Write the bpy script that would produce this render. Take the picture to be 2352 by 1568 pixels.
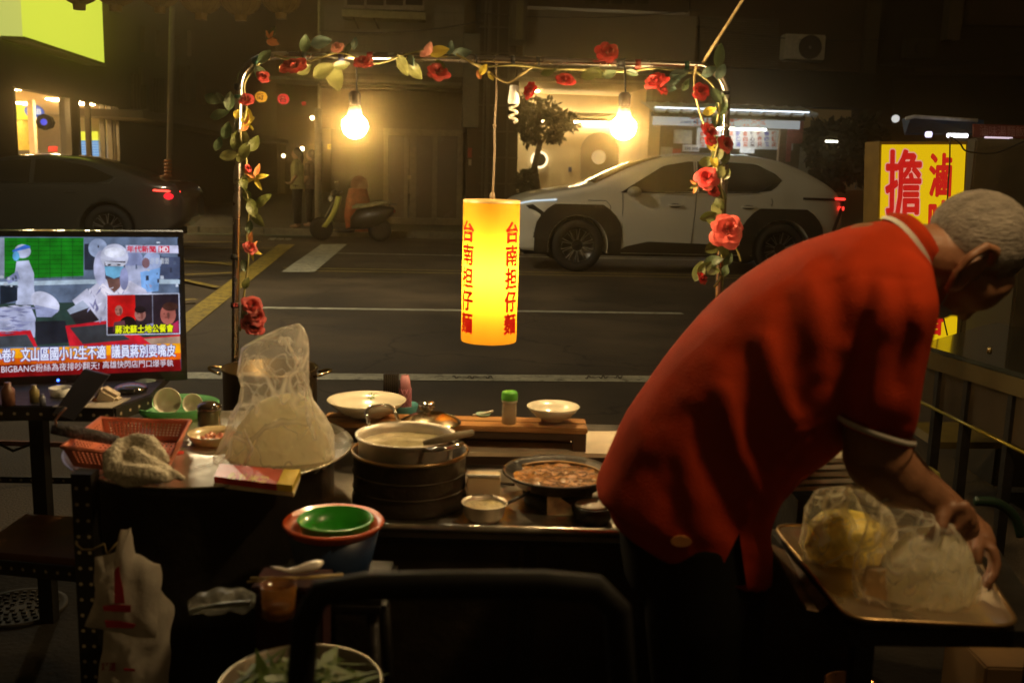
import bpy, bmesh, math, random
from mathutils import Vector, Matrix, noise
random.seed(7)
BULB = 560.; LANT = 115.; HAZE = .0115; STREET = 1250.
S = bpy.context.scene
for o in list(bpy.data.objects): bpy.data.objects.remove(o)
COL = S.collection
# ---------------------------------------------------------------- camera, world, exposure
H = 1.35; FPX = 2286.7; CX, CY = 1176., 784.
PITCH = math.atan(394/FPX); ROLL = 0.027
F = Vector((0, math.cos(PITCH), -math.sin(PITCH)))
R0 = Vector((1, 0, 0)); U0 = Vector((0, math.sin(PITCH), math.cos(PITCH)))
RC = math.cos(ROLL)*R0 + math.sin(ROLL)*U0
UC = -math.sin(ROLL)*R0 + math.cos(ROLL)*U0
cd = bpy.data.cameras.new('camera'); cam = bpy.data.objects.new('camera', cd); COL.objects.link(cam)
m = Matrix((RC, UC, -F)).transposed().to_4x4(); m.translation = Vector((0, 0, H)); cam.matrix_world = m
cd.lens = 35; cd.sensor_width = 36; cd.clip_end = 500; cd.clip_start = 0.05
cd.dof.use_dof = True; cd.dof.focus_distance = 4.6; cd.dof.aperture_fstop = 4.0
S.camera = cam
wd = bpy.data.worlds.new('World'); S.world = wd; wd.use_nodes = True
bg = wd.node_tree.nodes['Background']; bg.inputs[0].default_value = (1.0, .66, .28, 1); bg.inputs[1].default_value = 0.038
S.view_settings.view_transform = 'Standard'; S.view_settings.look = 'None'; S.view_settings.exposure = 0; S.view_settings.gamma = 1
S.view_settings.use_curve_mapping = False
S.render.engine = 'CYCLES'
S.cycles.max_bounces = 8; S.cycles.transparent_max_bounces = 24; S.cycles.sample_clamp_indirect = 4
O = Vector((0, 0, H))
def ray(px, py): return F + (px-CX)/FPX*RC - (py-CY)/FPX*UC
def W(px, py, Y): d = ray(px, py); return O + d*(Y/d.y)
def G(px, py, z=0.): d = ray(px, py); return O + d*((z-H)/d.z)
TH = math.radians(5.4); UX = Vector((math.cos(TH), math.sin(TH), 0)); VY = Vector((-math.sin(TH), math.cos(TH), 0)); ZZ = Vector((0, 0, 1))
def PL(px, py, P, n): d = ray(px, py); return O + d*((P-O).dot(n)/d.dot(n))
# ---------------------------------------------------------------- materials
MATS = {}
def M(name, col=(.5,.5,.5), rough=.6, metal=0., var=.2, scale=12., bump=0., bscale=None, coat=0., alpha=1., trans=0., transl=0., emit=None, es=0., spec=.5, sss=0., stretch=(1,1,1)):
    if name in MATS: return MATS[name]
    mt = bpy.data.materials.new(name); mt.use_nodes = True; nt = mt.node_tree; N = nt.nodes; L = nt.links
    b = N['Principled BSDF']; out = N['Material Output']
    b.inputs['Roughness'].default_value = rough; b.inputs['Metallic'].default_value = metal
    b.inputs['Coat Weight'].default_value = coat; b.inputs['Coat Roughness'].default_value = .05
    b.inputs['Transmission Weight'].default_value = trans; b.inputs['Specular IOR Level'].default_value = spec
    if sss: b.inputs['Subsurface Weight'].default_value = sss; b.inputs['Subsurface Radius'].default_value = (.02,.012,.006)
    b.inputs['Base Color'].default_value = (*col, 1)
    if emit: b.inputs['Emission Color'].default_value = (*emit, 1); b.inputs['Emission Strength'].default_value = es
    if var or bump:
        tc = N.new('ShaderNodeTexCoord'); mp = N.new('ShaderNodeMapping'); mp.inputs['Scale'].default_value = stretch
        L.new(tc.outputs['Object'], mp.inputs['Vector'])
    if var:
        nz = N.new('ShaderNodeTexNoise'); nz.inputs['Scale'].default_value = scale; nz.inputs['Detail'].default_value = 6
        L.new(mp.outputs[0], nz.inputs['Vector'])
        rp = N.new('ShaderNodeMapRange'); rp.inputs['From Min'].default_value = .3; rp.inputs['From Max'].default_value = .7
        rp.inputs['To Min'].default_value = 1-var; rp.inputs['To Max'].default_value = 1+var
        L.new(nz.outputs[0], rp.inputs['Value'])
        mx = N.new('ShaderNodeVectorMath'); mx.operation = 'SCALE'; mx.inputs[0].default_value = col
        L.new(rp.outputs[0], mx.inputs['Scale']); L.new(mx.outputs[0], b.inputs['Base Color'])
        r2 = N.new('ShaderNodeMapRange'); r2.inputs['To Min'].default_value = max(0, rough-.12*min(1, rough*3)); r2.inputs['To Max'].default_value = min(1, rough+.12)
        L.new(nz.outputs[0], r2.inputs['Value']); L.new(r2.outputs[0], b.inputs['Roughness'])
    if bump:
        n2 = N.new('ShaderNodeTexNoise'); n2.inputs['Scale'].default_value = bscale or scale*3; n2.inputs['Detail'].default_value = 5
        L.new(mp.outputs[0], n2.inputs['Vector'])
        bp = N.new('ShaderNodeBump'); bp.inputs['Strength'].default_value = bump; bp.inputs['Distance'].default_value = .01
        L.new(n2.outputs[0], bp.inputs['Height']); L.new(bp.outputs[0], b.inputs['Normal'])
    sh = b.outputs[0]
    if transl:
        t = N.new('ShaderNodeBsdfTranslucent'); t.inputs[0].default_value = (*col, 1)
        mxs = N.new('ShaderNodeMixShader'); mxs.inputs[0].default_value = transl; L.new(sh, mxs.inputs[1]); L.new(t.outputs[0], mxs.inputs[2]); sh = mxs.outputs[0]
    if alpha < 1:
        t = N.new('ShaderNodeBsdfTransparent')
        mxs = N.new('ShaderNodeMixShader'); mxs.inputs[0].default_value = alpha; L.new(t.outputs[0], mxs.inputs[1]); L.new(sh, mxs.inputs[2]); sh = mxs.outputs[0]
    if sh is not b.outputs[0]: L.new(sh, out.inputs[0])
    MATS[name] = mt; return mt
def E(name, col=(1,1,1), s=1.):
    if name in MATS: return MATS[name]
    mt = bpy.data.materials.new(name); mt.use_nodes = True; nt = mt.node_tree
    nt.nodes.remove(nt.nodes['Principled BSDF']); e = nt.nodes.new('ShaderNodeEmission'); e.inputs[0].default_value = (*col, 1); e.inputs[1].default_value = s
    nt.links.new(e.outputs[0], nt.nodes['Material Output'].inputs[0]); MATS[name] = mt; return mt
def SCR(name, col, s=1.):                              # a patch of the television picture: emission with soft mottling
    mt = E(name, col, s); nt = mt.node_tree; e = [n for n in nt.nodes if n.type == 'EMISSION'][0]
    if e.inputs[0].is_linked: return mt
    tc = nt.nodes.new('ShaderNodeTexCoord'); nz = nt.nodes.new('ShaderNodeTexNoise'); nz.inputs['Scale'].default_value = 26; nz.inputs['Detail'].default_value = 5
    rp = nt.nodes.new('ShaderNodeMapRange'); rp.inputs['From Min'].default_value = .3; rp.inputs['From Max'].default_value = .7; rp.inputs['To Min'].default_value = .55; rp.inputs['To Max'].default_value = 1.3
    mx = nt.nodes.new('ShaderNodeVectorMath'); mx.operation = 'SCALE'; mx.inputs[0].default_value = col
    nt.links.new(tc.outputs['Object'], nz.inputs['Vector']); nt.links.new(nz.outputs[0], rp.inputs['Value']); nt.links.new(rp.outputs[0], mx.inputs['Scale']); nt.links.new(mx.outputs[0], e.inputs[0]); return mt
def FILM(name, col, base=.16, ridge=.5, scale=7.):    # crumpled clear plastic: thin where flat, milky along its creases
    mt = M(name, col, .16, alpha=.5, transl=.35, var=.08, scale=10, bump=1., bscale=scale*3, coat=1); nt = mt.node_tree; N = nt.nodes
    mix = [n for n in N if n.type == 'MIX_SHADER' and n.outputs[0].is_linked and n.outputs[0].links[0].to_node.type == 'OUTPUT_MATERIAL'][0]
    tc = N.new('ShaderNodeTexCoord'); tot = None
    for sc, p, wgt in ((scale, 16, 1.), (scale*2.3, 22, .7)):
        nz = N.new('ShaderNodeTexNoise'); nz.inputs['Scale'].default_value = sc; nz.inputs['Detail'].default_value = 2; nt.links.new(tc.outputs['Object'], nz.inputs['Vector'])
        a = N.new('ShaderNodeMath'); a.operation = 'SUBTRACT'; a.inputs[1].default_value = .5; nt.links.new(nz.outputs[0], a.inputs[0])
        b = N.new('ShaderNodeMath'); b.operation = 'ABSOLUTE'; nt.links.new(a.outputs[0], b.inputs[0])
        c = N.new('ShaderNodeMapRange'); c.inputs['From Max'].default_value = .5/p; c.inputs['To Min'].default_value = ridge*wgt; c.inputs['To Max'].default_value = 0.; nt.links.new(b.outputs[0], c.inputs['Value'])
        if tot is None: tot = c.outputs[0]
        else: d = N.new('ShaderNodeMath'); d.operation = 'MAXIMUM'; nt.links.new(tot, d.inputs[0]); nt.links.new(c.outputs[0], d.inputs[1]); tot = d.outputs[0]
    lw = N.new('ShaderNodeLayerWeight'); lw.inputs[0].default_value = .35; e = N.new('ShaderNodeMath'); e.operation = 'MULTIPLY_ADD'; e.inputs[1].default_value = .55; e.inputs[2].default_value = base; nt.links.new(lw.outputs['Facing'], e.inputs[0])
    f = N.new('ShaderNodeMath'); f.operation = 'ADD'; f.use_clamp = True; nt.links.new(tot, f.inputs[0]); nt.links.new(e.outputs[0], f.inputs[1]); nt.links.new(f.outputs[0], mix.inputs[0]); return mt
def worn(name, col, under, rough=.6, thr=.42):         # road paint with chipped gaps
    mt = M(name, col, rough, var=.3, scale=6, bump=.3); nt = mt.node_tree; N = nt.nodes; b = N['Principled BSDF']; src = b.inputs['Base Color'].links[0].from_socket
    tc = N.new('ShaderNodeTexCoord'); a = N.new('ShaderNodeTexNoise'); a.inputs['Scale'].default_value = 14; a.inputs['Detail'].default_value = 10; a.inputs['Roughness'].default_value = .75
    r = N.new('ShaderNodeMapRange'); r.inputs['From Min'].default_value = thr-.06; r.inputs['From Max'].default_value = thr+.06
    mx = N.new('ShaderNodeMix'); mx.data_type = 'RGBA'; mx.inputs[6].default_value = (*under, 1)
    nt.links.new(tc.outputs['Object'], a.inputs['Vector']); nt.links.new(a.outputs[0], r.inputs['Value']); nt.links.new(r.outputs[0], mx.inputs[0]); nt.links.new(src, mx.inputs[7]); nt.links.new(mx.outputs[2], b.inputs['Base Color']); return mt
def srgb(r, g, b):
    f = lambda c: (c/255/12.92) if c/255 <= .04045 else ((c/255+.055)/1.055)**2.4
    return (f(r), f(g), f(b))
# ---------------------------------------------------------------- mesh builder
def RM(p, ax='X', a=0.): return Matrix.Translation(p) @ Matrix.Rotation(a, 4, ax)
def frame(p, x, z):                                   # matrix with given x axis and approximate z axis
    x = Vector(x).normalized(); z = Vector(z); y = z.cross(x).normalized(); z = x.cross(y)
    mm = Matrix((x, y, z)).transposed().to_4x4(); mm.translation = p; return mm
class MB:
    def __init__(s): s.v = []; s.f = []; s.sm = []
    def add(s, vs, fs, smooth=False, T=None):
        n = len(s.v); s.v += [(T @ Vector(v)) if T else Vector(v) for v in vs]
        s.f += [tuple(i+n for i in f) for f in fs]; s.sm += [smooth]*len(fs); return s
    def box(s, c, d, T=None, bev=0.):
        bm = bmesh.new(); bmesh.ops.create_cube(bm, size=1)
        for v in bm.verts: v.co = Vector((v.co.x*d[0]+c[0], v.co.y*d[1]+c[1], v.co.z*d[2]+c[2]))
        if bev: bmesh.ops.bevel(bm, geom=bm.edges[:], offset=bev, segments=2, affect='EDGES')
        return s.bm(bm, T)
    def bm(s, bm, T=None, smooth=False):
        bm.verts.index_update(); s.add([v.co.copy() for v in bm.verts], [[v.index for v in f.verts] for f in bm.faces], smooth, T); bm.free(); return s
    def quad(s, a, b, c, d): return s.add([a, b, c, d], [(0, 1, 2, 3)])
    def prism(s, pts, thick, T=None):                # pts 3D polygon, thick vector
        n = len(pts); t = Vector(thick); P = [Vector(p) for p in pts]
        return s.add(P+[p+t for p in P], [tuple(range(n))[::-1], tuple(range(n, 2*n))]+[(i, (i+1) % n, n+(i+1) % n, n+i) for i in range(n)], False, T)
    def lathe(s, c, prof, seg=32, T=None, smooth=True, a0=0., a1=2*math.pi):
        full = abs(a1-a0-2*math.pi) < 1e-4; k = seg if full else seg+1; vs = []; fs = []
        for r, z in prof:
            for i in range(k):
                a = a0+(a1-a0)*i/seg; vs.append(Vector((c[0]+r*math.cos(a), c[1]+r*math.sin(a), c[2]+z)))
        for j in range(len(prof)-1):
            for i in range(seg):
                i2 = (i+1) % k; fs.append((j*k+i, j*k+i2, (j+1)*k+i2, (j+1)*k+i))
        return s.add(vs, fs, smooth, T)
    def tube(s, pts, r, seg=8, T=None, caps=True, closed=False):
        P = [Vector(p) for p in pts]; n = len(P); R = r if isinstance(r, (list, tuple)) else [r]*n; vs = []; fs = []; prev = None
        for i, p in enumerate(P):
            if closed: d = (P[(i+1) % n]-P[i-1]).normalized()
            else: d = (P[min(i+1, n-1)]-P[max(i-1, 0)]).normalized()
            if prev is None: a = d.cross(ZZ if abs(d.z) < .9 else R0).normalized()
            else: a = (prev - d*prev.dot(d)).normalized()
            prev = a; b = d.cross(a)
            for k in range(seg):
                t = 2*math.pi*k/seg; vs.append(p+(a*math.cos(t)+b*math.sin(t))*R[i])
        for i in range(n if closed else n-1):
            j = (i+1) % n
            for k in range(seg): k2 = (k+1) % seg; fs.append((i*seg+k, i*seg+k2, j*seg+k2, j*seg+k))
        if caps and not closed: fs += [tuple(range(seg))[::-1], tuple(range((n-1)*seg, n*seg))]
        return s.add(vs, fs, True, T)
    def ball(s, c, r, T=None, seg=16):
        r = r if isinstance(r, (tuple, list)) else (r, r, r)
        bm = bmesh.new(); bmesh.ops.create_uvsphere(bm, u_segments=seg, v_segments=seg//2+2, radius=1)
        for v in bm.verts: v.co = Vector((v.co.x*r[0]+c[0], v.co.y*r[1]+c[1], v.co.z*r[2]+c[2]))
        return s.bm(bm, T, True)
    def loft(s, rings, caps=True, smooth=True, closed=True, T=None):
        k = len(rings[0]); vs = [p for r in rings for p in r]; fs = []
        for j in range(len(rings)-1):
            for i in range(k if closed else k-1): i2 = (i+1) % k; fs.append((j*k+i, j*k+i2, (j+1)*k+i2, (j+1)*k+i))
        if caps: fs += [tuple(range(k))[::-1], tuple(range((len(rings)-1)*k, len(rings)*k))]
        return s.add(vs, fs, smooth, T)
    def build(s, name, mat, parent=None, local=False, sub=0, jit=0., js=8.):
        w = Vector((0, 0, 0)) if (parent is None or local) else WL.get(parent.name, Vector((0, 0, 0)))
        if jit: s.v = [v + noise.noise_vector(v*js)*jit for v in s.v]
        me = bpy.data.meshes.new(name); me.from_pydata([v-w for v in s.v], [], s.f)
        me.polygons.foreach_set('use_smooth', s.sm); me.materials.append(mat)
        bm = bmesh.new(); bm.from_mesh(me); bmesh.ops.recalc_face_normals(bm, faces=bm.faces); bm.to_mesh(me); bm.free()
        o = bpy.data.objects.new(name, me); COL.objects.link(o)
        if parent: o.parent = parent; WL[o.name] = w
        if sub: md = o.modifiers.new('s', 'SUBSURF'); md.levels = md.render_levels = sub
        return o
WL = {}
def tag(o, label, cat, group=None, kind=None):
    o['label'] = label; o['category'] = cat
    if group: o['group'] = group
    if kind: o['kind'] = kind
    return o
def thing(name, label, cat, loc=(0, 0, 0), rz=0., group=None):
    o = bpy.data.objects.new(name, None); COL.objects.link(o); o.empty_display_size = .1
    o.location = loc; o.rotation_euler = (0, 0, rz); WL[o.name] = Vector(loc); return tag(o, label, cat, group)
def struct(o): o['kind'] = 'structure'; return o
def copy_tree(o, loc, rz, label, group=None):
    c = o.copy(); COL.objects.link(c); c.location = loc; c.rotation_euler = (0, 0, rz); c['label'] = label
    if group: c['group'] = group
    def rec(a, b):
        for ch in a.children:
            d = ch.copy(); COL.objects.link(d); d.parent = b; rec(ch, d)
    rec(o, c); return c
TXT = {}
def text_raw(s, bold=.0):
    key = (s, bold)
    if key in TXT: return TXT[key]
    cu = bpy.data.curves.new('t', 'FONT'); cu.body = s; cu.offset = bold; cu.resolution_u = 2; cu.size = 1
    ob = bpy.data.objects.new('t', cu); COL.objects.link(ob); dg = bpy.context.evaluated_depsgraph_get(); dg.update()
    me = bpy.data.meshes.new_from_object(ob.evaluated_get(dg)); V = [v.co.copy() for v in me.vertices]; Fc = [tuple(p.vertices) for p in me.polygons]
    bpy.data.objects.remove(ob); bpy.data.meshes.remove(me); bpy.data.curves.remove(cu)
    if not V: V = [Vector((0,0,0)), Vector((1,0,0)), Vector((0,1,0))]; Fc = [(0,1,2)]
    x0 = min(v.x for v in V); x1 = max(v.x for v in V); y0 = min(v.y for v in V); y1 = max(v.y for v in V)
    TXT[key] = ([((v.x-x0)/(x1-x0+1e-9), (v.y-y0)/(y1-y0+1e-9)) for v in V], Fc); return TXT[key]
def text_map(mb, s, fn, bold=0., vertical=False, gap=.12):
    if vertical:
        n = len(s)
        for i, ch in enumerate(s):
            if ch == ' ': continue
            V, Fc = text_raw(ch, bold); hh = 1/n
            mb.add([fn(u, 1-(i+1)*hh+hh*gap/2+v*hh*(1-gap)) for u, v in V], Fc)
    else:
        V, Fc = text_raw(s, bold); mb.add([fn(u, v) for u, v in V], Fc)
    return mb
def dilate(mb, s, quad, r, n=6, nrm=None, **kw):      # heavier strokes: the glyph repeated a hair apart in a ring
    a, b, c, d = quad; ux = (b-a).normalized(); uy = (d-a).normalized(); nn = ux.cross(uy)
    for k in range(n):
        t = 2*math.pi*k/n; o = ux*r*math.cos(t)+uy*r*math.sin(t)+nn*.00002*k; text_map(mb, s, bil(a+o, b+o, c+o, d+o), 0., **kw)
    return text_map(mb, s, bil(a+nn*.00002*n, b+nn*.00002*n, c+nn*.00002*n, d+nn*.00002*n), 0., **kw)
def bil(a, b, c, d):                                  # a=bl b=br c=tr d=tl
    return lambda u, v: a*(1-u)*(1-v)+b*u*(1-v)+c*u*v+d*(1-u)*v
# ================================================================ ROAD
def sheet(name, pts, z, mat):
    o = MB().add([Vector((p[0], p[1], z)) for p in pts], [tuple(range(len(pts)))]).build(name, mat); return struct(o)
asph = M('asphalt', (.064, .046, .027), .85, var=.5, scale=1.3, bump=.7, bscale=90)
def _asph():
    nt = asph.node_tree; N = nt.nodes; b = N['Principled BSDF']; src = b.inputs['Base Color'].links[0].from_socket; tc = N.new('ShaderNodeTexCoord')
    v = N.new('ShaderNodeTexVoronoi'); v.feature = 'DISTANCE_TO_EDGE'; v.inputs['Scale'].default_value = .55; nz = N.new('ShaderNodeTexNoise'); nz.inputs['Scale'].default_value = 1.6; nz.inputs['Detail'].default_value = 8
    ad = N.new('ShaderNodeVectorMath'); ad.operation = 'ADD'; nt.links.new(tc.outputs['Object'], ad.inputs[0]); nt.links.new(tc.outputs['Object'], nz.inputs['Vector']); nt.links.new(nz.outputs[1], ad.inputs[1]); nt.links.new(ad.outputs[0], v.inputs['Vector'])
    r = N.new('ShaderNodeMapRange'); r.inputs['From Max'].default_value = .012; r.inputs['To Min'].default_value = .35; nt.links.new(v.outputs[0], r.inputs['Value'])
    n3 = N.new('ShaderNodeTexNoise'); n3.inputs['Scale'].default_value = 160; n3.inputs['Detail'].default_value = 2; nt.links.new(tc.outputs['Object'], n3.inputs['Vector'])
    r3 = N.new('ShaderNodeMapRange'); r3.inputs['From Min'].default_value = .3; r3.inputs['From Max'].default_value = .75; r3.inputs['To Min'].default_value = .6; r3.inputs['To Max'].default_value = 2.2; nt.links.new(n3.outputs[0], r3.inputs['Value'])
    n4 = N.new('ShaderNodeTexNoise'); n4.inputs['Scale'].default_value = .35; n4.inputs['Detail'].default_value = 3; nt.links.new(tc.outputs['Object'], n4.inputs['Vector'])
    r4 = N.new('ShaderNodeMapRange'); r4.inputs['From Min'].default_value = .4; r4.inputs['From Max'].default_value = .6; r4.inputs['To Min'].default_value = .55; r4.inputs['To Max'].default_value = 1.25; nt.links.new(n4.outputs[0], r4.inputs['Value'])
    cur = src
    for q in (r, r3, r4):
        mx = N.new('ShaderNodeVectorMath'); mx.operation = 'SCALE'; nt.links.new(cur, mx.inputs[0]); nt.links.new(q.outputs[0], mx.inputs['Scale']); cur = mx.outputs[0]
    nt.links.new(cur, b.inputs['Base Color'])
_asph()
sheet('ground', [(-90, -8), (90, -8), (90, 120), (-90, 120)], 0, asph)
paintw = worn('road_paint_white', (.50, .48, .36), (.08, .07, .05))
painty = worn('road_paint_yellow', (.42, .30, .05), (.07, .055, .04), thr=.45)
def strip(name, a, b, wid, mat, z=.004, x0=-40, x1=60):
    p = G(*a); q = G(*b); d = (q-p).normalized(); n = Vector((-d.y, d.x, 0))*wid/2
    mb = MB().add([p+d*0-n, q-n, q+n, p+n], [(0, 1, 2, 3)])
    for v in mb.v: v.z = z
    return struct(mb.build(name, mat))
def ustrip(name, px0, px1, py, wid, mat, refx=1100, z=.004):
    c = G(refx, py); n = VY*wid/2
    def at(px): d = ray(px, py); # intersect ray (ground) with line through c along UX
    # solve on ground: find point on line c+t*UX whose projection x = px
    def pt(px):
        lo, hi = -60., 60.
        for _ in range(50):
            t = (lo+hi)/2; P = c+UX*t-O; X = CX+FPX*P.dot(RC)/P.dot(F)
            if X < px: lo = t
            else: hi = t
        return c+UX*t
    a, b = pt(px0), pt(px1); mb = MB().add([a-n, b-n, b+n, a+n], [(0, 1, 2, 3)])
    for v in mb.v: v.z = z
    return struct(mb.build(name, mat))
ustrip('road_line', -200, 3000, 868, .20, paintw)
ustrip('road_line', 560, 1568, 714, .11, paintw)
ustrip('road_line', 650, 3000, 623, .07, painty); ustrip('road_line', 650, 3000, 629, .07, painty)
ustrip('road_line', 770, 3000, 588, .10, paintw)
def gpoly(name, pts, mat, z=.008):
    mb = MB().add([Vector((G(*p).x, G(*p).y, z)) for p in pts], [tuple(range(len(pts)))]); return struct(mb.build(name, mat))
gpoly('stop_line', [(646, 626), (722, 626), (797, 562), (738, 562)], paintw)
gpoly('box_junction_border', [(300, 870), (300, 815), (640, 562), (678, 562)], painty)
for i, (a, b) in enumerate([((-100, 568), (660, 572)), ((-100, 600), (560, 606)), ((-100, 560), (548, 612)), ((-100, 560), (600, 558)), ((200, 600), (500, 665)), ((-60, 560), (560, 560)), ((0, 655), (550, 632)), ((100, 720), (450, 696))]):
    strip('hatch_line', a, b, .09, painty, z=.012+.004*i)
# graffiti-like scribbles on the white line
scr = M('scribble_ink', (.09, .08, .06), .8, var=0)
mb = MB()
for (x0, w_) in ((1040, 92), (1345, 85)):
    pts = [G(x0+w_*i/36, 868.5+4.2*math.sin(i*1.35+x0)*(.5+.5*math.sin(i*.4+1))) for i in range(37)]
    for i in range(36):
        d = (pts[i+1]-pts[i]).normalized(); n = Vector((-d.y, d.x, 0))*.006
        mb.add([pts[i]-n, pts[i+1]-n, pts[i+1]+n, pts[i]+n], [(0, 1, 2, 3)])
for v in mb.v: v.z = .008
struct(mb.build('line_scribble', scr))
# far pavement with kerb
pv = M('pavement', (.10, .09, .06), .8, var=.3, scale=3, bump=.5, bscale=40)
c = G(1100, 549); n = c
def along(t, off=0, z=0): p = c+UX*t+VY*off; p.z = z; return p
KB = .12
mb = MB().prism([along(-6.5, 0, -.05), along(60, 0, -.05), along(60, 60, -.05), along(-6.5, 60, -.05)], (0, 0, KB+.05)); struct(mb.build('pavement', pv))
kb = M('kerb_stone', (.22, .19, .12), .8, var=.3)
for i in range(34): struct(MB().box((0, 0, 0), (1.19, .16, .15), frame(along(-5.9+1.2*i, -.08, .06), UX, ZZ), .012).build('kerb', kb))
pg = M('painted_pavement', (.13, .15, .10), .8, var=.3)
gpoly('painted_walkway', [(430, 526), (735, 531), (728, 546), (430, 541)], pg, z=.016)
mb = MB(); text_map(mb, '慢停車', bil(G(612, 553), G(668, 554), G(672, 548), G(620, 547)), .01)
for v in mb.v: v.z = .012
struct(mb.build('road_lettering', paintw))
struct(MB().add([Vector((x, y, .004)) for x, y in ((-2.6, -.5), (2.4, -.5), (2.3, 3.1), (.4, 3.35), (-2.5, 3.2))], [(0, 1, 2, 3, 4)]).build('ground_shade_sheet', M('ground_shade_sheet', (.014, .011, .008), .9, var=.6, scale=5, bump=.5, bscale=50, spec=.15)))  # added dark sheet: the shade around the stall is put into its colour
# manhole cover
p = G(45, 1400); p.z = .006; t = thing('manhole_cover', 'round cast metal manhole cover in the asphalt beside the slotted steel shelf', 'manhole cover', p)
mm = M('cast_iron', (.022, .016, .008), .8, .0, var=.3)
MB().lathe(p+Vector((0, 0, .004)), [(0, 0), (.12, .0), (.122, .003), (.135, .003), (.135, -.004)], 40).build('plate', mm, t)
mb = MB()
for r in (.03, .055, .08, .105):
    for k in range(int(r*260)):
        a = 2*math.pi*k/int(r*260); mb.box((r*math.cos(a), r*math.sin(a), .007), (.012, .008, .005), Matrix.Translation(p) )
mb.build('raised_studs', mm, t)

# ================================================================ FAR FACADES  (vertical plane along UX)
FB = G(1000, 520, KB)
def FP(px, py, off=0.): return PL(px, py, FB+VY*off, VY)
def fbox(px0, py0, px1, py1, name, mat, parent, off=0., thick=.15, bev=0, split=None):  # slab whose front face fills the picture box on the plane
    a = FP(px0, py1, off); b = FP(px1, py1, off); c_ = FP(px1, py0, off); d = FP(px0, py0, off)
    x0 = ((a+d)/2-FB).dot(UX); x1 = ((b+c_)/2-FB).dot(UX); z0 = (a.z+b.z)/2; z1 = (c_.z+d.z)/2
    T = frame(FB+UX*((x0+x1)/2)+VY*(off+thick/2)+ZZ*((z0+z1)/2-FB.z), UX, ZZ)
    return MB().box((0, 0, 0), (x1-x0, thick, z1-z0), T, bev).build(name, mat, parent)
wall_ol = M('olive_wall', (.10, .085, .045), .85, var=.25, scale=1.5, bump=.4, bscale=30)
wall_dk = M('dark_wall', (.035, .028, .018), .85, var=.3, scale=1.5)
wall_br = M('brown_wall', (.06, .035, .018), .85, var=.3, scale=1.5)
frame_m = M('aged_window_frame', (.20, .15, .08), .5, .2, var=.3)
glass_d = M('dark_glass', (.02, .018, .014), .08, 0, var=0, spec=.8)
# centre building
B = thing('shop_house', 'olive rendered building with tall glazed doors behind the parked scooters', 'building', FP(900, 520))
fbox(733, -700, 1072, 172, 'wall', wall_ol, B, 0, .3)
fbox(733, 172, 1072, 204, 'fascia', wall_dk, B, -.2, .5)
fbox(760, 200, 880, 525, 'wall', wall_dk, B, .6, .3)
fbox(620, 183, 1060, 190, 'canopy', M('canopy', (.12, .10, .06), .7), B, -.9, 1.2)
fbox(733, 204, 1072, 300, 'lintel', M('dim_brown', (.07, .05, .03), .8, var=.3), B, .5, .3)
for (x0, x1) in ((880, 892), (928, 937), (941, 956), (993, 1004), (1050, 1062)): fbox(x0, 300, x1, 512, 'door_frame', frame_m, B, .35, .1)
fbox(880, 297, 1062, 311, 'door_frame', frame_m, B, .3, .1); fbox(880, 501, 1062, 516, 'door_frame', frame_m, B, .3, .1)
for (x0, x1) in ((892, 928), (956, 993), (1004, 1050)): fbox(x0, 311, x1, 501, 'door_pane', M('door_glass', (.07, .05, .03), .25, var=.4, scale=1), B, .42, .03)
fbox(936, 403, 944, 412, 'door_handle', M('brass', (.5, .4, .2), .3, 1), B, .25, .06)
fbox(1064, 77, 1101, 292, 'drain_box', M('grey_duct', (.12, .11, .07), .6, var=.2), B, -.35, .35)
fbox(1072, 292, 1106, 525, 'wall', wall_br, B, 0, .5)
fbox(1075, 340, 1084, 362, 'notice', M('red_paper', (.45, .04, .02), .7), B, -.03, .02); fbox(1076, 366, 1083, 380, 'notice', M('cream_paper', (.5, .4, .25), .7), B, -.03, .02)
wn = fbox(790, -60, 975, 22, 'window', frame_m, B, -.05, .12)
for k in range(4): fbox(797+45*k, -55, 836+45*k, 12, 'pane', glass_d, B, -.09, .03)
fbox(785, 26, 978, 42, 'window_ledge', M('ledge', (.26, .22, .10), .7), B, -.5, .5)
for x in (812, 858): MB().tube([FP(x, 42, -.45), FP(x+12, 66, -.05)], .012).build('bracket', wall_dk, B)
# dark column building with recess
D = thing('dark_pillar_building', 'unlit dark tower wall between the glazed doors and the billboard', 'building', FP(1150, 520))
fbox(1106, -700, 1190, 525, 'wall', wall_dk, D, .1, 2.)
fbox(1120, -300, 1128, 520, 'drain_pipe', M('pipe', (.09, .07, .04), .6), D, -.05, .1)
fbox(1180, -300, 1215, 95, 'hanging_sign', M('sign_side', (.05, .04, .02), .6), D, -.9, .8); fbox(1190, -300, 1206, 90, 'sign_face', M('dull_sign', (.12, .10, .03), .5), D, -.95, .04)
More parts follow.
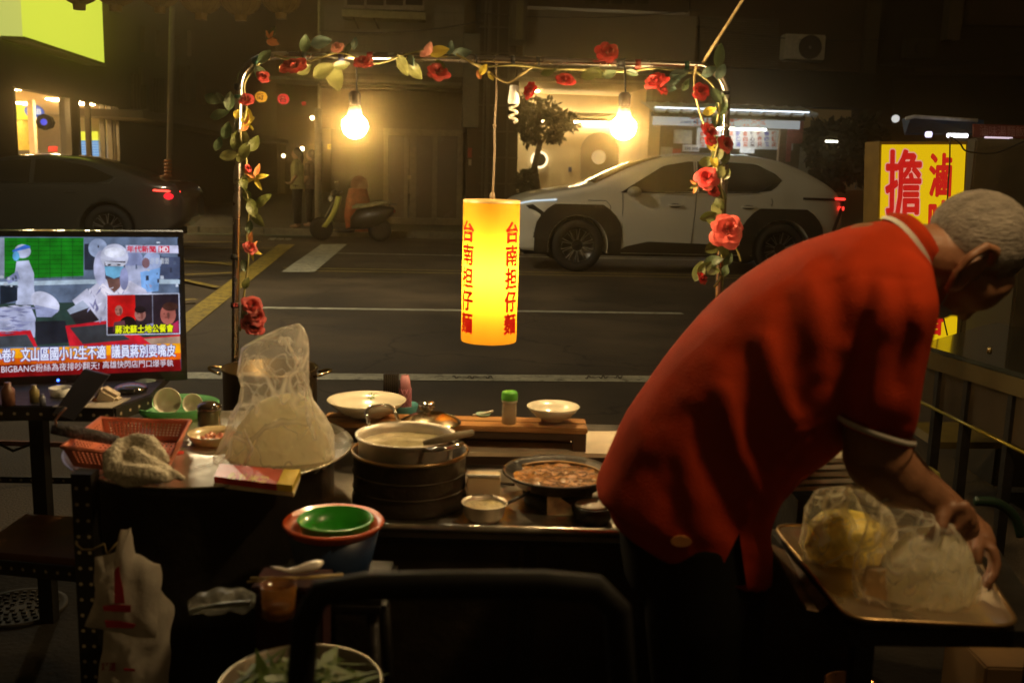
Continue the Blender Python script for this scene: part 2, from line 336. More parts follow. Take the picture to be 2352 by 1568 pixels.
# arcade building
A = thing('arcade_building', 'building with blank billboard above a lit arcade and cream wall', 'building', FP(1350, 520))
fbox(1190, -700, 1600, 22, 'wall', wall_br, A, 0, .4)
for k in range(5): fbox(1345+30*k, -40, 1370+30*k, 9, 'window', glass_d, A, -.06, .05)
fbox(1190, 165, 1600, 192, 'beam', wall_br, A, .1, .5)
fbox(1204, 30, 1597, 168, 'billboard', M('blank_board', (.17, .15, .10), .55, var=.12, scale=.8), A, -.25, .25)
cream = M('cream_plaster', (.72, .58, .34), .8, var=.08, scale=2, bump=.2)
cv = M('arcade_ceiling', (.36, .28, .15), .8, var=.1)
Ra = FP(1190, 192, 0); Rb = FP(1500, 192, 0)
AD = 3.2
def up(px, off, z): p = FP(px, 300, 0)+VY*off; p.z = z; return p
zc = FP(1350, 192).z
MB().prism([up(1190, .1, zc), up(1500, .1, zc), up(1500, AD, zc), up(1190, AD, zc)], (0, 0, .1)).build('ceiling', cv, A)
MB().prism([up(1150, AD, KB), up(1560, AD, KB), up(1560, AD, zc), up(1150, AD, zc)], VY*.2).build('wall', cream, A)
MB().prism([up(1490, 0, KB), up(1490, AD, KB), up(1490, AD, zc), up(1490, 0, zc)], UX*.25).build('side_wall', cream, A)
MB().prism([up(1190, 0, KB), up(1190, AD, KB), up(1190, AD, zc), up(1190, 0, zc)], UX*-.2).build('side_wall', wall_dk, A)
for yy, oo in ((265, 2.3), (275, 2.8)): fbox(1215, yy-6, 1480, yy+3, 'rail_beam', M('rail', (.10, .08, .05), .6), A, oo, .12)
def disc_on(px, py, off, r, name, mat, par, th=.02, seg=28, rin=0):
    p = FP(px, py, off); mb = MB().lathe((0, 0, 0), [(rin, 0), (r, 0), (r, th), (rin, th)] if rin else [(0, 0), (r, 0), (r, th), (0, th)], seg, frame(p, UX, -VY), False); return mb.build(name, mat, par)
k = 1/(FPX/(FB.y+AD))
dx0, dx1, dyt = 1334, 1421, 304
cxp = (dx0+dx1)/2; rr = (dx1-dx0)/2
pts = [FP(dx0, 520, AD-.04), FP(dx1, 520, AD-.04)]+[FP(cxp+rr*math.cos(a), dyt+rr-rr*math.sin(a), AD-.04) for a in [math.pi*i/16 for i in range(17)]]
dr = MB().prism(pts, VY*.035).build('arched_door', M('grey_door', (.27, .23, .17), .6, var=.08), A)
disc_on(1375, 361, AD-.07, .175, 'round_window', E('door_window_light', (1, .72, .30), .55), A)
disc_on(1239, 367, AD-.12, .155, 'round_logo_sign', M('black_sign', (.03, .025, .02), .5), A, .04)
disc_on(1239, 367, AD-.125, .125, 'logo_face', M('logo_cream', (.75, .66, .45), .6), A, .015)
disc_on(1239, 367, AD-.05, .21, 'sign_backlight', E('halo_light', (1, .82, .5), 2.2), A, .02)
q = bil(FP(1229, 378, AD-.14), FP(1249, 378, AD-.14), FP(1249, 356, AD-.14), FP(1229, 356, AD-.14))
text_map(MB(), '川朴', q, .04).build('logo_mark', M('black_sign'), A)
fbox(1306, 384, 1313, 395, 'blue_plate', M('blue_plate', (.05, .06, .2), .5), A, AD-.05, .03)
lampm = E('downlight', (1, .78, .40), 520)
for (x, y, o_) in ((1230, 210, .8), (1394, 235, 1.9), (1412, 229, 1.6), (1300, 246, 2.3), (1450, 246, 2.3), (1340, 222, 1.3)):
    pz = FP(x, y, o_); 
    # keep on the ceiling
    d = ray(x, y); p = O+d*((zc-.012-H)/d.z)
    MB().lathe((p.x, p.y, zc-.012), [(0, 0), (.085, 0), (.085, .01), (0, .01)], 20, None, False).build('downlight', lampm, A)
# cove light strip above cream wall
MB().prism([up(1225, AD-.06, FP(1300, 281, AD-.06).z), up(1480, AD-.06, FP(1300, 281, AD-.06).z), up(1480, AD-.06, FP(1300, 278, AD-.06).z), up(1225, AD-.06, FP(1300, 278, AD-.06).z)], VY*.03).build('cove_light', E('cove', (1, .74, .38), 130), A)
# noodle / stall shop on right
K = thing('snack_shop', 'snack shop under corrugated awning with hanging blue and red menu strips', 'building', FP(1650, 520))
fbox(1600, -700, 2010, 160, 'wall', wall_br, K, 0, .4)
fbox(1500, 160, 2010, 242, 'fascia', M('dark_fascia', (.016, .013, .009), .8), K, -.3, .6)
fbox(1500, 262, 1850, 272, 'beam', M('rust_beam', (.05, .035, .02), .7), K, -.4, .2)
fbox(1500, 269, 1838, 292, 'sign_board', E('shop_sign_white', (.55, .6, .62), .55), K, -.1, .06)
redem = M('sign_red', (.6, .03, .02), .5)
text_map(MB(), '鵝肉麻辣羹', bil(FP(1585, 289, -.115), FP(1760, 291, -.115), FP(1760, 266, -.115), FP(1585, 264, -.115)), .03).build('sign_lettering', redem, K)
text_map(MB(), 'CAFE MATIN', bil(FP(1563, 283, -.115), FP(1625, 284, -.115), FP(1625, 279, -.115), FP(1563, 278, -.115)), .01).build('sign_lettering', M('sign_blue', (.05, .08, .3), .5), K)
# corrugated awning
mb = MB(); pa = FP(1500, 254, -1.4); pb = FP(1880, 262, -1.4); n_ = 132; L_ = (pb-pa).dot(UX)
for i in range(n_+1):
    z = pa.z+.05*max(0, math.cos(i*2*math.pi/11))**6
    p0 = pa+UX*L_*i/n_; p1 = p0+VY*1.3
    mb.v += [Vector((p0.x, p0.y, z)), Vector((p1.x, p1.y, z+.25)), Vector((p0.x, p0.y, z-.035)), Vector((p1.x, p1.y, z+.215))]
for i in range(n_):
    a = 4*i; mb.f += [(a, a+1, a+5, a+4), (a+2, a+6, a+7, a+3), (a, a+4, a+6, a+2)]; mb.sm += [False]*3
mb.build('corrugated_awning', M('white_awning', (.75, .78, .78), .5, emit=(.6,.7,.75), es=.0), K)
fbox(1505, 251, 1860, 254, 'tube_light', E('awning_tube', (.8, .9, 1), 2.5), K, -1.36, .03)
fbox(1490, 292, 1860, 470, 'back_wall', M('shop_wall', (.20, .15, .09), .8, var=.2), K, 1.2, .1)
fbox(1548, 299, 1590, 330, 'framed_board', M('cream_board', (.6, .58, .42), .6), K, .9, .05)
fbox(1600, 297, 1823, 342, 'menu_board', M('menu_backing', (.62, .62, .55), .6), K, .8, .05)
blue = M('menu_blue', (.10, .12, .38), .6); red = M('menu_red', (.5, .08, .05), .6); blk = M('menu_black', (.06, .06, .1), .6)
menus = ['魯肉飯', '陽春麵', '意麵湯', '餛飩麵', '貢丸湯', '肝連湯', '魯白菜', '豬心蛋', '嘴邊只', '鴨肉飯', '豬頭皮', '豆腐粒', '魚肉片']
for i in range(13):
    x = 1608+16.4*i
    text_map(MB(), menus[i], bil(FP(x, 338, .78), FP(x+11, 338, .78), FP(x+11, 301, .78), FP(x, 301, .78)), .03, True).build('menu_lettering', (red, blue, red, blk)[i % 4], K)
fbox(1568, 333, 1606, 348, 'price_card', M('white_card', (.8, .8, .76), .5), K, .7, .02); fbox(1700, 340, 1733, 352, 'price_card', MATS['white_card'], K, .7, .02)
text_map(MB(), '250 300', bil(FP(1572, 344, .69), FP(1603, 345, .69), FP(1603, 338, .69), FP(1572, 337, .69)), .02).build('price_lettering', blk, K)
fbox(1518, 338, 1545, 356, 'poster', M('grey_poster', (.5, .48, .42), .6), K, .6, .02); fbox(1543, 342, 1564, 356, 'poster', red, K, .62, .02)
fbox(1790, 290, 1806, 372, 'post', M('wood_post', (.28, .17, .08), .6, var=.3), K, .3, .1); fbox(1807, 296, 1818, 372, 'banner', M('pink_banner', (.5, .16, .14), .7), K, .2, .02)
fbox(1820, 270, 1845, 330, 'banner', M('pink_banner'), K, .15, .02); fbox(1837, 330, 1862, 400, 'side_panel', M('pale_panel', (.45, .45, .38), .7), K, .3, .03)
fbox(1488, 292, 1497, 400, 'banner', M('pink_banner'), K, .2, .02)
fbox(1640, 295, 1760, 298, 'tube_light', E('shop_tube', (.9, .95, 1), 60), K, .3, .03)
# air conditioner
ac = thing('air_conditioner', 'boxy pale outdoor air conditioner with round dark fan on the brown wall', 'air conditioner', FP(1850, 140, -.3))
fbox(1803, 79, 1896, 137, 'casing', M('ac_casing', (.55, .48, .32), .5, var=.15), ac, -.35, .32, .02)
disc_on(1860, 109, -.40, .24, 'fan_grille', M('fan_dark', (.025, .02, .015), .6), ac, .05); disc_on(1860, 109, -.43, .035, 'fan_hub', M('ac_casing'), ac)
for k in range(3): fbox(1836, 92+14*k, 1884, 93.2+14*k, 'grille_bar', M('grille_bar', (.06, .05, .04), .5), ac, -.42, .01)
fbox(1806, 137, 1892, 141, 'bracket', wall_dk, ac, -.35, .3)
# right building
Rb_ = thing('corner_building', 'tall unlit building above the blue awning at far right', 'building', FP(2200, 520))
fbox(2010, -700, 2800, 300, 'wall', M('near_black_wall', (.022, .017, .011), .85, var=.3), Rb_, .2, .4)
fbox(2017, -700, 2047, 185, 'pilaster', M('pilaster', (.07, .055, .03), .8), Rb_, -.1, .3)
fbox(2213, -700, 2243, 93, 'pilaster', M('pale_pilaster', (.12, .09, .05), .8), Rb_, -.1, .3); fbox(2260, -700, 2400, 60, 'shutter', wall_br, Rb_, -.05, .2)
fbox(2100, 172, 2800, 178, 'ledge', wall_br, Rb_, -.5, .6)
fbox(2010, 300, 2800, 520, 'wall', wall_dk, Rb_, 2, .3)
# blue awning shop on right, nearer
def at(px, py, Y): return W(px, py, Y)
aw = thing('blue_awning', 'blue tarpaulin awning with white lit edge above the yellow box sign', 'awning', W(2160, 300, 11))
MB().prism([W(2076, 273, 11.5), W(2098, 268, 11), W(2260, 276, 11), W(2260, 310, 11.3), W(2082, 310, 11.6)], (0, .06, 0)).build('tarpaulin', M('blue_tarp', (.02, .12, .32), .5, var=.3, emit=(.02,.12,.32), es=0.), aw)
MB().tube([W(2080, 273, 10.9), W(2100, 268, 10.9), W(2190, 274, 10.9), W(2245, 277, 10.9)], .02).build('front_rail', M('white_rail', (.8, .8, .78), .4), aw)
MB().tube([W(2176, 311, 10.6), W(2222, 312, 10.6)], .022).build('tube_light', E('tube_white', (.95, .92, 1), 3), aw)
MB().tube([W(2127, 309, 10.6), W(2139, 309, 10.6)], .03).build('tube_light', E('tube_violet', (.75, .7, 1), 2), aw)
o = MB().ball(W(2057, 273, 12), .045).build('small_lamp', E('small_white', (1, 1, .95), .7)); tag(o, 'small round white lamp glowing left of the blue awning', 'lamp')
rb = thing('menu_banner', 'dark red menu banner hanging at the right edge above the grey pillar', 'banner', W(2300, 300, 8))
MB().prism([W(2236, 285, 8), W(2420, 290, 8), W(2420, 320, 8), W(2236, 315, 8)], (0, .02, 0)).build('cloth', M('maroon_cloth', (.22, .04, .03), .8), rb)
text_map(MB(), '滷味湯麵飯黑白切', bil(W(2250, 312, 7.98), W(2415, 316, 7.98), W(2415, 292, 7.98), W(2250, 288, 7.98)), .0).build('lettering', M('faded_pink', (.45, .2, .16), .8), rb)
MB().tube([W(2262, 317, 7.9), W(2325, 319, 7.9)], .012).build('tube_light', E('tube_pink', (.9, .7, .8), .9), rb)
# tree in front of arcade, bush on right
def foliage(mb, ells, n, size, seed=1):
    rd = random.Random(seed)
    for _ in range(n):
        c_, r = rd.choice(ells); 
        while True:
            q = Vector((rd.uniform(-1, 1), rd.uniform(-1, 1), rd.uniform(-1, 1)))
            if q.length < 1 and q.length > .35: break
        p = c_+Vector((q.x*r[0], q.y*r[1], q.z*r[2])); s_ = size*rd.uniform(.6, 1.4)
        a = Vector((rd.gauss(0, 1), rd.gauss(0, 1), rd.gauss(0, 1))).normalized(); b = a.cross(Vector((rd.gauss(0, 1), rd.gauss(0, 1), rd.gauss(0, 1)))).normalized()
        mb.add([p, p+a*s_*.5+b*s_*.28, p+a*s_, p+a*s_*.5-b*s_*.28], [(0, 1, 2, 3)])
    return mb
leafd = M('tree_leaf', (.022, .024, .010), .6, transl=.3); bark = M('bark', (.06, .04, .02), .9, bump=.6)
Yt = FB.y-1.0
tr = thing('street_tree', 'small dark street tree in front of the cream arcade wall', 'tree', G(1232, 528, KB))
MB().tube([G(1232, 528, KB), W(1235, 440, Yt), W(1228, 380, Yt), W(1240, 330, Yt), W(1228, 285, Yt), W(1250, 250, Yt)], [.09, .07, .06, .055, .05, .03], 8).build('trunk', bark, tr)
MB().tube([W(1238, 335, Yt), W(1262, 305, Yt), W(1300, 275, Yt)], [.035, .03, .015], 6).tube([W(1230, 330, Yt), W(1212, 300, Yt), W(1200, 270, Yt)], [.035, .03, .015], 6).build('limb', bark, tr)
mpx = Yt/FPX
foliage(MB(), [(W(1245, 262, Yt), (50*mpx, .5, 32*mpx)), (W(1292, 278, Yt), (38*mpx, .45, 20*mpx)), (W(1215, 300, Yt), (26*mpx, .4, 30*mpx)), (W(1272, 312, Yt), (20*mpx, .3, 14*mpx)), (W(1210, 420, Yt), (25*mpx, .35, 34*mpx)), (W(1200, 250, Yt), (24*mpx, .4, 30*mpx))], 2600, .12).build('crown', leafd, tr)
bs = thing('potted_tree', 'dark broad leaved tree beside the snack shop, right of the pale panel', 'tree', G(1900, 540, KB))
MB().tube([G(1900, 540, KB), W(1895, 430, 18.), W(1905, 330, 18.)], [.06, .05, .03], 8).build('trunk', bark, bs)
foliage(MB(), [(W(1890, 330, 18), (34/127, .4, 50/127)), (W(1935, 350, 18), (45/127, .5, 75/127)), (W(1990, 345, 18), (38/127, .4, 80/127)), (W(1900, 400, 18), (30/127, .4, 40/127))], 3200, .16, 4).build('crown', leafd, bs)
o = MB().box((0, 0, 0), (.2, .05, .03), frame(W(1910, 325, 17.3), UX, ZZ)).build('bare_tube_lamp', E('tube2', (1, 1, .85), 6)); tag(o, 'short bright lamp shining through the dark leaves behind the white car', 'lamp')

# ================================================================ LEFT CORNER STORE (side plane along VY)
SPt = Vector((-8.03, 16, 0)); SN = UX
def SP(px, py, off=0.): return PL(px, py, SPt+UX*off, SN)
C = thing('corner_store', 'dark corner store with glowing yellow green fascia and lit windows', 'building', SPt)
def sslab(pts, name, mat, par, off=0., th=-.12): return MB().prism([SP(x, y, off) for x, y in pts], UX*th).build(name, mat, par)
swall = M('store_wall', (.045, .036, .02), .7, var=.25, scale=1)
# wall made of strips around openings
zt = 9.
def sz(y0, y1, z0, z1, name, mat, off=0., th=-.2, par=None):
    P = lambda y, z: SPt+VY*y+UX*off+Vector((0, 0, z)); return MB().prism([P(y0, z0), P(y1, z0), P(y1, z1), P(y0, z1)], UX*th).build(name, mat, par or C)
def syz(px, py): p = SP(px, py)-SPt; return p.dot(VY), p.z
y1_, z1_ = syz(28, 199); y2_, _ = syz(160, 225); y3_, _ = syz(178, 250); y4_, _ = syz(272, 275)
zw = z1_
sz(-8, y1_, 0, zt, 'wall', swall); sz(y2_, y3_, 0, zw, 'wall', swall); sz(y4_, 60, 0, zt, 'wall', swall); sz(y1_, y4_, zw, zt, 'wall', swall)
# window frames
fr = M('store_frame', (.10, .08, .045), .4, .5)
for yy in (y1_, y2_-.06, y3_, y4_-.06): sz(yy, yy+.06, 0, zw, 'window_frame', fr, .02, -.1)
for px in (205, 238, 255, 262): yy, _ = syz(px, 300); sz(yy, yy+.07, 0, zw, 'window_frame', fr, .02, -.1)
# interior (behind the wall, to the left)
inw = M('store_interior', (.78, .62, .36), .8, var=.05)
sz(-2, 16, 0, zw+.2, 'interior_wall', inw, -4.2, -.1)
MB().prism([SPt+VY*y+UX*x+Vector((0, 0, zw+.05)) for x, y in ((-.25, -2), (-4.2, -2), (-4.2, 12), (-.25, 12))], (0, 0, .1)).build('interior_ceiling', inw, C)
MB().prism([SPt+VY*y+UX*x+Vector((0, 0, .02)) for x, y in ((-.25, -2), (-4.2, -2), (-4.2, 12), (-.25, 12))], (0, 0, .05)).build('interior_floor', inw, C)
MB().prism([SPt+VY*12.2+UX*x+Vector((0, 0, z)) for x, z in ((-.25, 0), (-4.2, 0), (-4.2, zw), (-.25, zw))], VY*.1).build('interior_wall', inw, C)
# partition facing the window
pp = [SP(85, 222, -1.0), SP(160, 222, -1.0)]
yA, _ = ((SP(84, 300, -1.)-SPt).dot(VY), 0)
def P3(x, y, z): return SPt+UX*x+VY*y+Vector((0, 0, z))
MB().prism([P3(-1.0, yA, .05), P3(-1.0, y2_+.9, .05), P3(-1.0, y2_+.9, zw), P3(-1.0, yA, zw)], UX*-.1).build('partition_wall', inw, C)
EL = E('store_lamp', (1, .74, .40), 95)
for (x, y) in ((-.6, y1_+.8), (-2.2, 1.2), (-2.2, 3.4), (-.6, y2_+1.2), (-2.2, 6.), (-.7, y3_+2)):
    MB().prism([P3(x-.25, y, zw+.02), P3(x+.25, y, zw+.02), P3(x+.25, y+.5, zw+.02), P3(x-.25, y+.5, zw+.02)], (0, 0, .02)).build('ceiling_lamp', EL, C)
def ipanel(px0, py0, px1, py1, off, name, mat, th=.04):
    return MB().prism([SP(px0, py1, off), SP(px1, py1, off), SP(px1, py0, off), SP(px0, py0, off)], UX*th).build(name, mat, C)
ipanel(28, 232, 83, 275, -2.2, 'yellow_panel', E('panel_yellow', (.95, .9, .06), 1.3))
ipanel(28, 276, 83, 345, -2.22, 'yellow_wall', M('yellow_wall', (.75, .55, .10), .7))
mb = MB(); pc = SP(78, 257, -2.13); mb.lathe((0, 0, 0), [(0, 0), (1, 0), (1, .03), (0, .03)], 32, frame(pc, VY, UX) @ Matrix.Diagonal((.55, .15, 1, 1)), False); mb.build('blue_logo', E('logo_blue', (.03, .18, .75), .9), C)
text_map(MB(), 'S&B', bil(SP(62, 263, -2.09), SP(95, 263, -2.09), SP(95, 250, -2.09), SP(62, 250, -2.09)), .05).build('logo_lettering', E('logo_white', (.9, .9, .9), 1.1), C)
ipanel(182, 302, 233, 323, -2.4, 'menu_panel', E('panel_yellow'), .02); ipanel(182, 323, 233, 420, -2.4, 'menu_panel', E('panel_blue', (.10, .38, .85), 1.0), .02)
mb = MB()
for r in range(15):
    for cc in range(2):
        x = 185+26*cc; y = 328+6*r; mb.prism([SP(x, y+2.2, -2.37), SP(x+14+(r*7 % 5), y+2.2, -2.37), SP(x+14+(r*7 % 5), y, -2.37), SP(x, y, -2.37)], UX*.005)
mb.build('menu_lines', E('menu_line', (.55, .75, .95), 1.0), C)
ipanel(110, 336, 130, 349, -.93, 'red_notice', M('red_notice', (.65, .04, .03), .6), .02)
ipanel(38, 345, 85, 362, -1.2, 'counter_goods', M('goods', (.12, .11, .10), .5))
# blade sign (hexagonal)
bs_ = thing('blade_sign', 'dark octagonal wall sign with glowing blue mark beside the lit store window', 'sign', SP(105, 280, .6))
Tt = frame(SP(104, 281, .45), -VY+UX*.25, ZZ)
MB().lathe((0, 0, 0), [(0, -.10), (.12, -.10), (.13, .06), (0, .06)], 8, frame(SP(104, 281, .45), UX, -VY), False).build('casing', M('sign_black', (.03, .03, .03), .5), bs_)
MB().lathe((0, 0, 0), [(0, .062), (.055, .062), (.055, .07), (0, .07)], 8, frame(SP(104, 281, .45), UX, -VY), False).build('blue_mark', E('blue_mark', (.05, .08, .7), 1.2), bs_)
MB().tube([SP(104, 281, 0), SP(104, 281, .3)], .03).build('bracket', fr, bs_)
# fascia lightbox
yel = E('fascia_light', (.74, .84, .07), 1.0)
lb = thing('fascia_sign', 'large glowing yellow green lightbox sign above the corner store', 'sign', SP(55, 85, .35))
ya, za = (SP(55, 84, .4)-SPt).dot(VY), SP(55, 84, .4).z; yb = (SP(240, 146, .4)-SPt).dot(VY); zb_ = SP(240, 146, .4).z
MB().prism([P3(.4, ya, za), P3(.4, yb, (zb_+za)/2), P3(.4, yb, za+1.75), P3(.4, ya, za+1.75)], UX*-.3).build('side_face', yel, lb)
MB().prism([P3(.38, ya-.01, za), P3(-6, ya-.01, za), P3(-6, ya-.01, za+1.9), P3(.38, ya-.01, za+1.9)], VY*.25).build('front_face', E('fascia_light2', (.58, .62, .14), 1.0), lb)
for z_ in (za-.06,): MB().prism([P3(.42, ya-.02, z_), P3(.42, yb+.05, z_), P3(.42, yb+.05, z_+.055), P3(.42, ya-.02, z_+.055)], UX*-.35).build('trim', fr, lb)
sz(yb+.3, 26, za-1.0, za-.85, 'canopy', swall, 1.0, -1.2)
# upper dark windows + AC boxes on side wall
for (px, py, w_, h_) in ((322, 60, 26, 60), (358, 70, 22, 60), (395, 80, 14, 50), (318, 155, 22, 40), (430, 70, 20, 60)):
    MB().prism([SP(px, py+h_, .04), SP(px+w_, py+h_, .04), SP(px+w_, py, .04), SP(px, py, .04)], UX*.1).build('window_box', M('rusty', (.06, .032, .016), .7), C)
# poles
po = thing('utility_pole', 'thin street pole with orange striped guard rising behind the dark sedan', 'pole', G(386, 548))
MB().tube([G(386, 548), W(395, 80, G(386, 548).y), W(405, -200, G(386, 548).y)], .055).build('shaft', M('pole_grey', (.09, .07, .04), .6), po)
yp = G(386, 548).y
for k in range(6): MB().tube([W(386.5, 412-8*k, yp-.01), W(386.5, 407-8*k, yp-.01)], .068, 10).build('orange_band', M('guard_orange', (.30, .09, .015), .5), po)
po = thing('grey_pole', 'plain grey pole standing behind the left light bulb', 'pole', G(731, 522, KB))
MB().tube([G(731, 522, KB), W(731, 250, G(731, 522, KB).y)], .07).build('shaft', M('pole_pale', (.20, .18, .13), .6), po)
po = thing('facade_drainpipe', 'long pale drainpipe running up the corner of the olive building', 'pipe', FP(733, 520, -.1))
MB().tube([FP(733, 520, -.1), FP(733, -400, -.1)], .03).build('pipe', M('pale_pipe', (.35, .30, .18), .6), po)
# alley end
al = thing('alley_houses', 'unlit old houses closing the far end of the alley', 'building', (-7, 46, 0))
MB().box((-6, 46, 7), (30, .5, 14)).build('wall', wall_dk, al)
for i in range(6):
    MB().prism([W(600+22*i, 470, 45.6), W(612+22*i, 470, 45.6), W(612+22*i, 330, 45.6), W(600+22*i, 330, 45.6)], (0, .1, 0)).build('shutter', M('alley_shutter', (.14, .08, .03), .7), al)
def glow(px, py, Y, r, col, s, name, label, cat):
    o = MB().ball(W(px, py, Y), r).build(name, E(name+label[:14], col, s)); tag(o, label, cat); return o
glow(717, 271, 30, .06, (1, .85, .5), 14, 'bare_bulb', 'high bare bulb in the alley left of the grey pole', 'light')
glow(694, 342, 30, .06, (1, .9, .6), 18, 'bare_bulb', 'bright bare bulb just above the two standing people', 'light')
glow(651, 358, 32, .06, (1, .8, .4), 9, 'bare_bulb', 'dim bare bulb low in the alley behind the yellow flowers', 'light')
for (px, py, w_, h_, c_, s_, tx, lab) in ((772, 302, 17, 16, (.7, .8, .75), .8, '文', 'small white lit sign left of the left light bulb'), (769, 337, 34, 11, (.8, .6, .04), .8, '開咖啡', 'small yellow lit sign below the left light bulb'), (731, 333, 15, 9, (.4, .36, .5), .3, '茶', 'faint violet sign on the grey pole')):
    t = thing('lit_sign', lab, 'sign', W(px, py, 27))
    MB().prism([W(px-w_/2, py+h_/2, 27), W(px+w_/2, py+h_/2, 27), W(px+w_/2, py-h_/2, 27), W(px-w_/2, py-h_/2, 27)], (0, .1, 0)).build('light_panel', E('sg'+tx, c_, s_), t)
    text_map(MB(), tx, bil(W(px-w_*.4, py+h_*.35, 26.97), W(px+w_*.4, py+h_*.35, 26.97), W(px+w_*.4, py-h_*.35, 26.97), W(px-w_*.4, py-h_*.35, 26.97)), .0).build('lettering', M('sign_ink', (.1, .08, .06), .6), t)
# paper lanterns across the alley
def lantern(px, py, Y, r, col, s, ch, lab):
    p = W(px, py, Y); t = thing('paper_lantern', lab, 'lantern', p, group='small lit lanterns strung across the alley')
    MB().lathe(p, [(r*.3, -r*.86), (r*.75, -r*.65), (r, -r*.15), (r, r*.2), (r*.72, r*.68), (r*.3, r*.86)], 20).build('paper_shade', E('lan'+lab[:9], col, s), t)
    for q_ in (1, -1): MB().lathe(p, [(r*.3, q_*r*.84), (r*.3, q_*r*1.0), (0, q_*r*1.0)], 12).build('rim', M('lantern_rim', (.04, .02, .01), .6), t)
    if ch:
        def fn(u, v): a = (u-.5)*1.2; zz = (v-.5)*1.15*r; rr_ = math.sqrt(max(.01, r*r-zz*zz*.75))*1.03; return p+Vector((rr_*math.sin(a), -rr_*math.cos(a), zz))
        text_map(MB(), ch, fn, .02).build('lettering', M('lantern_ink', (.25, .01, .01), .6), t)
lantern(600, 223, 16, .093, (1, .42, .03), .9, '街', 'glowing orange paper lantern with red character hanging across the alley')
lantern(651, 228, 16, .09, (1, .04, .04), .7, '名', 'red paper lantern with dark character right of the orange lantern')
lantern(571, 228, 16, .09, (.7, .02, .01), .5, '老', 'red paper lantern partly behind the left frame post')
lantern(698, 238, 26, .06, (.8, .02, .02), .4, None, 'small dull red paper lantern at the alley mouth')
lantern(755, 238, 26, .055, (.5, .02, .02), .35, None, 'tiny dark red lantern near the left light bulb')
# big dark lanterns at the top
ld = M('unlit_lantern', (.32, .22, .06), .7, transl=.4, var=.3); 
for i, (px, py, r) in enumerate(((180, -32, 46), (264, -28, 46), (366, -22, 44), (461, -10, 47), (552, -6, 46), (645, -8, 44))):
    Y = 6.2; p = W(px, py, Y); r = r/FPX*Y
    t = thing('hanging_lantern', ['unlit round lantern overlapping the yellow green sign', 'second unlit round lantern from the left at the top edge', 'third unlit round lantern from the left at the top edge', 'unlit round lantern just left of the street light', 'unlit round lantern in front of the street light', 'rightmost unlit round lantern of the top row'][i], 'lantern', p, group='unlit round lanterns in a row at the top')
    MB().lathe(p, [(r*.25, -r*.85)]+[(r*math.cos(a), r*.85*math.sin(a)) for a in [-1.3+2.6*j/14 for j in range(15)]]+[(r*.25, r*.85)], 24).build('paper_shade', ld, t)
    MB().lathe(p, [(0, -r*1.13), (r*.28, -r*1.1), (r*.3, -r*.80), (0, -r*.80)], 14, None, False).build('rim', M('lantern_rim2', (.25, .16, .03), .6), t); MB().lathe(p, [(0, r*1.0), (r*.28, r*1.0), (r*.3, r*.80), (0, r*.80)], 14, None, False).build('rim', M('lantern_rim2'), t)
    rb_ = MB()
    for k_ in range(16):
        a = 2*math.pi*k_/16; rb_.tube([p+Vector((1.01*r*math.cos(b)*math.cos(a), 1.01*r*math.cos(b)*math.sin(a), r*.86*math.sin(b))) for b in (-1.25, -.8, -.4, 0, .4, .8, 1.25)], .0025, 4)
    rb_.build('wire_ribs', M('lantern_rim2'), t)
MB_ = MB().tube([W(-100, -75, 6.2), W(180, -70, 6.2), W(460, -52, 6.2), W(760, -60, 6.2)], .004, 5).build('lantern_cord', M('black_cord', (.02, .02, .02), .6)); tag(MB_, 'thin black cord carrying the row of unlit lanterns', 'cord')
st = thing('street_light', 'street light over the road high above the unlit lanterns', 'street light', W(380, -330, 10))
MB().ball(W(380, -330, 10), (.14, .10, .05)).build('lamp', E('street_lamp_light', (1, .84, .55), STREET), st)
MB().tube([W(380, -340, 10), W(350, -345, 12), W(395, -60, G(386, 548).y-.1)], .03).build('arm', M('pole_grey'), st)

# facade clutter: cables, pipes, shutters, tiles, extra units
shut = M('roller_shutter', (.085, .065, .04), .5, .3, var=.2)
for k in range(22): fbox(1606, 40+5.2*k, 1790, 44.4+5.2*k, 'shutter_slat', shut, K, -.06, .05)
for k in range(24): fbox(2052, 182+4.6*k, 2205, 186+4.6*k, 'shutter_slat', M('dark_shutter', (.03, .024, .015), .5, .2), Rb_, -.0, .05)
tile = M('wall_tile', (.115, .095, .05), .5, var=.35, scale=2)
for r in range(9):
    for c in range(14):
        if 780 < 745+23*c < 985 and r < 3: continue
        fbox(745+23*c, -2+18.5*r+14, 745+23*c+21.6, -2+18.5*r+31, 'wall_tile', tile, B, -.014, .02)
for px in (1112, 1142, 1168): fbox(px, -300, px+4, 520, 'pipe', M('pipe'), D, -.12, .06)
for k in range(7): fbox(1100, 60+60*k, 1190, 64+60*k, 'pipe_clamp', M('pipe'), D, -.02, .06)
for i, (a, b_) in enumerate((((733, 70), (1110, 48)), ((1100, 30), (1610, 22)), ((1600, 60), (2030, 90)), ((2020, 150), (2352, 120)))):
    p, q = FP(*a, -.3), FP(*b_, -.3); mid = (p+q)/2-ZZ*.25
    o = MB().tube([p.lerp(mid, t)*(1-t)+mid.lerp(q, t)*t for t in [j/10 for j in range(11)]], .012, 5).build('overhead_cable', M('black_cord')); tag(o, ['slack cable across the olive building wall', 'cable running above the blank billboard', 'cable sagging left of the boxy air conditioner', 'cable across the dark wall at the upper right'][i], 'cable')
o2 = thing('air_conditioner', 'dark old air conditioner on the upper wall right of the pilaster', 'air conditioner', FP(2120, 140, -.3))
fbox(2085, 88, 2150, 132, 'casing', M('old_casing', (.05, .04, .025), .6), o2, -.3, .3, .02); disc_on(2118, 110, -.33, .15, 'fan_grille', M('fan_dark'), o2, .04)
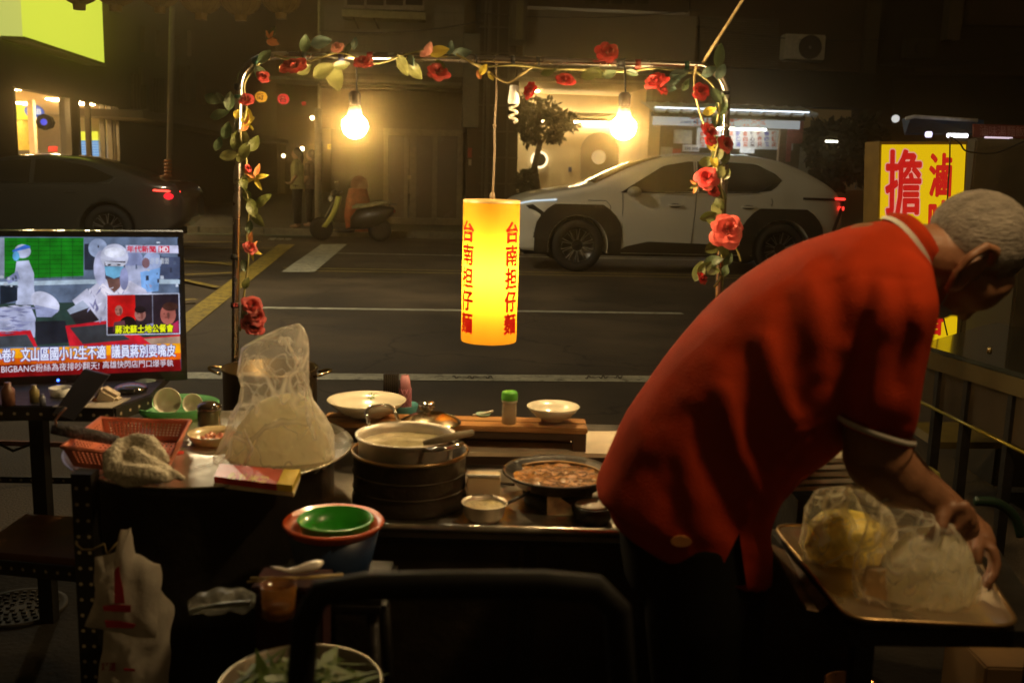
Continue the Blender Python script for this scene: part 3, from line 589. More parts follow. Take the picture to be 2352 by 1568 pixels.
for (x0, y0, x1, y1) in ((300, 170, 330, 250), (345, 180, 372, 260), (410, 150, 432, 235), (450, 170, 468, 240)):
    MB().prism([SP(x0, y1, .02), SP(x1, y1, .02), SP(x1, y0, .02), SP(x0, y0, .02)], UX*.06).build('window', M('dusty_glass', (.05, .04, .025), .2, var=.4), C)
    for k in range(1, 4):
        f = k/4; MB().tube([SP(x0+(x1-x0)*f, y1, .1), SP(x0+(x1-x0)*f, y0, .1)], .012, 5).build('window_bar', M('rusty'), C)
# ================================================================ VEHICLES
def interp(tab, x):
    if x <= tab[0][0]: return tab[0][1]
    for (a, b), (c, d) in zip(tab, tab[1:]):
        if x <= c: t = (x-a)/(c-a); return b+(d-b)*t
    return tab[-1][1]
def smooth_tab(tab, n=3):                            # Catmull style refinement
    def f(x): return (interp(tab, x-.06)+2*interp(tab, x)+interp(tab, x+.06))/4
    return f
tyre = M('tyre', (.012, .012, .012), .8, var=.2, bump=.2); rim_d = M('rim_dark', (.02, .02, .02), .3, .5, var=0); chrome = M('chrome', (.8, .8, .78), .12, 1, var=0)
glass = M('car_glass', (.012, .011, .008), .04, var=0, spec=.9, coat=1.)
def car(name, label, cat, px, py, fw, L, Wd, top, bot, belt, wheels, wr, paint, windows, arch=None, rz=TH, spoke=10, refx=None):
    g = G(px, py); 
    # near-side wheel fw ground contact is at g ; local x from nose to tail along UX, near side y=-Wd/2
    loc = g - UX*fw + VY*(Wd/2); loc.z = 0
    t = thing(name, label, cat, loc, rz)
    topf = smooth_tab(top); botf = lambda x: interp(bot, x)
    def hw(x, z):
        zb = belt(x) if callable(belt) else belt
        s = 1.0
        if z > zb: s = 1-.30*(z-zb)/.62
        elif z < .45: s = 1-.05*(.45-z)/.3
        else: s = 1-.02*abs(z-.7)/.3
        e = min(x, L-x); 
        if e < .55: s *= .80+.20*math.sqrt(max(0, 1-((.55-e)/.55)**2))
        return Wd/2*s
    xs = [L*i/70 for i in range(71)]; xs[0] = .004; xs[-1] = L-.004; rings = []; nz = 12
    for x in xs:
        zt_, zb_ = topf(x), botf(x)
        side = []
        for j in range(nz+1):
            z = zb_+(zt_-.03-zb_)*j/nz; side.append((hw(x, z), z))
        wt = side[-1][0]
        ring = [Vector((x, -w_, z)) for w_, z in side]+[Vector((x, -wt*.85, zt_-.008)), Vector((x, -wt*.5, zt_+.012)), Vector((x, 0, zt_+.018)), Vector((x, wt*.5, zt_+.012)), Vector((x, wt*.85, zt_-.008))]+[Vector((x, w_, z)) for w_, z in side[::-1]]
        rings.append(ring)
    body = MB().loft(rings).build('body', paint, t, local=True)
    cuts = MB()
    for wx in wheels:
        bmc = bmesh.new(); bmesh.ops.create_cone(bmc, cap_ends=True, segments=32, radius1=wr+.055, radius2=wr+.055, depth=Wd*1.4)
        cuts.bm(bmc, Matrix.Translation((wx, 0, wr)) @ Matrix.Rotation(math.pi/2, 4, 'X'))
    co = cuts.build('cut', paint, t, True); 
    md = body.modifiers.new('b', 'BOOLEAN'); md.operation = 'DIFFERENCE'; md.object = co; md.solver = 'EXACT'
    dg = bpy.context.evaluated_depsgraph_get(); dg.update(); me = bpy.data.meshes.new_from_object(body.evaluated_get(dg)); body.modifiers.clear(); body.data = me
    bpy.data.objects.remove(co)
    # inner floor block so wells are dark
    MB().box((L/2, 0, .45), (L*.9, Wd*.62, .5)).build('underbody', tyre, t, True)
    # windows: densely sampled patches conforming to the side
    for wi, poly in enumerate(windows):
        for sgn in (-1, 1):
            n = 14; m_ = 6; vs = []; xs_ = [p[0] for p in poly]; x0, x1 = min(xs_), max(xs_)
            def zr(x):
                zs = []
                for (a, b), (c, d) in zip(poly, poly[1:]+poly[:1]):
                    if a != c and min(a, c) <= x <= max(a, c): zs.append(b+(d-b)*(x-a)/(c-a))
                return (min(zs), max(zs)) if zs else (0, 0)
            for i in range(n+1):
                x = x0+(x1-x0)*min(max(i/n, .002), .998); a, b = zr(x)
                for j in range(m_+1): z = a+(b-a)*j/m_; vs.append(Vector((x, sgn*(hw(x, z)+.006), z)))
            fs = [(i*(m_+1)+j, i*(m_+1)+j+1, (i+1)*(m_+1)+j+1, (i+1)*(m_+1)+j) for i in range(n) for j in range(m_)]
            MB().add(vs, fs, True).build('side_window', glass, t, True)
    for wx in wheels:
        for sgn in (-1, 1):
            y = sgn*(Wd/2-.13)
            Tm = frame((wx, y, wr), R0, (0, sgn, 0)) if False else Matrix.Translation((wx, y, wr)) @ Matrix.Rotation(math.radians(90)*(1 if sgn < 0 else -1), 4, 'X')
            w_ = thing_part('wheel', MB().lathe((0, 0, 0), [(wr*.66, -.10), (wr*.95, -.10), (wr, -.06), (wr, .07), (wr*.95, .115), (wr*.70, .118), (wr*.67, .09)], 36, Tm), tyre, t)
            MB().lathe((0, 0, 0), [(wr*.67, .10), (wr*.64, .10), (wr*.6, .04), (wr*.1, .055), (0, .06)], 36, Tm).build('rim', rim_d, w_, True)
            for k in range(spoke):
                a = 2*math.pi*k/spoke
                Ts = Tm @ Matrix.Rotation(a, 4, 'Z')
                if spoke > 6 : mb = MB().tube([(wr*.22, -.02, .075), (wr*.60, -.05, .10), (wr*.63, .05, .10), (wr*.22, .02, .075)], .006, 5, Ts, closed=True)
                else: mb = MB().prism([(wr*.08, -.03, .06), (wr*.65, -.045, .09), (wr*.65, .045, .09), (wr*.08, .03, .06)], (0, 0, .02), Ts)
                mb.build('spoke', M('spoke_silver', (.42, .40, .36), .3, .9, var=0), w_, True)
    return t, hw, topf
def thing_part(name, mb, mat, parent): return mb.build(name, mat, parent, True)
paint_w = M('paint_silver_white', (.84, .82, .70), .3, .05, var=0, coat=.8)
clad = M('black_cladding', (.012, .011, .01), .6, var=0)
suvtop = [(0, .78), (.06, .93), (.35, 1.03), (1.1, 1.17), (1.65, 1.43), (2.05, 1.57), (2.45, 1.63), (2.95, 1.64), (3.4, 1.63), (3.75, 1.58), (4.06, 1.47), (4.4, 1.29), (4.55, 1.18), (4.66, 1.0), (4.69, .8)]
suvbot = [(0, .42), (.15, .28), (.6, .26), (4.1, .26), (4.5, .36), (4.69, .52)]
t, hw, topf = car('white_suv', 'silver white crossover car with black wheel arches waiting on the road', 'car', 1325, 624, .93, 4.69, 1.86, suvtop, suvbot, 1.10, (.93, 3.78), .355, paint_w,
    [[(1.50, 1.09), (1.62, 1.17), (2.10, 1.46), (2.45, 1.525), (2.52, 1.525), (2.52, 1.12)], [(2.57, 1.12), (2.57, 1.527), (3.0, 1.53), (3.4, 1.515), (3.68, 1.38), (3.76, 1.30), (3.62, 1.16), (3.45, 1.14)]])
def onside(hw, pts, off=.012, sgn=-1): return [Vector((x, sgn*(hw(x, z)+off), z)) for x, z in pts]
for wx in (.93, 3.78):                                 # squarish black arch cladding
    for sgn in (-1, 1):
        a_in = [(wx+(.415)*math.cos(a), .355+.415*math.sin(a)) for a in [math.radians(-12+204*i/20) for i in range(21)]]
        a_out = []
        for (x, z) in a_in:
            dx, dz = x-wx, z-.355; r_ = .415; a = math.atan2(dz, dx)
            R_ = min(.60/max(abs(math.cos(a)), .01), .56/max(abs(math.sin(a)), .01), .655); a_out.append((wx+R_*math.cos(a), .355+R_*math.sin(a)))
        vs = onside(hw, a_in, .014, sgn)+onside(hw, a_out, .014, sgn)+onside(hw, a_in, -.05, sgn)
        n = 21; fs = [(i, i+1, n+i+1, n+i) for i in range(n-1)]+[(i, i+1, 2*n+i+1, 2*n+i) for i in range(n-1)]
        MB().add(vs, fs).build('arch_cladding', clad, t, True)
for sgn in (-1, 1):
    P = onside(hw, [(1.45, .27), (3.3, .27), (3.3, .40), (1.9, .43), (1.6, .36)], .016, sgn); MB().prism(P, (0, -sgn*.03, 0)).build('sill_cladding', clad, t, True)
seam = M('panel_seam', (.05, .05, .045), .7, var=0)
for pts in ([(1.52, 1.08), (1.53, .9), (1.53, .55), (1.55, .4)], [(2.545, 1.52), (2.545, 1.1), (2.53, .8), (2.50, .4)], [(3.56, 1.2), (3.62, 1.0), (3.6, .95)], [(1.05, .97), (1.3, .97), (1.36, .9), (1.36, .75), (1.25, .68)]):
    MB().tube(onside(hw, pts, .004), .0045, 5).build('door_seam', seam, t, True)
MB().tube(onside(hw, [(1.5, 1.09), (2.5, 1.105), (3.4, 1.13), (3.6, 1.24)], .012), .008, 6).build('window_trim', clad, t, True)
for x in (2.25, 3.28):
    h = MB().tube([Vector((x+.10*math.cos(i*math.pi/6), -hw(x, .93)-.022-.016*math.sin(i*math.pi/6), .93)) for i in range(7)], .014, 8).build('door_handle', paint_w, t, True)
    MB().ball((x, -hw(x, .93)-.004, .925), (.09, .008, .03)).build('handle_cup', clad, t, True)
# mirror
MB().ball((1.66, -1.02, 1.10), (.10, .09, .07)).build('door_mirror', M('mirror_shell', (.40, .38, .28), .3, coat=.5), t, True); MB().tube([(1.68, -.84, 1.06), (1.66, -1.0, 1.07)], .02).build('mirror_arm', clad, t, True)
# front and rear lamps
MB().tube(onside(hw, [(.08, .90), (.30, .945), (.62, .97)], .01), .012, 6).build('headlight_strip', E('drl', (.75, .9, 1), .9), t, True)
MB().ball((.12, -.74, .78), (.05, .05, .03)).build('headlight', E('headlight', (.9, .95, 1), 4), t, True)
MB().prism(onside(hw, [(.03, .5), (.35, .45), (.45, .8), (.30, .9), (.05, .85)], .012), (0, .03, 0)).build('front_bumper_trim', clad, t, True)
MB().tube([(4.05, -hw(4.05, 1.06)-.012, 1.065), (4.35, -hw(4.35, 1.06)-.012, 1.06), (4.62, -hw(4.62, 1.06)-.012, 1.055)], .018, 6).build('tail_light_bar', clad, t, True)
MB().tube([(4.64, -.86, 1.04), (4.60, -.88, .85), (4.52, -.90, .62)], .022, 6).build('rear_trim', clad, t, True)
ttl = E('tail_red', (1, .03, .02), 4)
MB().box((4.60, -.84, 1.068), (.14, .06, .028)).build('tail_light', ttl, t, True); MB().box((4.63, -.86, .94), (.05, .05, .05)).build('tail_light', ttl, t, True)
V = []
for x in (1.16, 1.4, 1.65, 1.9, 2.12):
    wt_ = hw(x, topf(x)-.03)
    V += [Vector((x, f*wt_, topf(x)+o_)) for f, o_ in ((-.84, .0), (-.5, .019), (0, .025), (.5, .019), (.84, .0))]
MB().add(V, [(5*i+j, 5*i+j+1, 5*i+j+6, 5*i+j+5) for i in range(4) for j in range(4)], True).build('windscreen', glass, t, True)
MB().box((4.2, 0, topf(4.2)+.05), (.05, .05, .06)).build('antenna', clad, t, True)
# dark fastback sedan at left
paint_k = M('paint_charcoal', (.085, .085, .08), .28, .5, var=0, coat=1.)
sedtop = [(0, .62), (.1, .74), (.6, .86), (1.3, .96), (1.9, 1.2), (2.4, 1.36), (2.9, 1.40), (3.4, 1.37), (3.85, 1.27), (4.25, 1.13), (4.55, 1.04), (4.8, 1.03), (4.86, .98), (4.9, .8)]
sedbot = [(0, .35), (.2, .2), (4.3, .2), (4.7, .32), (4.9, .5)]
t, hw, topf = car('dark_sedan', 'charcoal fastback sedan with lit red tail lamp outside the corner store', 'car', 248, 579, 3.85, 4.9, 1.85, sedtop, sedbot, .95, (.98, 3.85), .34, paint_k,
    [[(1.55, .97), (1.95, 1.13), (2.35, 1.28), (2.78, 1.32), (2.78, .98)], [(2.84, .98), (2.84, 1.32), (3.2, 1.31), (3.6, 1.24), (3.95, 1.09), (3.85, 1.03), (3.6, .99)]], spoke=10)
MB().box((4.78, 0, 1.055), (.16, 1.3, .015)).build('spoiler', paint_k, t, True)
MB().tube([(4.52, -hw(4.52, .9)-.004, .915), (4.72, -hw(4.72, .9)-.006, .905), (4.86, -.72, .895)], .014, 6).build('tail_light', E('tail_red2', (1, .05, .03), 5), t, True)
MB().ball((4.72, -hw(4.72, .84)+.004, .83), (.08, .03, .05)).build('tail_light', E('tail_red3', (1, .02, .03), 1.6), t, True)
MB().prism([(4.84, -.62, .68), (4.84, -.45, .68), (4.86, -.45, .84), (4.86, -.62, .84)], (.02, 0, 0)).build('number_plate', M('plate', (.4, .38, .3), .5), t, True)
for x in (2.3, 3.35): MB().ball((x, -hw(x, .86)-.01, .86), (.10, .015, .014)).build('door_handle', paint_k, t, True)
for pts in ([(2.81, 1.3), (2.81, .9), (2.78, .35)], [(3.5, .95), (3.62, .8)], [(1.55, .95), (1.55, .35)]): MB().tube(onside(hw, pts, .003), .004, 5).build('door_seam', seam, t, True)
MB().tube(onside(hw, [(1.5, .965), (2.6, .975), (3.9, 1.0), (3.98, 1.08)], .008), .006, 6).build('window_trim', M('dull_chrome', (.3, .3, .28), .3, 1, var=0), t, True)
MB().ball((1.72, -1.0, 1.0), (.09, .08, .06)).build('door_mirror', paint_k, t, True)
# ---------------------------------------------------------------- scooters
sc_dk = M('scooter_dark', (.02, .02, .018), .4, coat=.4, var=0); sc_y = M('scooter_lime', (.62, .66, .14), .35, coat=.6, var=0); seat_m = M('seat_vinyl', (.34, .30, .18), .45)
def scooter(px, py, rz, label, main, seatc, box=None):
    g = G(px, py); t = thing('motor_scooter', label, 'scooter', (g.x, g.y, KB if g.y > FB.y-2 else 0), rz, group='scooters parked by the kerb')
    r = .25
    def wh(x):
        w_ = MB().lathe((0, 0, 0), [(r*.62, -.05), (r*.93, -.05), (r, 0), (r*.93, .05), (r*.62, .05)], 28, Matrix.Translation((x, 0, r)) @ Matrix.Rotation(math.pi/2, 4, 'X')).build('wheel', tyre, t, True)
        MB().lathe((0, 0, 0), [(0, -.03), (r*.63, -.03), (r*.63, .03), (0, .03)], 20, Matrix.Translation((x, 0, r)) @ Matrix.Rotation(math.pi/2, 4, 'X'), False).build('rim', rim_d, w_, True)
    wh(0); wh(1.25)
    def sec(x, z, hx, hz, y): return [Vector((x+hx*math.cos(a), y*math.sin(a)*1.0, z+hz*math.cos(a))) for a in [2*math.pi*k/14 for k in range(14)]]
    # front mudguard
    MB().loft([[Vector((r*1.2*math.cos(a), y, r+r*1.2*math.sin(a))) for y in (-.07, -.03, .03, .07)] for a in [math.radians(20+15*i) for i in range(9)]], caps=False, closed=False).build('front_mudguard', main, t, True)
    # leg shield: curved plate rising back to the handlebars
    rings = []
    for i in range(9):
        u = i/8; x = .10+.30*u+.06*math.sin(u*3); z = .30+.66*u; hwid = .14+.12*math.sin(u*2.6)
        rings.append([Vector((x-.06-.03*math.cos(v*1.2), hwid*v, z)) for v in (-1, -.5, 0, .5, 1)]+[Vector((x+.02, hwid*v*.9, z-.02)) for v in (1, .5, 0, -.5, -1)])
    MB().loft(rings).build('leg_shield', main, t, True)
    MB().tube([(.02, 0, .28), (.16, 0, .6), (.33, 0, 1.0)], .035).build('fork', sc_dk, t, True)
    MB().ball((.30, 0, 1.0), (.10, .14, .09)).build('handlebar_cowl', sc_dk, t, True)
    MB().tube([(.42, -.33, 1.04), (.34, -.12, 1.02), (.34, .12, 1.02), (.42, .33, 1.04)], .018).build('handlebar', sc_dk, t, True)
    for s_ in (-1, 1):
        mi = MB().ball((.33, s_*.34, 1.24), (.015, .06, .04)).build('mirror', chrome, t, True); MB().tube([(.36, s_*.22, 1.03), (.34, s_*.30, 1.15), (.33, s_*.34, 1.21)], .007).build('mirror_stem', sc_dk, mi, True)
    MB().ball((.20, 0, .90), (.05, .10, .07)).build('headlight', M('lamp_lens', (.5, .5, .45), .1), t, True)
    MB().loft([sec(.30, .24, .05, .05, .15), sec(.5, .22, .02, .05, .16), sec(.72, .25, .03, .08, .15)]).build('floorboard', sc_dk, t, True)
    rg = []
    for (x, z, hz, y) in ((.62, .38, .12, .10), (.75, .46, .22, .15), (.95, .50, .24, .17), (1.2, .55, .22, .17), (1.42, .62, .14, .13), (1.55, .68, .05, .06)):
        rg.append([Vector((x, y*math.sin(a), z+hz*math.cos(a))) for a in [2*math.pi*k/16 for k in range(16)]])
    MB().loft(rg).build('rear_body', sc_dk, t, True)
    rg = []
    for (x, z, hz, y) in ((.66, .72, .03, .07), (.74, .75, .05, .12), (.95, .76, .05, .14), (1.1, .79, .055, .14), (1.35, .83, .05, .12), (1.46, .84, .025, .08)):
        rg.append([Vector((x, y*math.sin(a), z+hz*math.cos(a))) for a in [2*math.pi*k/14 for k in range(14)]])
    MB().loft(rg).build('seat', seatc, t, True)
    MB().box((1.52, 0, .80), (.18, .24, .03), None, .01).build('rear_rack', sc_dk, t, True)
    MB().ball((1.56, 0, .66), (.03, .09, .04)).build('tail_light', M('red_lens', (.3, .02, .02), .2), t, True)
    if box: MB().box((1.5, 0, .98), (.34, .36, .3), None, .05).build('luggage_box', box, t, True)
    t.scale = (.84, .84, .84)
    return t
scooter(738, 552, TH, 'lime and black scooter parked side on behind the left frame post', sc_y, seat_m)
scooter(1022, 528, TH+math.radians(118), 'black scooter parked nose to wall in front of the glazed doors', sc_dk, sc_dk)
o = thing('red_helmet_pile', 'orange red covered bundle standing behind the lime scooter', 'bundle', G(822, 531, KB))
p = G(822, 531, KB)
MB().lathe(p, [(.22, 0), (.26, .3), (.22, .6), (.17, .8), (0, .82)], 20).build('cover', M('orange_cover', (.30, .06, .02), .8, var=.4), o)
MB().ball(p+Vector((0.03, 0, .88)), (.17, .17, .16)).build('hood', M('dull_hood', (.28, .12, .06), .6), o)

# ================================================================ FIGURE TOOLS
def capsule_chain(mb, pts, rs, seg=12, sx=1.):
    P = [Vector(p) for p in pts]; Q = []; R = []
    for i in range(len(P)-1):
        for k in range(6): t = k/6; t2 = t*t*(3-2*t); Q.append(P[i].lerp(P[i+1], t)); R.append(rs[i]*(1-t2)+rs[i+1]*t2)
    Q.append(P[-1]); R.append(rs[-1]); mb.tube(Q, R, seg); mb.ball(P[0], rs[0]*.99, seg=12); mb.ball(P[-1], rs[-1]*.99, seg=12); return mb
def remesh(mb, name, mat, parent, vox=.006, smooth=6, local=False):
    o = mb.build('tmp', mat, parent, local); md = o.modifiers.new('r', 'REMESH'); md.mode = 'VOXEL'; md.voxel_size = vox; md.use_smooth_shade = True
    s = o.modifiers.new('s', 'SMOOTH'); s.iterations = smooth; s.factor = .5
    dg = bpy.context.evaluated_depsgraph_get(); dg.update(); me = bpy.data.meshes.new_from_object(o.evaluated_get(dg)); o.modifiers.clear(); o.data = me
    for p in me.polygons: p.use_smooth = True
    o.name = name; me.name = name; WL[o.name] = WL.get('tmp', Vector((0,0,0))) if local else WL.get(parent.name, Vector((0, 0, 0))); return o
skin_f = M('skin_far', (.30, .17, .09), .6)
def far_person(px, py, h, rz, label, topm, legm, hairm):
    g = G(px, py, KB); t = thing('person', label, 'person', g, rz, group='people standing in the alley mouth')
    s = h/1.65; mb = MB()
    for sg in (-1, 1):
        capsule_chain(mb, [(0, sg*.09*s, .85*s), (.01, sg*.10*s, .46*s), (0, sg*.10*s, .07*s)], [.085*s, .055*s, .035*s]); mb.ball((.05*s, sg*.10*s, .04*s), (.11*s, .04*s, .04*s))
        capsule_chain(mb, [(0, sg*.17*s, 1.34*s), (-.02*s, sg*.22*s, 1.08*s), (.12*s, sg*.16*s, .92*s), (.20*s, sg*.13*s, .95*s)], [.05*s, .038*s, .028*s, .03*s])
    mb.ball((0, 0, .92*s), (.12*s, .16*s, .13*s)); mb.ball((0, 0, 1.2*s), (.11*s, .17*s, .24*s)); capsule_chain(mb, [(0, 0, 1.36*s), (.01, 0, 1.46*s)], [.055*s, .045*s])
    mb.ball((.015, 0, 1.54*s), (.09*s, .075*s, .11*s)); mb.ball((.105*s, 0, 1.53*s), (.02*s, .015*s, .02*s))
    remesh(mb, 'body', skin_f, t, .016, 3, True)
    rg = [[Vector((rx*s*math.cos(a), ry*s*math.sin(a), z*s)) for a in [2*math.pi*k/18 for k in range(18)]] for z, rx, ry in ((.82, .15, .19), (.95, .135, .175), (1.1, .125, .165), (1.3, .13, .20), (1.38, .09, .17), (1.43, .055, .065))]
    MB().loft(rg).build('shirt', topm, t, True)
    for sg in (-1, 1): MB().tube([(0, sg*.165*s, 1.36*s), (-.015*s, sg*.21*s, 1.2*s), (-.02*s, sg*.225*s, 1.1*s)], [.065*s, .06*s, .058*s], 12).build('sleeve', topm, t, True)
    mb = MB()
    for sg in (-1, 1): mb.tube([(0, sg*.085*s, .9*s), (.01, sg*.10*s, .46*s), (0, sg*.10*s, .1*s)], [.10*s, .075*s, .06*s], 12)
    mb.build('trousers', legm, t, True)
    MB().ball((-.015*s, 0, 1.57*s), (.10*s, .088*s, .105*s)).tube([(-.05*s, 0, 1.58*s), (-.08*s, 0, 1.45*s), (-.08*s, 0, 1.32*s)], [.07*s, .06*s, .03*s]).build('hair', hairm, t, True)
    return t
hair_k = M('hair_black', (.012, .01, .008), .5)
far_person(684, 524, 1.52, math.pi, 'person in pale green top and black trousers standing in the alley mouth', M('pale_top', (.30, .28, .12), .8), M('black_cloth', (.012, .011, .01), .9), hair_k)
far_person(716, 520, 1.50, math.pi*.9, 'person in dark clothes standing right behind the one in the pale top', M('dark_top', (.05, .04, .03), .8), M('black_cloth'), hair_k)
# ================================================================ THE STALL
ZC = .55
steel = M('stained_steel', (.42, .38, .32), .32, .9, var=.45, scale=9, bump=.25, bscale=25)
steel_d = M('sooty_steel', (.045, .035, .026), .42, .6, var=.5, scale=7, bump=.4, bscale=30)
black_s = M('black_steel', (.015, .013, .011), .5, .3, var=.4, bump=.3)
alu = M('worn_aluminium', (.55, .50, .42), .30, .95, var=.3, scale=14, bump=.15)
def lx(px, py, Y): return W(px, py, Y)
cf = G(1100, 1220, ZC); Yf = cf.y; Yb = 3.12
ct = thing('noodle_counter', 'low stained steel noodle counter with sooty cabinet front', 'counter', (0, Yf, 0))
xl = G(640, 1240, ZC).x; xr = .60
MB().box(((xl+xr)/2, (Yf+Yb)/2, ZC-.01), (xr-xl, Yb-Yf, .02), None, .004).build('top', steel, ct)
MB().tube([(xl, Yf-.004, ZC+.006), (xr, Yf-.004, ZC+.006)], .011).build('rolled_edge', alu, ct)
MB().box(((xl+xr)/2, Yf+.04, .31), (xr-xl-.03, .02, .46), None, .003).build('front_panel', black_s, ct)
for x in (xl+.02, (xl+xr)/2, xr-.02):
    for y in (Yf+.03, Yb-.03): MB().box((x, y, .27), (.03, .03, .54)).build('leg', black_s, ct)
MB().box(((xl+xr)/2, (Yf+Yb)/2, .12), (xr-xl-.04, Yb-Yf-.08, .015)).build('lower_shelf', steel_d, ct)
MB().box((xl+.008, (Yf+Yb)/2, .31), (.012, Yb-Yf-.08, .46)).build('side_panel', black_s, ct)
for i in range(3): MB().box((xl+.3+.42*i, Yf+.024, .33), (.40, .012, .36), None, .004).build('door_panel', steel_d, ct)
# --- stacked steamer and pot
def pcenter(px, py_front, z, wpx):                    # centre of a round thing whose front base edge shows at py_front
    Y = G(px, py_front, z).y; 
    for _ in range(6): r = wpx/2*(Y+ .0)/FPX; Yc = G(px, py_front, z).y+r; Y = Yc
    p = W(px, 800, Yc); return Vector((p.x+0, Yc, z)), r
c0, r0 = pcenter(941, 1196, ZC, 266); c0.x = W(941, 1110, c0.y).x
zt_ = W(941, 1033, c0.y).z; hh = zt_-ZC
stv = thing('steamer_stack', 'tall blackened round steamer drum holding the steel soup pot', 'steamer', c0)
MB().lathe(c0, [(0, .002), (r0*1.02, .002), (r0*1.03, .02), (r0*1.0, .03), (r0*1.0, hh*.3), (r0*1.0, hh*.6), (r0*1.0, hh-.012), (r0*1.02, hh-.004), (r0*1.02, hh), (r0*.96, hh), (r0*.95, hh-.09), (0, hh-.10)], 56).build('drum', steel_d, stv)
for f in (.35, .64): MB().tube([c0+Vector((r0*1.005*math.cos(a), r0*1.005*math.sin(a), hh*f)) for a in [2*math.pi*i/48 for i in range(48)]], .0022, 6, closed=True).build('band', M('worn_band', (.06, .05, .035), .5, .7, var=.4), stv)
MB().tube([c0+Vector((r0*1.02*math.cos(a), r0*1.02*math.sin(a), hh)) for a in [2*math.pi*i/56 for i in range(56)]], .005, 6, closed=True).build('rim', M('worn_rim', (.35, .24, .12), .3, .9, var=.4), stv)
zr = W(932, 996, c0.y).z; pr = 119*c0.y/FPX; c1 = Vector((W(932, 996, c0.y).x, c0.y, zr-.085))
pot = thing('soup_pot', 'shiny steel pot of pale broth set in the black steamer drum', 'pot', c1)
MB().lathe(c1, [(0, 0), (pr*.86, 0), (pr*.93, .012), (pr*.94, .075), (pr*1.0, .082), (pr*1.0, .086), (pr*.93, .085), (pr*.90, .07), (pr*.88, .01), (0, .008)], 56).build('body', M('pot_steel', (.78, .71, .58), .45, .6, var=.15, scale=20), pot)
MB().lathe(c1, [(0, .062), (pr*.91, .062)], 40).build('broth', M('broth', (.50, .42, .22), .08, var=.3, scale=30, coat=1, bump=.2), pot)
def handle(c, r, ang, z, rise, wid, name, mat, par, th=.006):
    pts = []
    for i in range(9):
        u = -1+2*i/8; a = ang+u*wid/r/2; rr_ = r+rise[0]*math.sqrt(max(0, 1-u**4)); pts.append(c+Vector((rr_*math.cos(a), rr_*math.sin(a), z+rise[1]*math.sqrt(max(0, 1-u**4)))))
    return MB().tube(pts, th).build(name, mat, par)
handle(c1, pr*.95, math.radians(125), .078, (.03, .045), .085, 'handle', chrome, pot, .005)
handle(c1, pr*.95, math.radians(-42), .076, (.05, .012), .085, 'handle', chrome, pot, .0055)
MB().tube([c1+Vector((.05, -.09, .088)), c1+Vector((.10, -.085, .10)), c1+Vector((.16, -.02, .098))], [.006, .011, .008]).build('handle_wrap', M('dirty_rag', (.22, .18, .11), .9, var=.4), pot)
lp = W(983, 972, 2.66); lr = 78*2.66/FPX
lid = thing('pot_lid', 'domed steel pot lid with round knob resting behind the soup pot', 'lid', lp)
Tl = Matrix.Translation(lp) @ Matrix.Rotation(math.radians(-4), 4, 'Y')
MB().lathe((0, 0, 0), [(lr, -.004), (lr, 0), (lr*.93, .004), (lr*.8, .014), (lr*.5, .026), (lr*.2, .031), (0, .032), (0, .028), (lr*.9, -.002)], 48, Tl).build('dome', M('lid_steel', (.60, .48, .30), .16, 1, var=.15), lid)
MB().lathe((0, 0, .03), [(.010, 0), (.010, .008), (.021, .012), (.023, .024), (.018, .031), (0, .033)], 24, Tl).build('knob', chrome, lid)
# --- raised wooden bench at the back of the counter
Yw = 2.64; zb = W(1350, 985, Yw).z; Ybk = G(1335, 961, zb).y
bn = thing('wooden_bench', 'narrow worn wooden shelf bench standing on the back of the counter', 'bench', (0, Yw, ZC))
bx0 = W(735, 985, Yw).x; bx1 = W(1350, 987, Yw).x
wood = M('worn_wood', (.40, .20, .07), .38, var=.35, scale=5, bump=.3, bscale=20, stretch=(1, 9, 9)); wood_d = M('dark_wood', (.05, .025, .012), .6, var=.3)
Wb = Ybk-Yw
for k in range(2): MB().box(((bx0+bx1)/2, Yw+Wb*(.25+.5*k), zb-.008), (bx1-bx0, Wb*.49, .016), None, .003).build('plank', wood, bn)
MB().box(((bx0+bx1)/2, Yw+.012, zb-.026), (bx1-bx0-.01, .015, .018)).build('apron', wood_d, bn)
for x in (bx0+.02, bx1-.02):
    for y in (Yw+.02, Ybk-.02): MB().box((x, y, (ZC+zb-.017)/2), (.035, .028, zb-.017-ZC)).build('leg', wood_d, bn)
MB().box(((bx0+bx1)/2, Ybk-.02, (ZC+zb)/2), (bx1-bx0-.08, .012, (zb-ZC)*.5)).build('back_rail', wood_d, bn)
bd = thing('pale_board', 'pale worn board lying under and right of the wooden bench', 'board', W(1390, 1025, 2.75))
zz_ = ZC+.03; pp = [G(1065, 1047, zz_), G(1500, 1052, zz_), G(1480, 998, zz_), G(1080, 1002, zz_)]
MB().prism(pp, (0, 0, .012)).build('plank', M('pale_board', (.62, .52, .38), .5, var=.2, scale=10), bd)
MB().prism([p+Vector((.0, .02, -.03)) for p in pp], (0, 0, .028)).build('batten', wood_d, bd)
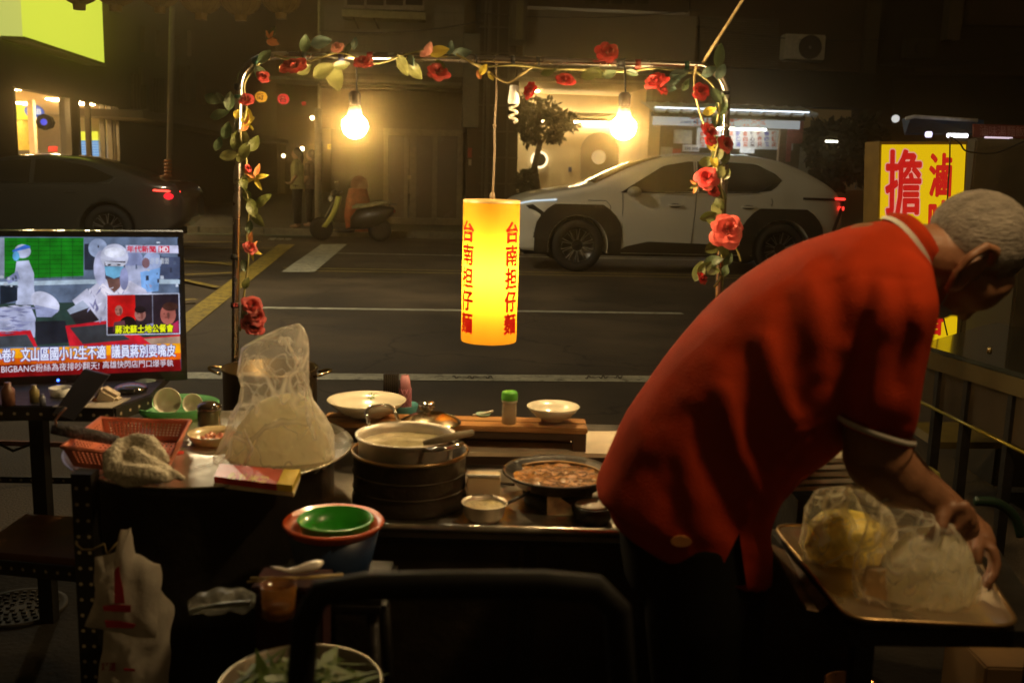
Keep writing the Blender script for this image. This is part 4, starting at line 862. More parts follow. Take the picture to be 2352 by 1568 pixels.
# bowls
porc = M('porcelain', (.72, .66, .50), .18, var=.04, coat=.5)
def bowl(name, label, px, py_rim, wpx, py_base, Y, mat, foot=.42, flare=1., inner=None, cat='bowl', par=None):
    c = W(px, py_rim, Y); r = wpx/2*Y/FPX; zb_ = W(px, py_base, Y-r*foot).z; h = c.z-zb_; b = Vector((c.x, c.y, zb_))
    t = thing(name, label, cat, b)
    P = [(0, .004), (r*foot*.9, .004), (r*foot, 0), (r*foot*1.0, .01), (r*.66, h*.30), (r*.86, h*.68), (r*1.0, h), (r*.97, h+.001), (r*.82, h*.66), (r*.60, h*.30), (r*.3, h*.16), (0, h*.14)]
    MB().lathe(b, P, 48).build('body', mat, t); return t, b, r, h
t, b, r, h = bowl('oval_bowl', 'large white porcelain bowl with green flower mark on the left of the wooden bench', 842, 917, 187, 966, 2.70, porc)
mb = MB()
for k in range(6):
    a = k*math.pi/3; 
    T_ = Matrix.Translation(b+Vector((.0, r*.84, h*.72))) @ Matrix.Rotation(math.radians(50), 4, 'X') @ Matrix.Rotation(a, 4, 'Z')
    mb.add([(0, .002, .004), (.0028, .008, .004), (0, .013, .004), (-.0028, .008, .004)], [(0, 1, 2, 3)], False, T_)
mb.build('flower_mark', M('green_print', (.12, .25, .03), .4), t)
t, b, r, h = bowl('rice_bowl', 'small white porcelain bowl at the right end of the wooden bench', 1271, 932, 126, 971, 2.70, porc)
MB().lathe(b, [(0, h*.42), (r*.62, h*.38)], 24).build('leftovers', M('leftovers', (.40, .33, .22), .7, var=.5, scale=60, bump=1, bscale=90), t)
# jar with green lid
jp = W(1169, 972, 2.68); jt = thing('seasoning_jar', 'clear plastic seasoning jar with green cap on the bench', 'jar', jp); jr = 17*2.68/FPX; jh = W(1169, 900, 2.68).z-jp.z
MB().lathe(jp, [(0, 0), (jr, 0), (jr*1.05, .004), (jr*1.05, jh*.55), (jr*.97, jh*.7), (jr*.97, jh*.76)], 28).build('body', M('clear_plastic', (.75, .62, .42), .1, alpha=.45, var=0, coat=1), jt)
MB().lathe(jp, [(0, .003), (jr*.93, .003), (jr*.93, jh*.34), (0, jh*.36)], 24).build('pepper', M('pepper', (.30, .19, .09), .9, var=.3), jt)
MB().lathe(jp, [(jr*.98, jh*.68), (jr*1.08, jh*.70), (jr*1.08, jh*.76), (jr*.9, jh*.77)], 28).build('collar', M('white_plastic', (.7, .65, .5), .4), jt)
MB().lathe(jp, [(jr*1.12, jh*.76), (jr*1.15, jh*.80), (jr*1.12, jh*.97), (jr*.95, jh*1.02), (0, jh*1.03)], 28).build('cap', M('green_cap', (.13, .50, .06), .35, transl=.2), jt)
# chopstick holders
hp = W(898, 962, 2.87); hp.z = ZC; t = thing('chopstick_holder', 'black ribbed chopstick holder behind the white bowl', 'holder', hp)
hh_ = W(898, 858, 2.87).z-hp.z
for k in range(7): MB().box((hp.x-.019+.0063*k, hp.y, hp.z+hh_*.5), (.0045, .03, hh_)).build('rib', M('black_plastic', (.015, .012, .012), .4), t)
MB().box((hp.x, hp.y, hp.z+hh_*.2), (.044, .036, hh_*.4)).build('base', MATS['black_plastic'], t)
hp = W(930, 950, 2.88); hp.z = ZC; t = thing('netted_bottle', 'pink net wrapped bottle beside the black chopstick holder', 'bottle', hp); hh_ = W(930, 862, 2.88).z-hp.z
MB().lathe(hp, [(0, 0), (.017, 0), (.018, hh_*.8), (.012, hh_), (0, hh_)], 16).build('bottle', M('pink_plastic', (.35, .14, .16), .5), t)
mb = MB()
for k in range(10):
    for s_ in (1, -1): mb.tube([hp+Vector((.0188*math.cos(a), .0188*math.sin(a), hh_*.8*j/8)) for j in range(9) for a in [k*.628+s_*j*.5]], .0012, 4)
mb.build('net', M('pink_net', (.55, .20, .26), .6), t)
t, b, r, h = bowl('teal_dish', 'shallow teal plastic dish behind the pot lid', 925, 928, 74, 990, 2.90, M('teal_plastic', (.06, .22, .22), .4), foot=.7)
sp_ = W(1110, 955, 2.76); o = thing('dipping_dish', 'tiny pale green dish with white spoon at the middle of the bench', 'dish', sp_)
MB().lathe(sp_, [(0, 0), (.016, 0), (.022, .008), (.020, .008), (0, .003)], 20).build('dish', M('celadon', (.35, .55, .42), .3), o)
MB().tube([sp_+Vector((-.03, 0, .002)), sp_+Vector((.0, 0, .006)), sp_+Vector((.028, 0, .016))], [.003, .004, .003]).build('spoon', porc, o)
# --- wok on burner
c2, r2 = pcenter(1290, 1192, ZC, 250); c2.x = W(1281, 1120, c2.y).x; ztw = W(1281, 1078, c2.y+.02).z; h2 = ztw-ZC
wk = thing('braising_wok', 'black deep pan of brown braised mince on a sooty burner', 'pan', c2)
rw = 128*c2.y/FPX
MB().lathe(c2, [(rw*.62, .0), (rw*.66, .03), (rw*.60, h2*.35), (0, h2*.35)], 40).build('burner', black_s, wk)
MB().lathe(c2, [(0, h2*.36), (rw*.45, h2*.38), (rw*.8, h2*.62), (rw*.98, h2*.95), (rw*1.04, h2), (rw*1.02, h2+.006), (rw*.96, h2), (rw*.86, h2*.86), (rw*.80, h2*.80)], 56).build('pan', M('cast_pan', (.03, .026, .022), .4, .5, var=.4, bump=.5), wk)
mb = MB(); n = 30
for i in range(n+1):
    for j in range(n+1):
        u = -1+2*i/n; v = -1+2*j/n; L2 = math.hypot(u, v); k = max(abs(u), abs(v))/L2 if L2 > 0 else 1; x = u*k*rw*.86; y = v*k*rw*.86
        mb.v.append(c2+Vector((x, y, h2*.84+.006*noise.noise(Vector((x*60, y*60, 3)))+.004*noise.noise(Vector((x*150, y*150, 3))))))
mb.f = [(i*(n+1)+j, (i+1)*(n+1)+j, (i+1)*(n+1)+j+1, i*(n+1)+j+1) for i in range(n) for j in range(n)]; mb.sm = [True]*len(mb.f)
mb.build('braised_mince', M('mince', (.25, .11, .025), .22, var=.55, scale=40, bump=.6, bscale=80, coat=.6), wk)
MB().tube([c2+Vector((rw*.86*math.cos(a), rw*.86*math.sin(a), h2*.9)) for a in [math.radians(20+8*i) for i in range(16)]], .003, 5).build('grease_ring', M('grease', (.4, .25, .1), .3), wk)
pr_ = W(1285, 1155, c2.y-rw*.9); o = thing('splash_paper', 'greasy cream paper tucked against the pan burner', 'paper', pr_)
pp = [W(1256, 1192, c2.y-rw*.78), W(1318, 1190, c2.y-rw*.75), W(1312, 1160, c2.y-rw*.72), W(1290, 1145, c2.y-rw*.70), W(1278, 1122, c2.y-rw*.68), W(1257, 1125, c2.y-rw*.70)]
MB().prism(pp, (0, .002, 0)).build('sheet', M('greasy_paper', (.8, .7, .45), .7, var=.4, scale=30), o)
# small saucepan
c3, r3 = pcenter(1112, 1206, ZC, 70); Y3 = c3.y; r3 = 55*Y3/FPX; h3 = W(1112, 1153, Y3).z-ZC; c3.x = W(1112, 1180, Y3).x
t = thing('small_saucepan', 'small steel saucepan of pale sauce at the counter edge', 'saucepan', c3)
MB().lathe(c3, [(0, 0), (r3*.6, 0), (r3*.85, h3*.3), (r3*.93, h3*.9), (r3*1.02, h3), (r3*1.0, h3+.002), (r3*.9, h3*.9), (r3*.8, h3*.3), (0, h3*.1)], 40).build('body', M('pot_steel'), t)
MB().lathe(c3, [(0, h3*.8), (r3*.88, h3*.8)], 30).build('sauce', M('pale_sauce', (.55, .45, .22), .3, var=.3, scale=50, bump=.5), t)
MB().tube([c3+Vector((r3*.95, 0, h3*.95)), c3+Vector((r3*1.3, .015, h3*1.05)), W(1216, 1130, Y3+.05)], .004).build('handle', black_s, t)
bxp = W(1110, 1140, Y3+.10); t = thing('small_carton', 'small cream carton with bright white top edge behind the saucepan', 'carton', bxp)
MB().box((bxp.x, bxp.y, ZC+.04), (80*bxp.y/FPX, .05, .08), None, .003).build('box', M('carton_cream', (.65, .52, .32), .6, var=.1), t)
MB().box((bxp.x, bxp.y-.024, ZC+.083), (78*bxp.y/FPX, .006, .005)).build('flap', M('white_card'), t)
c4, _ = pcenter(1378, 1212, ZC, 80); r4 = 46*c4.y/FPX; h4 = W(1378, 1160, c4.y).z-ZC
t = thing('dark_cup', 'dark pot topped with a white round slab beside the man', 'pot', c4)
MB().lathe(c4, [(0, 0), (r4*.8, 0), (r4, h4*.4), (r4, h4), (r4*.92, h4), (r4*.9, h4*.6), (0, h4*.6)], 32).build('body', black_s, t)
MB().lathe(c4+Vector((-.005, 0, 0)), [(0, h4*1.12), (r4*.8, h4*1.10), (r4*.86, h4*1.0), (r4*.8, h4*.95), (0, h4*.9)], 32).build('white_slab', M('white_slab', (.6, .52, .4), .5, bump=.3), t)
MB().tube([W(1085, 1085, 2.7), W(1140, 1108, 2.5), W(1180, 1112, 2.4)], .004).build('x', steel_d, ct).name = 'gas_hose'
# --- barrel with round tray on left
TZ = W(480, 1130, 1.98).z
tc = Vector((0, 0, 0)); rT = .33
fr_ = G(470, 1133, TZ); tc = Vector((W(490, 1050, fr_.y+rT).x, fr_.y+rT, TZ))
tt = thing('round_tray_table', 'large round worn metal tray resting on a black barrel stove', 'table', Vector((tc.x, tc.y, 0)))
MB().lathe(tc, [(0, 0), (rT*.92, 0), (rT*.97, .006), (rT, .012), (rT*1.005, .01), (rT*.97, .002), (rT*.92, -.004), (0, -.004)], 72).build('tray', M('tray_metal', (.50, .44, .34), .28, .9, var=.4, scale=6, bump=.3), tt)
MB().lathe(Vector((tc.x, tc.y, 0)), [(.30, 0), (.30, .02), (.285, .03), (.285, TZ*.5), (.292, TZ*.52), (.285, TZ*.54), (.285, TZ-.03), (.295, TZ-.008), (0, TZ-.008)], 48).build('barrel', black_s, tt)
# bag of white noodles
film = FILM('plastic_film', (.97, .93, .82), .14, .5, 6)
film_c = FILM('clear_film', (.97, .92, .74), .05, .5, 8)
def rings_bag(levels, Yc, dr, name, mat, par, jit=.006, js=14., n=72, sub=0, seed=0., fold=0.):
    rg = []
    for (y, a, b_) in levels:
        L = W(a, y, Yc); R = W(b_, y, Yc); c = (L+R)/2; hw_ = (R-L).length/2; dv = (R-L).normalized(); dp = hw_*dr
        ring = []
        for k in range(n):
            t = 2*math.pi*k/n; f = 1+fold*math.sin(t*7+seed)+fold*.6*math.sin(t*13+y*.05)
            ring.append(c+dv*(hw_*math.cos(t)*(f if abs(math.cos(t)) < .9 else 1))+Vector((0, 1, 0))*(dp*math.sin(t)*f))
        rg.append(ring)
    # refine between levels
    out = []
    for i in range(len(rg)-1):
        for s_ in range(7):
            u = s_/7; u2 = u
            out.append([rg[i][k].lerp(rg[i+1][k], u2) for k in range(n)])
    out.append(rg[-1]); mb = MB().loft(out)
    def rdg(v):
        q = Vector((v.x*js, v.y*js, v.z*js*.55))+Vector((seed, 2, 0)); a = 1-2*abs(noise.noise(q)); b2 = 1-2*abs(noise.noise(q*2.3+Vector((7, 0, 0)))); return a*.7+b2*.45
    mb.v = [v+noise.noise_vector(v*js+Vector((seed, 0, 0)))*jit*.7+Vector((noise.noise(v*9)*.3, -1, .2))*rdg(v)*jit*.8 for v in mb.v]
    return mb.build(name, mat, par)
Yg = tc.y-.05
bag = thing('noodle_bag', 'big clear plastic bag of white noodles standing on the round tray', 'plastic bag', Vector((W(620, 1075, Yg).x, Yg, TZ)))
rings_bag([(742, 676, 690), (752, 645, 698), (775, 600, 706), (800, 560, 711), (850, 548, 713), (885, 556, 714), (920, 552, 726), (955, 530, 746), (1000, 512, 764), (1045, 490, 772), (1070, 476, 758), (1082, 510, 720)], Yg, .62, 'film', film, bag, .010, 12, fold=.05)
rings_bag([(905, 640, 690), (918, 600, 712), (940, 575, 730), (975, 552, 748), (1015, 530, 760), (1050, 516, 762), (1070, 530, 745), (1079, 560, 705)], Yg, .60, 'white_noodles', M('white_noodles', (.97, .93, .74), .6, transl=.6, var=.12, scale=25, bump=.8, bscale=60, sss=.3), bag, .008, 20, seed=3)
for pts in ([(655, 775), (672, 810), (690, 850), (712, 900), (722, 960)], [(600, 820), (615, 850), (640, 880)], [(700, 900), (706, 960), (726, 1010)], [(560, 985), (580, 1030), (560, 1070)]):
    rr_ = [.0015, .004, .005, .004, .001][:len(pts)]
    MB().tube([W(x, y, Yg-.085-(.04 if y > 900 else 0)) for x, y in pts], rr_ if len(rr_) == len(pts) else .003, 6).build('crease', film, bag)
# packet
pk = thing('red_packet', 'red and yellow paper packet lying under the front of the noodle bag', 'packet', W(590, 1120, Yg-.2))
zk = TZ+.012
def gp(px, py, z): return G(px, py, z)
MB().prism([gp(492, 1108, zk), gp(635, 1126, zk), gp(650, 1092, zk), gp(505, 1078, zk)], (0, 0, .014)).build('red_face', M('packet_red', (.55, .03, .015), .35, coat=.3, var=.1), pk)
MB().prism([gp(636.5, 1126, zk), gp(672, 1130, zk), gp(690, 1092, zk), gp(652, 1092, zk)], (0, 0, .015)).build('yellow_face', M('packet_yellow', (.70, .50, .03), .35, coat=.3, var=.1), pk)
MB().prism([gp(490, 1118, TZ+.003), gp(675, 1140, TZ+.003), gp(690, 1100, TZ+.003), gp(500, 1082, TZ+.003)], (0, 0, .008)).build('cream_base', M('packet_cream', (.6, .5, .3), .5), pk)
text_map(MB(), '新竹米粉', bil(gp(520, 1098, zk+.0145), gp(615, 1110, zk+.0145), gp(622, 1094, zk+.0145), gp(530, 1084, zk+.0145)), .03).build('lettering', M('packet_yellow'), pk)
# tall stock pot behind the bag
ps = W(622, 950, 2.95); rs = 108*2.95/FPX; hs = W(622, 830, 2.95).z-ZC-.02
t = thing('stock_pot', 'tall dark stock pot with loop handles behind the noodle bag', 'pot', Vector((ps.x, ps.y, ZC)))
b = Vector((ps.x, ps.y, ZC))
MB().lathe(b, [(0, 0), (rs, 0), (rs, hs-.005), (rs*1.04, hs), (rs*1.02, hs+.004), (rs*.96, hs), (rs*.96, .02), (0, .015)], 48).build('body', M('dull_brass_pot', (.20, .14, .07), .3, .9, var=.4, scale=8), t)
for sg in (-1, 1): MB().tube([b+Vector((sg*(rs+.045*math.sin(a)), .04*math.cos(a), hs-.015+.012*math.sin(a))) for a in [math.pi*i/10 for i in range(11)]], .0045, 7).build('handle', M('lid_steel'), t)
# --- pink basket
def perf(P00, P10, P11, P01, nx, ny, name, mat, par, mx=.12, my=.2, th=.002):
    P = bil(P00, P10, P11, P01); bm = bmesh.new(); us = [0, mx*.6]+[mx*.6+(1-1.2*mx)*(i+f)/nx for i in range(nx) for f in (.28, .78)]+[1]; vs_ = [0, my]+[my+(1-1.8*my)*(i+f)/ny for i in range(ny) for f in (.25, .8)]+[1]
    V = [[bm.verts.new(P(u, v)) for v in vs_] for u in us]
    hole_u = set(2+2*i for i in range(nx)); hole_v = set(2+2*j for j in range(ny))
    for i in range(len(us)-1):
        for j in range(len(vs_)-1):
            if i in hole_u and j in hole_v: continue
            bm.faces.new((V[i][j], V[i+1][j], V[i+1][j+1], V[i][j+1]))
    o = MB().bm(bm).build(name, mat, par); md = o.modifiers.new('s', 'SOLIDIFY'); md.thickness = th; return o
pinkm = M('pink_plastic_basket', (.62, .19, .11), .4, var=.1, coat=.2)
bz = TZ+.004; bT = W(190, 985, 2.35).z
zr_b = TZ+.058; FL, FR_, BR, BL = [G(px, py, zr_b) for px, py in ((142, 1026), (392, 1052), (437, 966), (232, 959))]
cenB = (FL+FR_+BR+BL)/4
def inn(p): q = cenB+(p-cenB)*.86; q.z = TZ+.012; return q
bk = thing('pink_basket', 'shallow pink perforated plastic basket at the left of the round tray', 'basket', Vector((cenB.x, cenB.y, TZ)))
for (a, b_, nx) in ((FL, FR_, 20), (FR_, BR, 14), (BR, BL, 20), (BL, FL, 14)): perf(inn(a), inn(b_), b_, a, nx, 5, 'side', pinkm, bk)
perf(inn(FL), inn(FR_), inn(BR), inn(BL), 16, 10, 'bottom', pinkm, bk, .05, .05)
MB().tube([FL, FR_, BR, BL], .005, 8, closed=True).build('rim', pinkm, bk)
bgc = thing('red_ladle_handle', 'red plastic handle lying in the pink basket', 'utensil', cenB)
MB().tube([W(320, 1030, 2.3), W(375, 1042, 2.22), W(420, 1040, 2.25)], .006).build('handle', M('packet_red'), bgc)
bgc = thing('basket_bag', 'crumpled clear bag lying in the pink basket', 'plastic bag', cenB)
rings_bag([(978, 232, 250), (990, 222, 262), (1008, 215, 275), (1020, 225, 265)], 2.38, .7, 'film', film, bgc, .01, 30)
# wrapped stick with wire hook
sk = thing('wrapped_knife', 'dark cloth wrapped cleaver handle poking out of the pink basket', 'knife', W(200, 998, 2.2))
MB().tube([W(118, 985, 2.12), W(160, 990, 2.14), W(215, 1000, 2.16), W(272, 1012, 2.18)], [.010, .0145, .014, .011], 10).build('wrapped_handle', M('blue_rag', (.05, .045, .05), .8, var=.9, scale=40, bump=1), sk)
MB().tube([W(130, 980, 2.12), W(127, 965, 2.12), W(140, 948, 2.12), W(151, 936, 2.12)], .0028, 7).build('wire_hook', alu, sk)
# towel
tw = thing('cloth_towel', 'crumpled off white cloth towel on the edge of the round tray', 'towel', Vector((W(330, 1090, 2.05).x, 2.05, TZ)))
twm = M('towel', (.85, .77, .60), .95, var=.15, scale=20, bump=1., bscale=120)
mb = MB()
def fold(pts, rs): mb.tube([W(x, y, Y) for x, y, Y in pts], [r_*2.05/FPX for r_ in rs], 14)
fold([(283, 1012, 1.98), (262, 1045, 1.94), (262, 1080, 1.91), (300, 1092, 1.88), (345, 1090, 1.86), (375, 1098, 1.85), (395, 1104, 1.85)], [16, 22, 25, 26, 20, 14, 5])
fold([(283, 1014, 1.98), (310, 1012, 1.98), (345, 1022, 1.96), (370, 1048, 1.94), (388, 1060, 1.93)], [14, 19, 22, 16, 8])
fold([(300, 1040, 1.94), (325, 1060, 1.91), (350, 1072, 1.90), (390, 1078, 1.89)], [18, 24, 22, 10])
fold([(345, 1080, 1.89), (380, 1078, 1.88), (400, 1088, 1.86), (428, 1100, 1.86)], [12, 13, 11, 5])
mb.v = [v+noise.noise_vector(v*38)*.007+noise.noise_vector(v*90)*.003 for v in mb.v]
remesh(mb, 'cloth', twm, tw, .004, 4)
# green bowl with cups
t, b, r, h = bowl('green_basin', 'translucent green plastic bowl holding white cups', 405, 925, 196, 992, 2.62, M('green_plastic', (.20, .55, .24), .35, transl=.35, var=.05), foot=.62)
gb = b
for (px, py, sc, lab) in ((378, 925, 1., 'white cup tipped on its side at the left in the green bowl'), (437, 930, .75, 'smaller white cup at the right in the green bowl')):
    c_ = W(px, py, 2.60); o = MB().lathe((0, 0, 0), [(0, 0), (.018*sc, 0), (.022*sc, .006), (.036*sc, .04*sc), (.034*sc, .04*sc), (.016*sc, .006), (0, .005)], 28, Matrix.Translation(c_) @ Matrix.Rotation(math.radians(68), 4, 'X') @ Matrix.Rotation(.5, 4, 'Y')).build('tea_cup', porc); o.location = (0, 0, 0); tag(o, lab, 'cup')
dj = W(481, 985, 2.48); t = thing('dark_jar', 'squat dark glass jar with domed lid between green bowl and noodle bag', 'jar', dj); rj = 27*2.48/FPX; hj = W(481, 925, 2.48).z-dj.z
MB().lathe(dj, [(0, 0), (rj*.9, 0), (rj, .006), (rj, hj*.7), (rj*.9, hj*.78)], 28).build('body', M('olive_glass', (.07, .07, .03), .15, coat=1, var=.2), t)
MB().lathe(dj, [(rj*.98, hj*.74), (rj*1.06, hj*.78), (rj*1.0, hj*.92), (rj*.6, hj*1.03), (0, hj*1.06)], 28).build('lid', M('dark_lid', (.04, .025, .015), .12, coat=1, var=0), t)
t, b, r, h = bowl('shrimp_bowl', 'cream bowl of pink shrimps half hidden behind the noodle bag', 492, 993, 126, 1047, 2.36, M('cream_bowl', (.70, .56, .30), .25, coat=.5, var=.05))
mb = MB()
for k in range(9): a = k*2.4; q = b+Vector((.03*math.cos(a)*(.3+k*.08), .03*math.sin(a)*(.3+k*.08), h*.72)); mb.tube([q+Vector((.012*math.cos(x+a), .012*math.sin(x+a), .004*math.sin(3*x))) for x in (0, .7, 1.4, 2.1, 2.8)], [.004, .007, .007, .005, .002], 8)
mb.build('shrimps', M('shrimp', (.70, .25, .12), .35, var=.3, scale=60, coat=.4), t)['kind'] = 'stuff'

# ================================================================ TELEVISION AND SHELF
PBR = W(416, 852, 2.80); alp = math.radians(19); ex = Vector((math.cos(alp), math.sin(alp), 0)); nT = Vector((math.sin(alp), -math.cos(alp), 0))  # nT faces the camera
hT = PL(413, 545, PBR, nT).z-PBR.z; wT = hT*16/9
tvc = PBR-ex*wT/2
tv = thing('television', 'flat television showing a news broadcast at the left of the stall', 'television', Vector((tvc.x, tvc.y, PBR.z-.13)))
Ft = frame(tvc+ZZ*hT/2-nT*.028, ex, ZZ)
bzl = M('tv_bezel', (.012, .012, .012), .25, coat=.4, var=0)
MB().box((0, .0, 0), (wT+.006, .05, hT+.006), Ft, .004).build('back_case', bzl, tv)
for (cx_, cz, w_, h_) in ((0, hT/2+.008, wT+.034, .016), (0, -hT/2-.013, wT+.034, .026), (-wT/2-.0087, 0, .0165, hT+.0), (wT/2+.0087, 0, .0165, hT+.0)): MB().box((cx_, -.002, cz), (w_, .062, h_), Ft, .002).build('bezel', bzl, tv)
MB().tube([tvc-nT*.03+ZZ*-.02, tvc-nT*.03+ZZ*-.10], .022).build('neck', bzl, tv); MB().box((0, 0, 0), (.30, .16, .012), frame(tvc-nT*.03-ZZ*.105, ex, ZZ), .004).build('base', bzl, tv)
MB().ball(PL(134, 872, PBR, nT)+nT*.006, .0035).build('blue_power_light', E('led_blue', (.05, .15, 1), 6), tv)
text_map(MB(), 'SAMPO', bil(*[PL(x, y, PBR+nT*.0065, nT) for x, y in ((124, 880), (152, 879), (152, 874), (124, 875))])).build('maker_name', M('grey_print', (.2, .2, .2), .4), tv)
LV = [0]
def sp(px, py): LV; return PL(px, py, PBR+nT*(.0025+.00022*LV[0]), nT)
def clipx(p): return p
x0s = -160
def scr_poly(pts, name, col, s=1.):
    LV[0] += 1; m_ = SCR('screen_'+name+str(LV[0]), col, s); return MB().add([sp(x, y) for x, y in pts], [tuple(range(len(pts)))]).build(name, m_, tv)
def scr_ell(cx_, cy_, rx, ry, name, col, rot=0., s=1., a0=0, a1=360):
    c_, s_ = math.cos(math.radians(rot)), math.sin(math.radians(rot)); pts = []
    for i in range(25):
        a = math.radians(a0+(a1-a0)*i/24 if a1-a0 < 360 else i*14.4); u, v = rx*math.cos(a), ry*math.sin(a); pts.append((cx_+u*c_-v*s_, cy_+u*s_+v*c_))
    return scr_poly(pts[:-1] if a1-a0 >= 360 else pts, name, col, s)
X0 = -152
sv = srgb
scr_poly([(X0, 872), (416, 851), (413, 545), (X0, 541)], 'picture_background', sv(96, 112, 140))
scr_poly([(X0, 700), (413, 690), (416, 790), (X0, 800)], 'picture_floor', sv(40, 62, 58))
scr_poly([(10, 640), (192, 634), (192, 546), (10, 546)], 'green_crates', sv(20, 118, 22))
for i in range(9): scr_poly([(11, 556+10.5*i), (191, 556+10.2*i), (191, 554.4+10.2*i), (11, 554.4+10.5*i)], 'crate_line', sv(12, 78, 20))
for i in range(1, 7): scr_poly([(10+26*i, 640), (11.6+26*i, 640), (11.6+26*i, 547), (10+26*i, 547)], 'crate_line', sv(12, 78, 20))
scr_poly([(X0, 640), (10, 640), (10, 546), (X0, 546)], 'wall', sv(130, 140, 160))
scr_poly([(194, 620), (240, 620), (240, 560), (194, 560)], 'dark_machine', sv(38, 44, 60))
scr_poly([(330, 640), (413, 640), (413, 590), (340, 590)], 'grey_machine', sv(70, 80, 110))
scr_poly([(X0, 662), (200, 652), (413, 652), (413, 642), (200, 642), (X0, 652)], 'counter_strip', sv(175, 195, 215))
wht = sv(178, 186, 218); whs = sv(140, 150, 195)
# left standing worker
scr_poly([(38, 600), (66, 598), (78, 628), (78, 660), (84, 700), (36, 700), (42, 650), (34, 630)], 'worker_coat', wht); scr_ell(52, 577, 19, 16, 'worker_hood', wht); scr_poly([(28, 575), (58, 562), (70, 566), (68, 570), (30, 579)], 'blue_cap_stripe', sv(60, 110, 210)); scr_ell(37, 588, 8, 11, 'mask', sv(90, 160, 210)); scr_poly([(14, 640), (40, 622), (46, 640), (20, 652)], 'sleeve', whs)
scr_poly([(0, 700), (0, 655), (40, 655), (40, 690)], 'dark_table', sv(24, 34, 48))
# workers behind
scr_ell(300, 600, 30, 30, 'worker_hood', whs); scr_ell(225, 570, 22, 22, 'worker_hood', sv(150, 165, 200)); scr_poly([(275, 610), (345, 610), (350, 690), (270, 690)], 'worker_coat', sv(165, 172, 205))
scr_ell(350, 600, 22, 22, 'worker_hood', sv(150, 165, 205)); scr_ell(335, 604, 9, 12, 'worker_face', sv(120, 90, 100)); scr_poly([(322, 625), (368, 615), (364, 668), (326, 672)], 'blue_apron', sv(120, 165, 225))
# main worker
scr_poly([(196, 705), (205, 665), (228, 645), (300, 645), (335, 665), (350, 700), (345, 745), (205, 748)], 'worker_shirt', sv(190, 190, 215))
scr_ell(232, 615, 17, 40, 'worker_hood', sv(176, 180, 215)); scr_ell(263, 590, 32, 30, 'worker_cap', sv(196, 200, 226)); scr_poly([(240, 600), (288, 600), (286, 640), (262, 652), (242, 640)], 'worker_face', sv(70, 62, 76))
scr_poly([(240, 600), (292, 604), (282, 612), (243, 610)], 'cap_brim', sv(214, 218, 240)); scr_poly([(240, 612), (285, 612), (282, 632), (262, 640), (243, 632)], 'mask', sv(110, 175, 215))
scr_poly([(245, 640), (280, 640), (275, 660), (262, 672), (250, 660)], 'neck', sv(110, 78, 72)); scr_poly([(236, 650), (262, 674), (250, 690), (226, 662)], 'collar', sv(214, 210, 226)); scr_poly([(262, 674), (288, 650), (296, 660), (276, 688)], 'collar', sv(214, 210, 226))
scr_poly([(166, 690), (200, 662), (222, 690), (190, 725)], 'worker_sleeve', sv(186, 188, 214)); scr_poly([(154, 712), (190, 690), (206, 706), (172, 738)], 'steel_scoop', sv(150, 160, 185)); scr_poly([(160, 722), (205, 706), (228, 735), (180, 752)], 'dark_scoop', sv(40, 34, 40))
# bending worker
scr_poly([(X0, 770), (-60, 720), (0, 707), (70, 702), (82, 730), (80, 775)], 'worker_back', sv(170, 176, 212)); scr_ell(104, 695, 36, 22, 'worker_hood', sv(200, 204, 232), 30); scr_poly([(80, 700), (136, 712), (118, 728), (84, 728)], 'worker_hood_shade', sv(150, 158, 200))
scr_poly([(80, 738), (150, 736), (160, 786), (84, 792)], 'dark_bin', sv(30, 34, 44))
scr_poly([(X0, 770), (70, 758), (86, 796), (78, 796), (62, 768), (X0, 782)], 'red_crate', sv(190, 24, 40)); scr_poly([(X0, 782), (62, 768), (76, 794), (X0, 802)], 'crate_inside', sv(60, 66, 74))
scr_poly([(150, 748), (245, 736), (330, 775), (413, 768), (414, 792), (160, 795)], 'red_crate', sv(196, 28, 44)); scr_poly([(160, 752), (245, 744), (300, 780), (190, 790)], 'crate_inside', sv(52, 56, 62))
scr_poly([(330, 778), (413, 772), (414, 790), (350, 792)], 'tan_crate', sv(170, 140, 120))
# photographic clutter: folds, faces, glare
rdt = random.Random(11)
for _ in range(46):
    x = rdt.uniform(200, 345); y = rdt.uniform(655, 742); L_ = rdt.uniform(8, 26); w_ = rdt.uniform(1.5, 5); a = rdt.uniform(-1.2, 1.2); c_ = rdt.choice([(150, 152, 190), (128, 130, 172), (216, 216, 236), (108, 108, 148)])
    scr_poly([(x-L_*math.sin(a)/2, y-L_*math.cos(a)/2), (x+w_, y), (x+L_*math.sin(a)/2, y+L_*math.cos(a)/2), (x-w_*.3, y)], 'shirt_fold', sv(*c_))
for _ in range(30):
    x = rdt.uniform(0, 78); y = rdt.uniform(700, 765); L_ = rdt.uniform(8, 22); w_ = rdt.uniform(1.5, 4)
    scr_poly([(x-L_, y), (x, y+w_), (x+L_, y+rdt.uniform(-3, 3)), (x, y-w_*.4)], 'shirt_fold', sv(*rdt.choice([(138, 144, 186), (196, 198, 228), (120, 124, 168)])))
for _ in range(26):
    x = rdt.uniform(200, 410); y = rdt.uniform(550, 668); w_ = rdt.uniform(2, 9); h_ = rdt.uniform(2, 12)
    if 228 < x < 296 or 200 < x < 345 and y > 640: continue
    scr_poly([(x, y+h_), (x+w_, y+h_*.9), (x+w_*.9, y), (x, y)], 'kitchen_detail', sv(*rdt.choice([(50, 58, 80), (150, 168, 196), (84, 96, 124), (190, 200, 220)])))
for (x, y) in ((251, 608), (273, 608)): scr_ell(x, y, 4.5, 1.8, 'eye', sv(34, 26, 34))
scr_ell(263, 580, 24, 12, 'cap_light', sv(220, 224, 244)); scr_ell(285, 640, 10, 26, 'hood_shade', sv(140, 146, 190))
